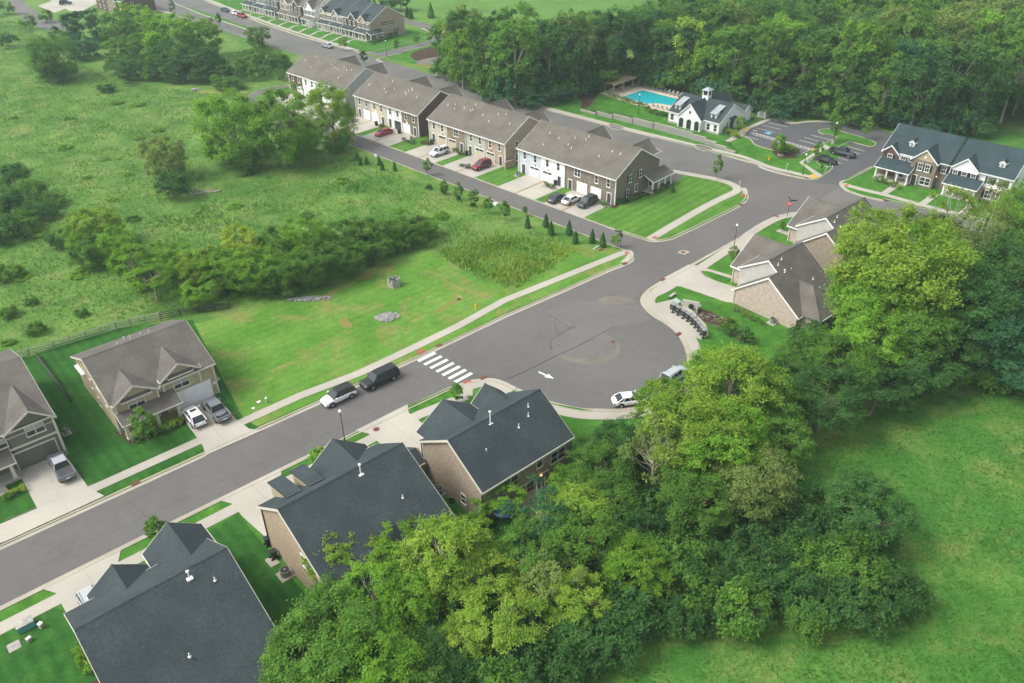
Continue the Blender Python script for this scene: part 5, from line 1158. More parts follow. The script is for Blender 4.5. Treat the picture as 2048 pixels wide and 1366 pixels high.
for x,y in ((-.25,-.25),(.25,-.25),(-.25,.25),(.25,.25)): MB().box(x-.025,y-.025,0,x+.025,y+.025,.378).build('leg',M['dkgrey'],ch)
for i in range(13):
    o=ch if i==0 else copy_tree(ch); x=-44+i*1.45; p=CE(x,56.5-(.7 if 4<i<9 else 0)-(.0 if i<5 else .5)); o.location=(p.x,p.y,.12); o.rotation_euler=(0,0,A2+math.pi)
p=CE(-49,58.5); pg=thing('pergola','tan flat roofed pergola at the end of the pool','pergola',(p.x,p.y,.1),A2)
for x,y in ((.1,0),(3.9,-1.1),(3.9,7.2),(.3,8.2),(3.9,3)): MB().box(x-.13,y-.13,0,x+.13,y+.13,2.5).build('pergola_post',M['wood'],pg)
mb=MB()
for i in range(30): mb.box(-.2,-1.2+i*.34,2.72,4.3,-1.2+i*.34+.24,2.80)
mb.build('roof_slats',M['wood'],pg); MB().box(.0,-1.4,2.5,.15,8.9,2.715).box(3.85,-1.4,2.5,4.0,8.9,2.715).build('pergola_beams',M['wood'],pg)
for dx,dy in ((1.6,1.0),(2.2,4.2)):
    p=CE(-49+dx,58.5+dy); t=thing('patio_table','round white patio table under the pergola','table',(p.x,p.y,.12),0,'patio tables')
    MB().tube((0,0,.7),(0,0,.75),.6,n=16).build('table_top',M['white'],t); MB().tube((0,0,0),(0,0,.699),.05,n=8).build('leg',M['dkgrey'],t)
p=CE(-7.0,66.6); sh=thing('shed','small pale open topped enclosure behind the car park','shed',(p.x,p.y,.1),A2)
MB().box(0,0,0,2.2,.12,2.0).box(2.08,.121,0,2.2,3.2,2.0).box(0,.121,0,.12,3.2,2.0).box(.121,3.08,0,2.079,3.2,2.0).build('enclosure_wall',M['white'],sh); MB().box(.13,.13,0,2.07,3.07,.9).build('machinery',M['acm'],sh); MB().box(.6,-.03,.1,1.0,-.0,1.9).box(1.15,-.03,.1,1.55,0,1.9).build('gate',M['cream'],sh)
p=G(1010,1040); t=thing('patio_umbrella','dark blue cover on the patio behind the end house','umbrella',(p.x,p.y,0),.3)
MB().tube((0,0,0),(0,0,2.4),.04,n=6).build('pole',M['dkgrey'],t); n8=8
MB().add([(1.7*math.cos(i*math.pi/4),1.7*math.sin(i*math.pi/4),2.0) for i in range(8)]+[(0,0,2.6)],[(i,(i+1)%8,8) for i in range(8)]).build('canopy',M['blue_tarp'],t)
# fallen pale branches in the meadow
p=G(432,385); mb=MB(); r=random.Random(2)
for i in range(7): mb.tube((r.uniform(-1,1),r.uniform(-.5,.5),.3),(r.uniform(-7,-3),r.uniform(-2.2,2.2),r.uniform(.4,.9)),.1,.04,n=5)
tag(mb.build('fallen_branches',M['bark_pale'],None,(p.x,p.y,0),0.25+math.pi*0),'pale fallen branches beside the meadow trees','branches')
# ================================================================ VEGETATION
def quads_mesh(name, cen, nrm, size, tint, mat, rng, aspect=.62):
    """leaf quads: centres, normals, sizes -> one mesh with a per-leaf tint"""
    n=len(cen); nrm=nrm/np.linalg.norm(nrm,axis=1,keepdims=True)
    r=rng.normal(size=(n,3)); t=np.cross(nrm,r); t/=np.linalg.norm(t,axis=1,keepdims=True); b=np.cross(nrm,t)
    s=size[:,None]; v=np.empty((n,4,3)); fold=nrm*s*.22
    v[:,0]=cen-t*s; v[:,1]=cen-b*s*aspect-fold; v[:,2]=cen+t*s; v[:,3]=cen+b*s*aspect-fold
    me=bpy.data.meshes.new(name); me.vertices.add(4*n); me.vertices.foreach_set('co',v.reshape(-1))
    me.loops.add(4*n); me.loops.foreach_set('vertex_index',np.arange(4*n,dtype=np.int32))
    me.polygons.add(n); me.polygons.foreach_set('loop_start',np.arange(0,4*n,4,dtype=np.int32)); 
    me.update(calc_edges=True)
    a=me.attributes.new('tint','FLOAT','FACE'); a.data.foreach_set('value',np.clip(tint,0,1).astype(np.float32))
    me.materials.append(mat); return me
def crown_data(seed, R, Hc, zc, nclump, per, leaf, flat=.62, hollow=.62, gap=0.0, spread=.27, lowcut=-.75, boxy=0.0):
    rng=np.random.default_rng(seed)
    # irregular outline: a few big lobes
    lobes=rng.normal(size=(9,3)); lobes/=np.linalg.norm(lobes,axis=1,keepdims=True)
    d=rng.normal(size=(nclump*3,3)); d/=np.linalg.norm(d,axis=1,keepdims=True); d=d[d[:,2]>lowcut][:nclump]
    lob=np.max(d@lobes.T,axis=1); rad=(.70+.36*np.clip(lob,0,1)**3)*(hollow+(1-hollow)*rng.random(len(d))**.5)
    c=d*rad[:,None]*np.array([R,R,Hc]); C=[];Nn=[];T=[];S=[]
    if boxy: 
        hy=np.hypot(d[:,0],d[:,1])+1e-6; f=(1/np.clip(hy,.35,1))**boxy; c[:,0]*=f; c[:,1]*=f
    for i in range(len(c)):
        rc=R*spread*rng.uniform(.7,1.35); k=int(per*rng.uniform(.6,1.3)); ct=rng.uniform(.25,.75)
        m_=int(rng.integers(7,12)); out=c[i]/np.array([R,R,Hc]); out=out/np.linalg.norm(out)
        td=rng.normal(size=(m_,3))*.85+out*.55+np.array([0,0,.30]); td/=np.linalg.norm(td,axis=1,keepdims=True)
        tl=rc*rng.uniform(.65,1.35,m_); w_=rng.integers(0,m_,k); sp=rng.random(k)**.8
        q=c[i]+(td[w_]*(tl[w_]*sp)[:,None]+rng.normal(size=(k,3))*rc*(.24-.08*sp)[:,None])*np.array([1,1,flat+.12]); C.append(q)
        Nn.append(np.array([0,0,.75])+td[w_]*.45+out*.3+rng.normal(size=(k,3))*.55)
        T.append(ct+rng.uniform(-.1,.1,m_)[w_]+rng.normal(size=k)*.12+(sp-.5)*.16); S.append(leaf*rng.uniform(.6,1.3,k))
    C=np.vstack(C); C[:,2]+=zc
    return C,np.vstack(Nn),np.concatenate(S),np.concatenate(T),c+np.array([0,0,zc]),rng
def crown_mesh(seed,R,Hc,zc,nclump,per,leaf,mat='leaf_mid',**k):
    C,Nn,S,T,cl,rng=crown_data(seed,R,Hc,zc,nclump,per,leaf,**k)
    return quads_mesh('crown',C,Nn,S,T,M[mat],rng), cl
def trunk_mesh(seed, cl, zc, r0, mat='bark', fork=.45, nb=14, stems=1):
    r=random.Random(seed); mb=MB()
    for s in range(stems):
        ox=r.uniform(-.5,.5)*(stems>1); oy=r.uniform(-.5,.5)*(stems>1)
        base=Vector((ox,oy,-.2)); z1=zc*fork; mid=Vector((ox*1.6+r.uniform(-.3,.3),oy*1.6+r.uniform(-.3,.3),z1))
        mb.tube(base,base+Vector((0,0,.5)),r0*1.35,r0,n=8); mb.tube(base+Vector((0,0,.5)),mid,r0,r0*.72,n=8)
        top=Vector((mid.x+r.uniform(-.5,.5),mid.y+r.uniform(-.5,.5),zc*1.05)); mb.tube(mid,top,r0*.72,r0*.3,n=6)
        idx=list(range(len(cl))); r.shuffle(idx)
        for i in idx[:nb]:
            p=Vector(cl[i]); t=r.uniform(.0,.7); a=mid.lerp(top,t); k=a.lerp(p,.5)+Vector((0,0,-.3)); 
            mb.tube(a,k,r0*.36,r0*.22,n=5,cap=False); mb.tube(k,p,r0*.22,r0*.06,n=4,cap=False)
            if i%2==0: mb.tube(k,p+Vector((r.uniform(-1,1),r.uniform(-1,1),r.uniform(-.2,1))),r0*.16,r0*.04,n=4,cap=False)
    return mb.mesh('trunk',M[mat])
KIND={}
def kind(name, n, **k):
    L=[]
    for i in range(n):
        a=dict(k); tr=a.pop('tr'); cm,cl=crown_mesh(hash_(name)+i*17,**a)
        L.append((cm,trunk_mesh(hash_(name)+i,cl,a['zc'],**tr)))
    KIND[name]=(L,k)
def hash_(s): return sum(ord(c)*(i+3) for i,c in enumerate(s))%9973
kind('big',4,R=4.5,Hc=4.6,zc=8.2,nclump=80,per=280,leaf=.135,boxy=.3,tr=dict(r0=.30,nb=18,mat='bark'))
kind('full',4,R=4.5,Hc=5.2,zc=5.4,nclump=96,per=240,leaf=.145,lowcut=-.95,boxy=.7,tr=dict(r0=.28,nb=14))
kind('broad',3,R=5.0,Hc=3.6,zc=8.6,nclump=56,per=330,leaf=.14,flat=.5,hollow=.72,spread=.25,tr=dict(r0=.30,nb=20,mat='bark_pale',fork=.55))
kind('sparse',2,R=4.2,Hc=4.2,zc=8.0,nclump=34,per=120,leaf=.15,spread=.22,tr=dict(r0=.24,nb=26,mat='bark_pale'))
kind('bush',4,R=2.3,Hc=1.7,zc=1.7,nclump=30,per=190,leaf=.13,boxy=.5,spread=.36,flat=.8,lowcut=-.4,tr=dict(r0=.09,nb=8,stems=3))
kind('far',5,R=4.8,Hc=6.4,zc=10.0,nclump=76,per=90,leaf=.27,lowcut=-.9,boxy=.4,spread=.27,tr=dict(r0=.26,nb=8,mat='bark_pale'))
kind('farfull',4,R=4.6,Hc=5.6,zc=5.8,nclump=90,per=95,leaf=.26,lowcut=-.95,boxy=.7,spread=.27,tr=dict(r0=.26,nb=6))
kind('farbush',2,R=2.6,Hc=2.0,zc=1.9,nclump=20,per=70,leaf=.24,spread=.38,lowcut=-.4,tr=dict(r0=.1,nb=4))
kind('sapling',3,R=.9,Hc=1.5,zc=2.3,nclump=34,per=80,leaf=.10,spread=.36,tr=dict(r0=.05,nb=6))
kind('shrub',3,R=.6,Hc=.5,zc=.5,nclump=12,per=60,leaf=.07,spread=.42,lowcut=-.3,tr=dict(r0=.03,nb=4,stems=2))
def cone(name,n,R,h,cnt,leaf,tap=1.0):
    L=[]
    for i in range(n):
        rng=np.random.default_rng(50+i+cnt); t=rng.random(cnt)**1.25; a=rng.random(cnt)*2*np.pi
        prof=R*np.power(np.clip(1-t,0,1),.75*tap)*np.clip(t*9,0,1)**.5*(.86+.2*rng.random(cnt)+.12*np.sin(a*5+t*14))
        C=np.stack([prof*np.cos(a),prof*np.sin(a),t*h+.08],1); Nn=np.stack([np.cos(a),np.sin(a),np.full(cnt,.5)],1)+rng.normal(size=(cnt,3))*.4
        me=quads_mesh('crown',C,Nn,leaf*rng.uniform(.7,1.3,cnt),.4+rng.normal(size=cnt)*.2,M['leaf_dark'],rng)
        L.append((me,MB().tube((0,0,0),(0,0,h*.8),.06,.02,n=6).mesh('trunk',M['bark'])))
    KIND[name]=(L,dict(R=R,Hc=h/2,zc=h/2))
cone('cone',3,.62,2.5,1400,.09); cone('cedar',2,1.6,5.5,3200,.16,1.1)
_tn=[0]
def plant(kd, loc, s, hz=1.0, mat='leaf_mid', label=None, cat='tree', name='tree', group=None, var=None, rz=None, bark=None):
    L,k=KIND[kd]; _tn[0]+=1; r=random.Random(_tn[0]*7+3)
    cm,tm=L[(_tn[0] if var is None else var)%len(L)]
    t=thing(name,label,cat,(loc[0],loc[1],loc[2] if len(loc)>2 else 0.0),r.uniform(0,6.28) if rz is None else rz,group)
    t.scale=(s*r.uniform(.93,1.07),s*r.uniform(.93,1.07),s*hz)
    c=link('crown',cm,t); c.material_slots[0].link='OBJECT'; c.material_slots[0].material=M[mat]
    tr=link('trunk',tm,t)
    if bark: tr.material_slots[0].link='OBJECT'; tr.material_slots[0].material=M[bark]
    return t
def tree_at(px, R, kd, mat, label, hz=1.0, **kw):
    """px: photo position of the crown centre; R crown radius in metres; the tree is rooted below it"""
    L,k=KIND[kd]; s=R/k['R']; zc=k['zc']*s*hz; p=G(px[0],px[1],zc)
    return plant(kd,(p.x,p.y,0),s,hz,mat,label,**kw)
def base_at(px, R, kd, mat, label, hz=1.0, **kw):
    p=G(*px); return plant(kd,(p.x,p.y,0),R/KIND[kd][1]['R'],hz,mat,label,**kw)

# ---- meadow trees on the left
mg='single trees in the left meadow'
tree_at((462,258),6.6,'full','leaf_bright','broad two topped meadow tree left of the tight pair',hz=1.08,group=mg)
tree_at((562,258),6.2,'full','leaf_bright','dense meadow tree in the middle of the row of three',hz=1.15,group=mg)
tree_at((597,290),4.6,'full','leaf_mid','lower dark side of the middle meadow tree clump',hz=.8,group=mg)
tree_at((486,320),3.6,'full','leaf_mid','low dark tree at the foot of the two topped meadow tree',hz=.6,group=mg)
tree_at((662,226),4.9,'full','leaf_yg','airy light green meadow tree in front of the white town houses',hz=1.25,group=mg)
tree_at((672,285),2.8,'full','leaf_mid','dark foot of the airy meadow tree by the alley',hz=.7,group=mg)
tree_at((332,318),4.6,'full','leaf_olive','lone olive green tree in the open meadow',hz=.9,group=mg)
tree_at((345,375),3.2,'bush','leaf_dark','dark undergrowth below the lone olive tree',name='bush',cat='bush',group='bushes in the left meadow')
tree_at((100,112),6.6,'full','leaf_mid','rounded tree standing alone at the far left of the meadow',hz=.85,group=mg)
tree_at((110,150),3.4,'bush','leaf_dark','dark bush under the far left meadow tree',name='bush',cat='bush',group='bushes in the left meadow')
for px,R,kd,mt,hz,lb in (((163,55),5.2,'farfull','leaf_blue',.95,'very dark blue green tree beside the lane end'),((165,95),4.6,'farfull','leaf_blue',.6,'low dark tree below the blue green one'),
  ((232,55),5.8,'farfull','leaf_mid',.8,'mid green tree right of the blue green one'),((275,42),5.8,'farfull','leaf_bright',.85,'light topped tree in front of the stone building'),((300,92),5.5,'farfull','leaf_mid',.7,'round tree in the middle of the upper left clump'),
  ((245,105),5.2,'farfull','leaf_mid',.65,'shorter tree at the left foot of the upper clump'),((265,135),4.6,'farfull','leaf_dark',.5,'low tree at the meadow edge of the upper clump'),((345,75),7.4,'farfull','leaf_bright',.9,'largest tree of the upper left clump'),
  ((405,75),6.0,'farfull','leaf_bright',.85,'yellowish tree beside the crossed rail fence'),((340,125),6.2,'farfull','leaf_dark',.62,'wide dark tree below the largest one'),((400,125),6.0,'farfull','leaf_dark',.62,'dark tree right of the wide dark one'),
  ((440,140),4.4,'farfull','leaf_dark',.5,'dark low tree at the right end of the clump'),((514,75),3.8,'farfull','leaf_mid',.8,'separate tree against the upper road'),((500,120),4.4,'farfull','leaf_mid',.5,'low green tree below the separate roadside tree'),
  ((553,118),3.2,'farfull','leaf_mid',.6,'small tree next to the farthest town house row'),((455,165),3.8,'farfull','leaf_mid',.35,'low growth left of the alley loop')):
    tree_at(px,R,kd,mt,lb,hz=hz,group='trees of the upper left clump')
for i,(x,y,R,mt) in enumerate(((540,150,2.6,'leaf_dark'),(570,140,2.2,'leaf_dark'),(510,160,2.8,'leaf_mid'),(480,160,3.0,'leaf_dark'),(440,178,2.4,'leaf_mid'),(300,160,2.6,'leaf_mid'),(260,165,2.6,'leaf_dark'),(230,150,2.4,'leaf_mid'),(350,165,3,'leaf_dark'),(400,165,3,'leaf_dark'),(60,60,3,'leaf_mid'),(20,95,3.2,'leaf_dark'),(95,45,2.6,'leaf_mid'),(10,30,3.5,'leaf_mid'),(115,75,2.2,'leaf_dark'),(560,160,2,'leaf_mid'))):
    base_at((x,y),R,'farbush',mt,'one of the low green bushes round the upper left tree clump',name='bush',cat='bush',group='bushes round the upper left clump')
# bushes on the left edge
for x,y,R,mt,hz,lb in ((38,365,2.6,'leaf_dark',1.3,'tall dark vine covered bush at the left edge'),(70,385,2.8,'leaf_mid',.9,'green bush right of the vine covered one'),(85,425,2.9,'leaf_dark',.9,'dark round bush in the left meadow'),
   (15,425,3.8,'leaf_dark',.9,'large dark bush touching the left edge'),(5,470,3.4,'leaf_dark',.8,'dark bush lower down on the left edge'),(45,455,3.0,'leaf_mid',.7,'mid green bush between the left edge bushes'),(110,400,2.2,'leaf_mid',.7,'small mid green bush near the round dark one'),
   (20,545,2.4,'leaf_mid',.6,'low bush on the left edge above the fence'),(125,480,2.2,'leaf_dark',.8,'dark shrub at the left end of the hedge trees'),(20,625,1.2,'leaf_mid',1,'small dark shrub in the meadow above the fence'),(75,655,1.2,'leaf_mid',1,'small dark shrub near the rail fence'),
   (65,600,.9,'leaf_mid',1,'tiny dark shrub left in the lower meadow'),(165,622,.9,'leaf_mid',1,'tiny dark shrub right in the lower meadow'),(215,175,2.2,'leaf_dark',.7,'dark shrub at the clump foot')):
    base_at((x,y+12),R,'bush',mt,lb,hz=hz,name='bush',cat='bush',group='bushes in the left meadow')
# ---- hedge of trees across the middle
hg='trees of the hedge above the vacant lot'
for x,y,R,kd,mt,hz,lb in ((195,455,3.9,'full','leaf_yg',.55,'yellow green tree at the left end of the hedge'),(165,475,2.9,'full','leaf_bright',.6,'mid green tree at the far left of the hedge'),(180,510,3.2,'full','leaf_mid',.5,'dark tree under the yellow green left one'),
   (240,500,3.2,'full','leaf_bright',.6,'green tree second in the hedge'),(262,525,3.8,'broad','leaf_bright',.55,'layered bright tree in the left hedge'),(300,555,3.6,'broad','leaf_bright',.5,'bright drooping tree right of the layered one'),
   (320,520,3.0,'full','leaf_bright',.5,'mid green tree at the back of the hedge'),(350,545,3.2,'full','leaf_bright',.55,'bright hedge tree above the fence end'),(395,545,3.5,'full','leaf_yg',.6,'yellow topped hedge tree near the fence end'),
   (400,590,2.6,'full','leaf_bright',.5,'low tree where the dark fence ends'),(440,545,3.4,'full','leaf_bright',.6,'bright tree left of the golden one'),(484,505,3.0,'full','leaf_gold',.75,'golden yellow tree standing out of the hedge'),
   (475,550,3.4,'full','leaf_bright',.6,'mid green tree below the golden one'),(525,545,3.5,'full','leaf_bright',.6,'bright tree right of the golden one'),(560,500,3.0,'full','leaf_mid',.65,'mid green tree in the hedge centre'),
   (565,555,3.2,'full','leaf_mid',.55,'lower mid green tree in the hedge centre'),(612,490,3.4,'full','leaf_bright',.75,'tall bright tree right of the hedge centre'),(610,545,3.2,'full','leaf_mid',.6,'mid green tree in front of the tall bright one'),
   (650,530,3.2,'full','leaf_mid',.6,'dark tree in the right half of the hedge'),(645,495,2.6,'full','leaf_bright',.6,'small bright tree behind the dark one'),(695,480,3.2,'full','leaf_mid',.65,'dark blue tinged tree in the hedge'),
   (700,520,3.0,'full','leaf_mid',.6,'mid green tree near the lot corner'),(740,480,3.0,'full','leaf_mid',.6,'mid green tree right part of the hedge'),(750,505,2.6,'full','leaf_mid',.5,'dark low tree right part of the hedge'),
   (785,470,2.8,'full','leaf_mid',.55,'second last larger tree of the hedge'),(828,465,2.8,'full','leaf_mid',.5,'dark tree at the right end of the hedge'),(855,460,2.0,'full','leaf_bright',.5,'small bright tree at the right tip of the hedge')):
    tree_at((x,y-4),R,kd,mt,lb,hz=hz*1.48,group=hg)
rr=random.Random(5)
for i in range(34):
    t=i/33; x=200+t*620; y=590-t*100+rr.uniform(-12,10) if t>.35 else 500+t*240+rr.uniform(-20,18)
    base_at((x,y),rr.uniform(1.6,2.4),'bush',rr.choice(['leaf_mid','leaf_dark','leaf_mid','leaf_dark']),'one of the low bushes filling the foot of the hedge',name='bush',cat='bush',group='bushes at the foot of the hedge')
# ---- cones and young trees along the alley
cg='clipped cone evergreens along the alley'
cpx=[(715,321),(721,331),(734,329),(759,331),(765,341),(790,342)]
for i,px in enumerate(cpx): base_at(px,.55 if i!=2 else .5,'cone','leaf_dark',['first cone shrub at the upper end of the alley bank','second cone shrub just below the first','small cone shrub third from the upper end','thin cone shrub fourth from the upper end','cone shrub nearest the white utility box','squat cone shrub after the white utility box'][i],name='cone_shrub',cat='shrub',group=cg)
for i,px in enumerate([(1055,456),(1092,454),(1102,470),(1138,470),(1151,487),(1184,486),(1205,494)]):
    base_at(px,.62+.035*((i*5)%4),'cone','leaf_dark',['first of seven cone shrubs near the junction','second of seven cone shrubs near the junction','third cone shrub set forward of the second','fourth cone shrub by the alley kerb','fifth and largest cone shrub near the junction','sixth cone shrub by the alley kerb','last cone shrub beside the alley stop sign'][i],name='cone_shrub',cat='shrub',group=cg)
for i,(px,R) in enumerate((((857,352),.95),((889,391),.8),((918,402),.9),((948,414),.9),((977,428),.85),((1011,441),.9),((1050,432),.5),((858,378),.6),((888,388),.6),((917,400),.6),((946,413),.6))):
    base_at(px,R,'sapling' if i<7 else 'bush','leaf_mid' if i<7 else 'leaf_dark',['tall young tree alone on the alley bank','young tree second along the alley bank','young tree third along the alley bank','young tree fourth along the alley bank','young tree near the flat utility boxes','young tree after the utility boxes','thin spindly young tree by the cone shrubs','low bush below the tall young tree','low bush at the second young tree','low bush at the third young tree','low bush at the fourth young tree'][i],name='young_tree' if i<7 else 'bush',cat='tree' if i<7 else 'bush',group='young trees on the alley bank')
for px,R,kd,mt,lb,hz in (((1433,360),.85,'sapling','leaf_mid','slim young street tree on the lawn corner verge',1.5),((1230,497),.7,'sapling','leaf_bright','light small tree by the alley stop sign',1),((1345,385),.5,'cone','leaf_dark','cone shrub beside the corner porch',1),
  ((1466,518),.8,'sapling','leaf_olive','thin tree overhanging the pavement at the lamp',.7),((1562,463),.55,'sapling','leaf_mid','little tree in the front lawn of the corner house',.9),((1590,482),.4,'cone','leaf_dark','tiny cone shrub by the corner house path',1),
  ((915,805),.8,'sapling','leaf_mid','small street tree in the verge by the end house',.9),((640,935),.9,'sapling','leaf_bright','bright small street tree beside the middle roof',.8),((318,1080),.95,'sapling','leaf_mid','small street tree beside the nearest roof',.8),
  ((300,890),1.3,'sapling','leaf_mid','ornamental tree in front of the khaki house porch',1.0),((1556,312),1.15,'sapling','leaf_bright','light young tree in the car park bed',1.1),((1668,285),1.2,'sapling','leaf_mid','young tree behind the island lamp',1.3),
  ((1731,279),1.1,'sapling','leaf_bright','young tree at the right end of the island',1.1),((1632,323),1.0,'sapling','leaf_mid','young tree near the black sedan',1.1),((1478,268),1.1,'sapling','leaf_yg','yellowish young tree at the clubhouse corner',1.0),
  ((1508,236),1.7,'sapling','leaf_blue','flowering tree behind the clubhouse',.9),((688,102),1.2,'sapling','leaf_yg','yellowish young tree by the silver car',.9),((794,105),.8,'sapling','leaf_mid','young tree on the upper side road verge',1.3),
  ((861,90),.9,'sapling','leaf_mid','young tree near the bend of the upper side road',1.3),((834,92),1.0,'sapling','leaf_bright','bright young tree on the upper side road lawn',1.0),((729,133),1,'sapling','leaf_dark','thin dark young tree behind the farthest town houses',1.2),
  ((348,32),1.0,'sapling','leaf_dark','thin street tree in the upper left verge',1.4),((440,55),.9,'sapling','leaf_dark','second thin street tree in the upper left verge',1.4),((1085,190),.8,'sapling','leaf_mid','slim tree at the wood edge above the pavement',1.3),
  ((1143,197),1.8,'sapling','leaf_bright','round light tree on the grass left of the pool',.8),((1130,205),1.1,'bush','leaf_mid','bush beside the round light tree',1)):
    base_at(px,R,kd,mt,lb,hz=hz,name='young_tree' if kd=='sapling' else 'shrub',cat='tree' if kd=='sapling' else 'shrub',group='young street and garden trees')
for px,mt,s in (((1566,306),'leaf_mid',1.3),((1578,303),'leaf_gold',1.1),((1586,308),'leaf_olive',1.0),((1555,302),'leaf_mid',1.0)):
    base_at(px,s,'bush',mt,'one of the rounded bushes in the car park bed',name='bush',cat='bush',group='bushes in the car park bed')
sg='foundation shrubs'
r=random.Random(11)
def srow(pa,pb,n,R,mats,label,jit=2,group=sg):
    for i in range(n):
        t=(i+.5)/n; base_at((pa[0]+(pb[0]-pa[0])*t+r.uniform(-jit,jit),pa[1]+(pb[1]-pa[1])*t+r.uniform(-jit,jit)*.6),R*r.uniform(.8,1.25),'shrub',r.choice(mats),label,name='shrub',cat='shrub',group=group)
srow((1238,410),(1290,393),8,.6,['leaf_mid','leaf_dark'],'shrub in the row below the corner town house gable',group='shrubs below the corner gable')
srow((1303,391),(1340,372),7,.55,['leaf_mid','leaf_red','leaf_dark'],'shrub in front of the corner porch',group='shrubs at the corner porch')
srow((1375,235),(1480,278),18,.75,['leaf_olive','leaf_mid','leaf_gold'],'shrub in the border along the retaining wall',3,group='shrubs along the retaining wall')
srow((1290,222),(1370,245),14,.7,['leaf_mid','leaf_dark','leaf_olive'],'shrub in the planting in front of the pool chairs',3,group='shrubs by the pool chairs')
srow((1212,190),(1290,216),10,.6,['leaf_bright','leaf_mid'],'shrub along the near edge of the pool deck',2,group='shrubs along the pool deck')
srow((270,884),(340,860),7,.6,['leaf_dark','leaf_mid','leaf_red'],'shrub in the bed of the khaki house',3,group='shrubs of the khaki house')
srow((338,858),(368,845),5,.62,['leaf_gold','leaf_yg'],'yellow shrub of the low hedge by the khaki house drive',1,group='yellow hedge shrubs')
srow((10,1000),(50,980),5,.45,['leaf_gold','leaf_mid'],'low shrub by the steps of the dark sage house',3,group='shrubs of the dark sage house')
srow((1748,360),(1800,378),7,.6,['leaf_olive','leaf_mid','leaf_gold'],'shrub in front of the arched porch at right',3,group='shrubs of the right porch')
srow((160,1290),(185,1345),6,.6,['leaf_bright','leaf_mid'],'green garden plant beside the nearest house wall',4,group='plants by the nearest house')
srow((1462,618),(1530,652),6,.5,['leaf_mid','leaf_dark','leaf_olive'],'shrub along the pink brick gable',4,group='shrubs along the pink gable')
srow((1196,407),(1214,415),3,.5,['leaf_dark','leaf_mid'],'shrub at the foot of the town house corner',1,group='shrubs at the town house corner')
for a in ((920,333,946,340),(905,302,925,312),(1090,372,1108,380),(806,282,830,290),(843,287,860,292),(758,253,775,262)):
    srow(a[:2],a[2:],4,.5,['leaf_dark','leaf_mid','leaf_red'],'small shrub between the town house drives',1,group='shrubs between the town house drives')
srow((742,92),(800,68),10,.8,['leaf_dark','leaf_mid'],'shrub along the gable of the beige terrace end',2,group='shrubs of the beige terrace end')
srow((1440,650),(1500,690),8,1.0,['leaf_mid','leaf_red','leaf_dark'],'shrub on the slope behind the mailboxes',8,group='shrubs behind the mailboxes')
for i,(px,R,mt) in enumerate((((750,20),1.2,'leaf_dark'),((765,22),1.3,'leaf_red'),((815,35),1.2,'leaf_dark'),((822,38),1.2,'leaf_dark'),((862,36),1.6,'leaf_mid'),((725,8),1.2,'leaf_dark'),((738,12),1.2,'leaf_dark'))):
    base_at(px,R,'cedar',mt,'dark cedar behind the terraces at the top',name='cedar',cat='tree',group='cedars behind the terraces')
tree_at((800,0),4.2,'far','leaf_dark','dark round tree behind the beige terrace end',hz=.45,group='trees at the top')
tree_at((775,5),3.6,'far','leaf_mid','mid green tree behind the cedars at the top',hz=.4,group='trees at the top')

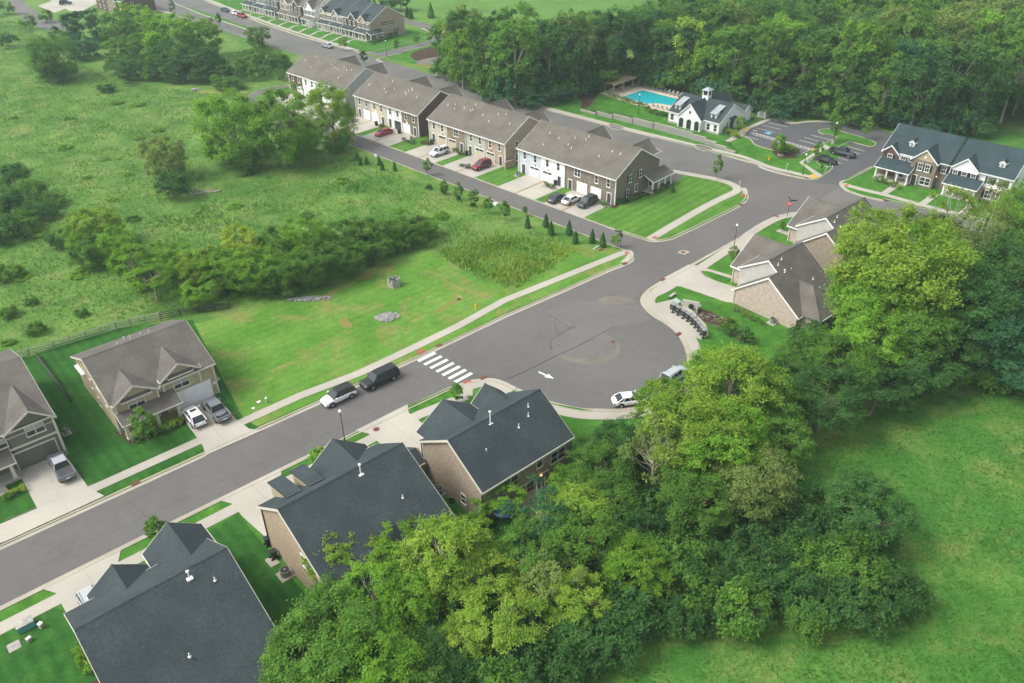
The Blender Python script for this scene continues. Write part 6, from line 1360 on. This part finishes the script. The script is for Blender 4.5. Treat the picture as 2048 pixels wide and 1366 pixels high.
# ---- the belt of trees at bottom and right
bg_='trees of the belt along the back gardens'
for x,y,R,kd,mt,hz,lb in (
 (668,1108,3.1,'broad','leaf_yg',.95,'yellow green tree overlapping the middle slate roof at left'),(752,1100,2.6,'broad','leaf_yg',1.0,'small yellow green crown right of it on the middle roof'),(800,1090,3.0,'broad','leaf_bright',.95,'bright crown at the eave of the middle roof'),
 (890,1105,4.2,'broad','leaf_yg',.95,'wide yellow green tree with pale forked trunk'),(955,1150,3.6,'broad','leaf_yg',.85,'yellow green tree right of the forked trunk'),(740,1185,3.6,'broad','leaf_bright',.85,'bright tree below the middle roof'),
 (820,1195,3.4,'broad','leaf_bright',.8,'bright layered tree left of the forked trunk'),(690,1180,2.8,'big','leaf_dark',.75,'dark tree against the middle house wall'),(1000,1225,3.8,'broad','leaf_yg',.7,'yellow green tree at the bottom centre'),
 (930,1275,2.8,'broad','leaf_yg',.7,'small yellow green tree at the bottom edge'),(655,1280,4.4,'big','leaf_mid',.75,'soft mid green tree at the bottom left of the belt'),(735,1300,4.0,'big','leaf_bright',.7,'bright tree near the bottom edge'),
 (600,1320,3.6,'big','leaf_mid',.7,'mid green tree beside the nearest slate roof'),(800,1330,3.4,'big','leaf_mid',.6,'mid green tree at the very bottom'),(700,1350,3.4,'big','leaf_mid',.6,'tree cut by the bottom edge at left'),
 (860,1300,3.2,'big','leaf_dark',.5,'dark low tree at the bottom'),(1000,992,2.6,'broad','leaf_bright',.75,'small bright tree at the corner of the end house'),(940,1050,2.0,'broad','leaf_bright',.6,'small bright tree behind the middle roof'),(1140,975,2.3,'full','leaf_bright',.8,'bright tree at the right gable of the end house'),
 (1085,1030,3.6,'sparse','leaf_blue',.9,'silvery green tree behind the patio'),(1160,1035,3.6,'big','leaf_yg',.85,'yellowish tree right of the silvery one'),(1170,1070,3.6,'big','leaf_mid',.85,'mid green tree with pale branches in the belt centre'),
 (1060,1110,3.4,'big','leaf_mid',.8,'mid green tree below the patio'),(1100,1160,3.2,'sparse','leaf_olive',.8,'thin olive tree with dead snag'),(1150,1190,3.2,'broad','leaf_yg',.75,'yellow tree with bare twigs'),(1225,1010,3.2,'big','leaf_mid',.8,'mid green tree right of the belt centre'),
 (1275,1130,2.9,'big','leaf_bright',.85,'upright bright tree in the belt'),(1230,1060,3.2,'big','leaf_dark',.7,'dark tree left of the upright bright one'),(1200,945,3.4,'big','leaf_mid',.8,'mid green tree below the pavement curve'),
 (1232,895,3.2,'big','leaf_dark',.8,'dark round tree near the pavement curve'),(1200,905,2.4,'full','leaf_mid',.7,'smaller tree near the end house lawn'),(1310,895,4.0,'sparse','leaf_olive',1.0,'olive tree with curved pale trunk'),(1322,795,3.2,'broad','leaf_bright',.95,'bright layered crown over the white sedan'),
 (1375,860,4.8,'big','leaf_yg',1.0,'large yellow green tree by the turning circle'),(1440,900,4.4,'big','leaf_bright',.95,'bright tree right of the large yellow green one'),(1470,770,4.8,'big','leaf_yg',1.0,'bright yellow green crown at the circle edge'),
 (1430,740,3.2,'big','leaf_bright',.95,'light crown next to the mailbox pad'),(1530,800,3.9,'big','leaf_mid',.95,'mid green side of the circle edge crowns'),(1500,960,4.0,'big','leaf_olive',.85,'pale olive tree at the field side of the belt'),
 (1400,985,4.0,'big','leaf_mid',.75,'mid green tree under the large yellow green one'),(1470,860,4.2,'big','leaf_bright',.9,'another bright tree in the middle of the belt'),(1560,870,3.6,'big','leaf_mid',.8,'mid green tree at the belt edge by the field'),(1600,725,3.2,'full','leaf_mid',.8,'mid green tree in front of the pink gabled house'),
 (1555,770,3.4,'full','leaf_dark',.75,'dark tree left below the brown roofs'),(1650,790,4.2,'big','leaf_dark',.75,'dark tree at the corner of the right field'),(1655,715,3.3,'full','leaf_mid',.8,'mid green tree below the rear hip roof'),
 (1690,735,4.2,'big','leaf_mid',.8,'mid green tree in the right part of the belt'),(1740,680,4.6,'big','leaf_bright',.9,'bright tree below the biggest yellow crown'),(1755,770,4.0,'big','leaf_dark',.65,'dark tree on the field edge at right'),
 (1800,545,7.2,'big','leaf_yg',1.0,'biggest yellow green tree right of the brown roofs'),(1750,600,5.6,'big','leaf_bright',.9,'bright lower left lobe tree beside the biggest one'),(1860,600,5.6,'big','leaf_bright',.9,'bright tree right of the biggest yellow one'),
 (1740,480,4.8,'big','leaf_yg',1.05,'yellow green crown behind the brown roofs'),(1855,505,5.0,'big','leaf_bright',1.0,'bright crown at the upper right of the biggest tree'),(1830,660,5.2,'big','leaf_mid',.8,'mid green tree under the biggest one'),
 (1930,610,6.2,'big','leaf_dark',.85,'dark green tree right of the biggest one'),(2000,560,6.0,'big','leaf_dark',.9,'dark tree at the right edge'),(1990,660,5.8,'big','leaf_blue',.75,'blue green tree at the right edge'),
 (1900,700,4.8,'big','leaf_dark',.65,'dark tree above the right field'),(2030,720,4.6,'big','leaf_blue',.6,'blue green tree low on the right edge'),(1830,740,4.4,'big','leaf_dark',.6,'dark tree along the field edge'),
 (1905,430,4.6,'sparse','leaf_yg',1.15,'airy yellowish tree in front of the slate town houses'),(1960,470,5.0,'sparse','leaf_olive',1.05,'thin olive tree with bare limbs at right'),(1880,470,3.6,'big','leaf_dark',.9,'dark small crown beside the thin trees'),
 (2030,440,4.6,'big','leaf_bright',1.1,'green tree cut by the right edge beside the town houses'),(1990,410,3.8,'sparse','leaf_olive',1.2,'airy olive tree hiding the second town house'),(2040,500,5,'big','leaf_mid',.95,'mid green tree on the right edge'),(1930,520,4.6,'big','leaf_olive',.95,'olive tree behind the bright crowns')):
    tree_at((x,y),R,kd,mt,lb,hz=hz,group=bg_)
tree_at((1738,1035),3.9,'full','leaf_dark','round dark tree standing out at the field side thicket',hz=.85,group=bg_)
def inpoly(x,y,pl):
    c=False; n=len(pl)
    for i in range(n):
        (x0,y0),(x1,y1)=pl[i],pl[(i+1)%n]
        if (y0>y)!=(y1>y) and x<(x1-x0)*(y-y0)/(y1-y0)+x0: c=not c
    return c
def scatter(poly, step, seed, jit=.4):
    pts=[G(*p) for p in poly]; pl=[(p.x,p.y) for p in pts]; r=random.Random(seed)
    x0=min(p[0] for p in pl); x1=max(p[0] for p in pl); y0=min(p[1] for p in pl); y1=max(p[1] for p in pl); out=[]
    j=0; y=y0
    while y<y1:
        x=x0+(step/2 if j%2 else 0)
        while x<x1:
            a=x+r.uniform(-jit,jit)*step; b=y+r.uniform(-jit,jit)*step
            if inpoly(a,b,pl): out.append((a,b))
            x+=step
        y+=step*.87; j+=1
    return out
def tz(x,y,mats,what,zones):
    mt=r.choice(mats); a=pxof(x,y)[0]; z=[n_ for n_,lim in zones if a<lim][0]
    tone={'leaf_mid':'mid green','leaf_dark':'dark green','leaf_blue':'blue green'}[mt]; lb='%s %s %s'%(tone,what,z)
    return mt,lb,'bush','bush',lb
def pxof(x,y,z=0.0):
    d_=Vector((x,y,z-H)); f=d_.dot(_F); return (1024+FPX*d_.dot(_R)/f, 683-FPX*d_.dot(_U)/f)
r=random.Random(21)
thick=[(1290,1010),(1400,1080),(1600,1030),(1700,1060),(1800,1120),(1812,1200),(1790,1250),(1640,1275),(1500,1255),(1400,1262),(1300,1310),(1220,1366),(1150,1440),(560,1440),(600,1300),(640,1270),(900,1230),(1050,1160),(1200,1120)]
for (x,y) in scatter(thick,2.75,4):
    plant('bush',(x,y,0),r.uniform(.75,1.25),r.uniform(.8,1.25),*tz(x,y,['leaf_dark','leaf_dark','leaf_dark','leaf_dark','leaf_mid','leaf_blue' if r.random()<.4 else 'leaf_dark'],'bush in the thicket',(('above the bottom edge',900),('below the garden trees',1250),('left of the round dark tree',1600),('at the field end',9999))))
for (x,y) in scatter([(1500,690),(1570,700),(1640,720),(1700,860),(1600,960),(1700,830),(1800,810),(2100,770),(2140,640),(2060,560),(1900,660),(1760,700),(1640,690),(1570,690)],3.6,8):
    plant('bush',(x,y,0),r.uniform(.8,1.3),r.uniform(.8,1.1),*tz(x,y,['leaf_dark','leaf_mid','leaf_dark','leaf_mid','leaf_blue'],'undergrowth bush',(('below the pink gable',1600),('below the brown roofs',1760),('above the right field',1920),('at the right edge',9999))))
for (x,y) in scatter([(1080,1050),(1200,920),(1420,830),(1480,700),(1560,760),(1600,930),(1500,1020),(1300,1020),(1200,1130),(1000,1200),(900,1210)],4.2,9):
    plant('bush',(x,y,0),r.uniform(.7,1.1),r.uniform(.8,1.2),*tz(x,y,['leaf_dark','leaf_mid'],'shaded low bush',(('behind the end house',1150),('under the belt centre',1350),('near the turning circle',9999))))

# ---- the far wood
edge=[(872,150),(920,178),(980,203),(1060,222),(1090,212),(1180,185),(1215,182),(1240,158),(1290,168),(1380,190),(1450,215),(1490,225),(1560,236),(1640,241),(1760,258),(1850,272),(1960,268),(2120,290),(2260,250),(2380,170),(2300,70),(2050,60),(1760,55),(1560,60),(1400,70),(1345,105),(1250,132),(1100,146),(960,130),(900,120),(880,128)]
clear=[(1600,178),(1690,185),(1740,160),(1700,130),(1620,130),(1585,155)]
cp_=[(G(*p).x,G(*p).y) for p in clear]
wood=[q for q in scatter(edge,7.4,31) if not inpoly(q[0],q[1],cp_)]
wood.sort(key=lambda q:q[1]); cmap=['leaf_mid','leaf_dark','leaf_mid','leaf_mid','leaf_blue','leaf_dark','leaf_olive','leaf_dark','leaf_bright','leaf_blue']
rest=[]
for i,(x,y) in enumerate(wood):
    if i>=250: rest.append((x,y)); continue
    a,b=pxof(x,y,12); s=r.uniform(.85,1.3); mt=r.choice(cmap)
    if a>1850 and mt=='leaf_bright': mt='leaf_blue'
    if b>150 and a>1500: mt=r.choice(['leaf_blue','leaf_dark','leaf_mid','leaf_mid'])
    elif a>1350: mt=r.choice(['leaf_mid','leaf_bright','leaf_mid','leaf_olive','leaf_dark','leaf_mid'])
    zone='by the pond' if a<960 else 'above the pavement bend' if a<1090 else 'left of the pool' if a<1215 else 'behind the pool' if a<1345 else 'behind the clubhouse' if a<1480 else 'behind the car park' if a<1620 else 'right of the car park' if a<1760 else 'behind the near slate town house' if a<1900 else 'behind the far slate town house' if a<2060 else 'past the right edge'
    a2,b2=pxof(x,y,0); row='front' if pxof(x,y-9,0) and not inpoly(*G(a2,b2+14).xy,[(G(*q).x,G(*q).y) for q in edge]) else 'deep'
    tone={'leaf_mid':'mid green','leaf_dark':'dark green','leaf_blue':'blue green','leaf_olive':'greyish olive','leaf_bright':'bright green'}[mt]
    plant('far',(x,y,0),s,r.uniform(.85,1.15),mt,'%s tree %s in the wood %s'%(tone,'at the front' if row=='front' else 'deep',zone),group='%s wood trees %s'%(tone,zone))
def forest_stuff(name,label,pts,R,mat,seed,n=30,per=26,leaf=.5,hz=1.0):
    rng=np.random.default_rng(seed); C=[];Nn=[];S=[];T=[]
    base=[crown_data(seed+i,4.8,4.6,11.5,n,per,leaf,spread=.3)[:4] for i in range(4)]
    for i,(x,y) in enumerate(pts):
        c,nn,s,t=base[i%4]; k=rng.uniform(.85,1.3); a=rng.uniform(0,6.28); ca,sa=np.cos(a),np.sin(a); Rm=np.array([[ca,-sa,0],[sa,ca,0],[0,0,1]])
        C.append((c@Rm.T)*k*np.array([1,1,hz])+np.array([x,y,0])); Nn.append(nn@Rm.T); S.append(s*k); T.append(t+rng.uniform(-.3,.3))
    me=quads_mesh(name,np.vstack(C),np.vstack(Nn),np.concatenate(S),np.concatenate(T),M[mat],rng)
    return tag(link(name,me),label,'forest',kind='stuff')
back=scatter([(1340,85),(1400,70),(1560,60),(1760,55),(2050,60),(2300,70),(2700,-40),(2900,-180),(1500,-180),(1350,-60),(1330,20)],8.2,77)
r.shuffle(back)
if rest: back+=rest
h_=len(back)//2
forest_stuff('distant_wood','distant wood filling the top right corner',back[:h_],1,'leaf_mid',91); forest_stuff('distant_wood','darker trees mixed through the distant wood at top right',back[h_:],1,'leaf_dark',92)
for (x,y) in scatter([(872,146),(920,176),(980,203),(1060,224),(1090,214),(1180,187),(1215,184),(1240,168),(1380,192),(1480,228),(1560,239),(1640,244),(1760,262),(1850,276),(1960,272),(1960,262),(1760,248),(1560,226),(1380,176),(1240,152),(1180,172),(1060,206),(900,140)],3.6,13):
    plant('farbush',(x,y,0),r.uniform(.8,1.5),r.uniform(.9,1.5),*tz(x,y,['leaf_dark','leaf_blue','leaf_mid'],'wood edge bush',(('by the pond',960),('along the upper pavement',1090),('left of the pool',1215),('behind the pool',1345),('behind the clubhouse',1480),('behind the car park',1700),('behind the slate town houses',9999))))
# golden yellow trees that stand out of the wood
for x,y,R,mt,hz,lb in ((925,75,5.4,'leaf_yg',.9,'yellowish tree at the left end of the far wood'),(1030,60,4.0,'leaf_yg',.95,'light yellow crown in the left part of the wood'),(1390,90,6.0,'leaf_yg',.95,'large golden green tree behind the clubhouse'),
    (1440,80,5.4,'leaf_bright',.95,'bright tree right of the golden green one'),(1500,60,5.0,'leaf_olive',.95,'pale tree in the wood above the clubhouse'),(1580,110,4.6,'leaf_yg',.8,'yellow tree left of the small clearing'),
    (1700,75,5.2,'leaf_bright',.8,'round light tree above the clearing'),(1860,65,5.2,'leaf_bright',.8,'round light tree far right in the wood'),(1890,170,4.6,'leaf_bright',.7,'light crown above the slate town houses')):
    tree_at((x,y),R,'far',mt,lb,hz=hz,group='standout trees of the far wood')

# ---- rough meadow surface and grass
def poly_np(px): return np.array([[G(*p).x,G(*p).y] for p in px])
def inside(P_,X,Y):
    c=np.zeros(X.shape,bool); n=len(P_)
    for i in range(n):
        x0,y0=P_[i]; x1,y1=P_[(i+1)%n]
        if y0==y1: continue
        m_=((y0>Y)!=(y1>Y))&(X<(x1-x0)*(Y-y0)/(y1-y0)+x0); c^=m_
    return c
def edist(P_,X,Y):
    d=np.full(X.shape,1e9); n=len(P_)
    for i in range(n):
        a=P_[i]; b=P_[(i+1)%n]; ab=b-a; L=(ab**2).sum()+1e-9
        t=np.clip(((X-a[0])*ab[0]+(Y-a[1])*ab[1])/L,0,1); d=np.minimum(d,np.hypot(X-a[0]-t*ab[0],Y-a[1]-t*ab[1]))
    return d
def vnoise(X,Y,s,seed):
    rng=np.random.default_rng(seed); T=rng.random((256,256)); x=X/s; y=Y/s; xi=np.floor(x).astype(int); yi=np.floor(y).astype(int); fx=x-xi; fy=y-yi
    fx=fx*fx*(3-2*fx); fy=fy*fy*(3-2*fy); g=lambda a,b: T[a%256,b%256]
    return (g(xi,yi)*(1-fx)+g(xi+1,yi)*fx)*(1-fy)+(g(xi,yi+1)*(1-fx)+g(xi+1,yi+1)*fx)*fy
def fbm(X,Y,s,seed): return sum(vnoise(X,Y,s/2**k,seed+k)*.5**k for k in range(5))/1.94
def rough(name, px, cell, amp, mat, seed, fade=3.0, base=.015):
    P_=poly_np(px); x0,y0=P_.min(0); x1,y1=P_.max(0); nx=int((x1-x0)/cell)+1; ny=int((y1-y0)/cell)+1
    X,Y=np.meshgrid(x0+np.arange(nx)*cell,y0+np.arange(ny)*cell,indexing='ij'); ins=inside(P_,X,Y); D=edist(P_,X,Y)
    Hh=base+amp*np.clip(D/fade,0,1)*np.clip(fbm(X,Y,7,seed)-.28,0,1)*1.6*(.5+vnoise(X,Y,1.6,seed+9))
    idx=-np.ones(X.shape,int); idx[ins]=np.arange(ins.sum()); vs=np.stack([X[ins],Y[ins],Hh[ins]],1)
    a,b,c,d_=idx[:-1,:-1],idx[1:,:-1],idx[1:,1:],idx[:-1,1:]; ok=(a>=0)&(b>=0)&(c>=0)&(d_>=0)
    F_=np.stack([a[ok],b[ok],c[ok],d_[ok]],1); me=bpy.data.meshes.new(name); me.from_pydata(vs.tolist(),[],F_.tolist()); me.materials.append(M[mat])
    me.polygons.foreach_set('use_smooth',[True]*len(me.polygons)); tag(link(name,me),kind='structure')
def blades(name,label,px,dens,h,wid,mat,seed,amp=0.0,patch=.0,cat='grass',fade=3.0,base=.0,lean=.5,soft=0.0):
    P_=poly_np(px); x0,y0=P_.min(0); x1,y1=P_.max(0); rng=np.random.default_rng(seed); n=int((x1-x0)*(y1-y0)*dens)
    X=rng.uniform(x0,x1,n); Y=rng.uniform(y0,y1,n); k=inside(P_,X,Y)
    pn=fbm(X,Y,5,seed+3); k&=(pn+rng.normal(size=n)*.08>patch); X=X[k];Y=Y[k];pn=pn[k]; n=len(X)
    D=edist(P_,X,Y); kk=rng.random(n)<np.clip(D/soft+.05,0,1) if soft else np.ones(n,bool); X=X[kk];Y=Y[kk];pn=pn[kk];D=D[kk]; n=len(X)
    Z=base+amp*np.clip(D/fade,0,1)*np.clip(fbm(X,Y,7,seed)-.28,0,1)*1.6*(.5+vnoise(X,Y,1.6,seed+9))
    hh=h*rng.uniform(.5,1.3,n)*(.6+pn); a=rng.uniform(0,6.28,n); w_=wid*rng.uniform(.6,1.3,n)
    dx,dy=np.cos(a),np.sin(a); lx=rng.normal(size=n)*lean*hh; ly=rng.normal(size=n)*lean*hh
    v=np.empty((n,3,3)); v[:,0]=np.stack([X-dx*w_,Y-dy*w_,Z-.02],1); v[:,1]=np.stack([X+dx*w_,Y+dy*w_,Z-.02],1); v[:,2]=np.stack([X+lx,Y+ly,Z+hh],1)
    me=bpy.data.meshes.new(name); me.vertices.add(3*n); me.vertices.foreach_set('co',v.reshape(-1)); me.loops.add(3*n); me.loops.foreach_set('vertex_index',np.arange(3*n,dtype=np.int32))
    me.polygons.add(n); me.polygons.foreach_set('loop_start',np.arange(0,3*n,3,dtype=np.int32)); me.update(calc_edges=True)
    at=me.attributes.new('tint','FLOAT','FACE'); at.data.foreach_set('value',np.clip(.5+(fbm(X,Y,11,seed+20)-.5)*1.6+rng.normal(size=n)*.16,0,1).astype(np.float32)); me.materials.append(M[mat])
    return tag(link(name,me),label,cat,kind='stuff')
LM=[(-420,980),(-60,760),(60,712),(200,664),(400,622),(560,596),(700,553),(790,513),(862,494),(885,512),(1020,574),(1150,494),(1165,488),(1090,470),(1000,430),(900,394),(800,352),(715,312),(640,285),(560,252),(480,222),(430,192),(300,172),(220,160),(150,120),(60,60),(-20,20),(-300,20)]
rough('meadow',LM,.9,.5,'meadow',40)
blades('meadow_grass','tangled green meadow grass left of the town houses',LM,5.5,.34,.085,'blade',40,amp=.55,patch=.34)
RM=[(1560,975),(1620,900),(1700,850),(1760,815),(1900,790),(2080,772),(2400,900),(2500,1600),(900,1700),(1120,1450),(1240,1366),(1330,1290),(1420,1262),(1500,1262),(1640,1282),(1800,1258),(1825,1190),(1800,1090),(1720,985),(1640,1000)]
rough('field',RM,.7,.22,'field',60,base=.01)
blades('field_grass','rough green grass of the field at bottom right',RM,14,.26,.055,'blade_field',60,amp=.22,patch=.30,base=.01,lean=.8)
GW=[(870,505),(905,490),(1000,470),(1090,478),(1172,500),(1150,512),(1095,545),(1040,578),(1020,580),(960,558),(900,530)]
blades('golden_weeds','tall yellowish weeds at the end of the hedge',GW,16,.75,.10,'blade_gold',70,amp=.3,base=.05,cat='weeds',lean=.5,patch=.28,soft=2.5)
blades('green_weeds','dark green weeds mixed into the yellowish ones',GW,7,.8,.12,'blade_field',71,amp=.3,base=.05,cat='weeds',lean=.5,patch=.52,soft=3)
blades('field_tufts','coarse tufts standing in the bottom right field',RM,1.6,.36,.11,'blade_field',66,amp=.22,patch=.5,base=.01,lean=.9)
blades('meadow_weeds','lush taller weeds along the alley side of the meadow',[(440,400),(560,400),(700,360),(830,400),(1000,450),(1000,470),(880,490),(700,440),(450,470),(260,450)],3.4,.6,.12,'blade',40,amp=.5,patch=.52,cat='weeds')
for i,(x,y) in enumerate(scatter(LM,15,55)):
    if i>70: break
    plant('bush',(x,y,0),r.uniform(.3,.75),r.uniform(.25,.45),r.choice(['leaf_mid','leaf_bright','leaf_bright']),'low weed clump scattered over the left meadow','weed_clump','weeds','weed clumps in the meadow')

# ---- light summer haze
hz_=MB().box(-420,-60,-1,420,560,90)
hm=bpy.data.materials.new('haze'); hm.use_nodes=True; n=hm.node_tree; n.nodes.clear()
o_=n.nodes.new('ShaderNodeOutputMaterial'); pv=n.nodes.new('ShaderNodeVolumePrincipled'); pv.inputs['Density'].default_value=.00032; pv.inputs['Color'].default_value=(.74,.95,.93,1); pv.inputs['Anisotropy'].default_value=.2
n.links.new(pv.outputs[0],o_.inputs['Volume'])
h_=hz_.build('haze',hm); tag(h_,'light summer haze over the neighbourhood','haze',kind='stuff')
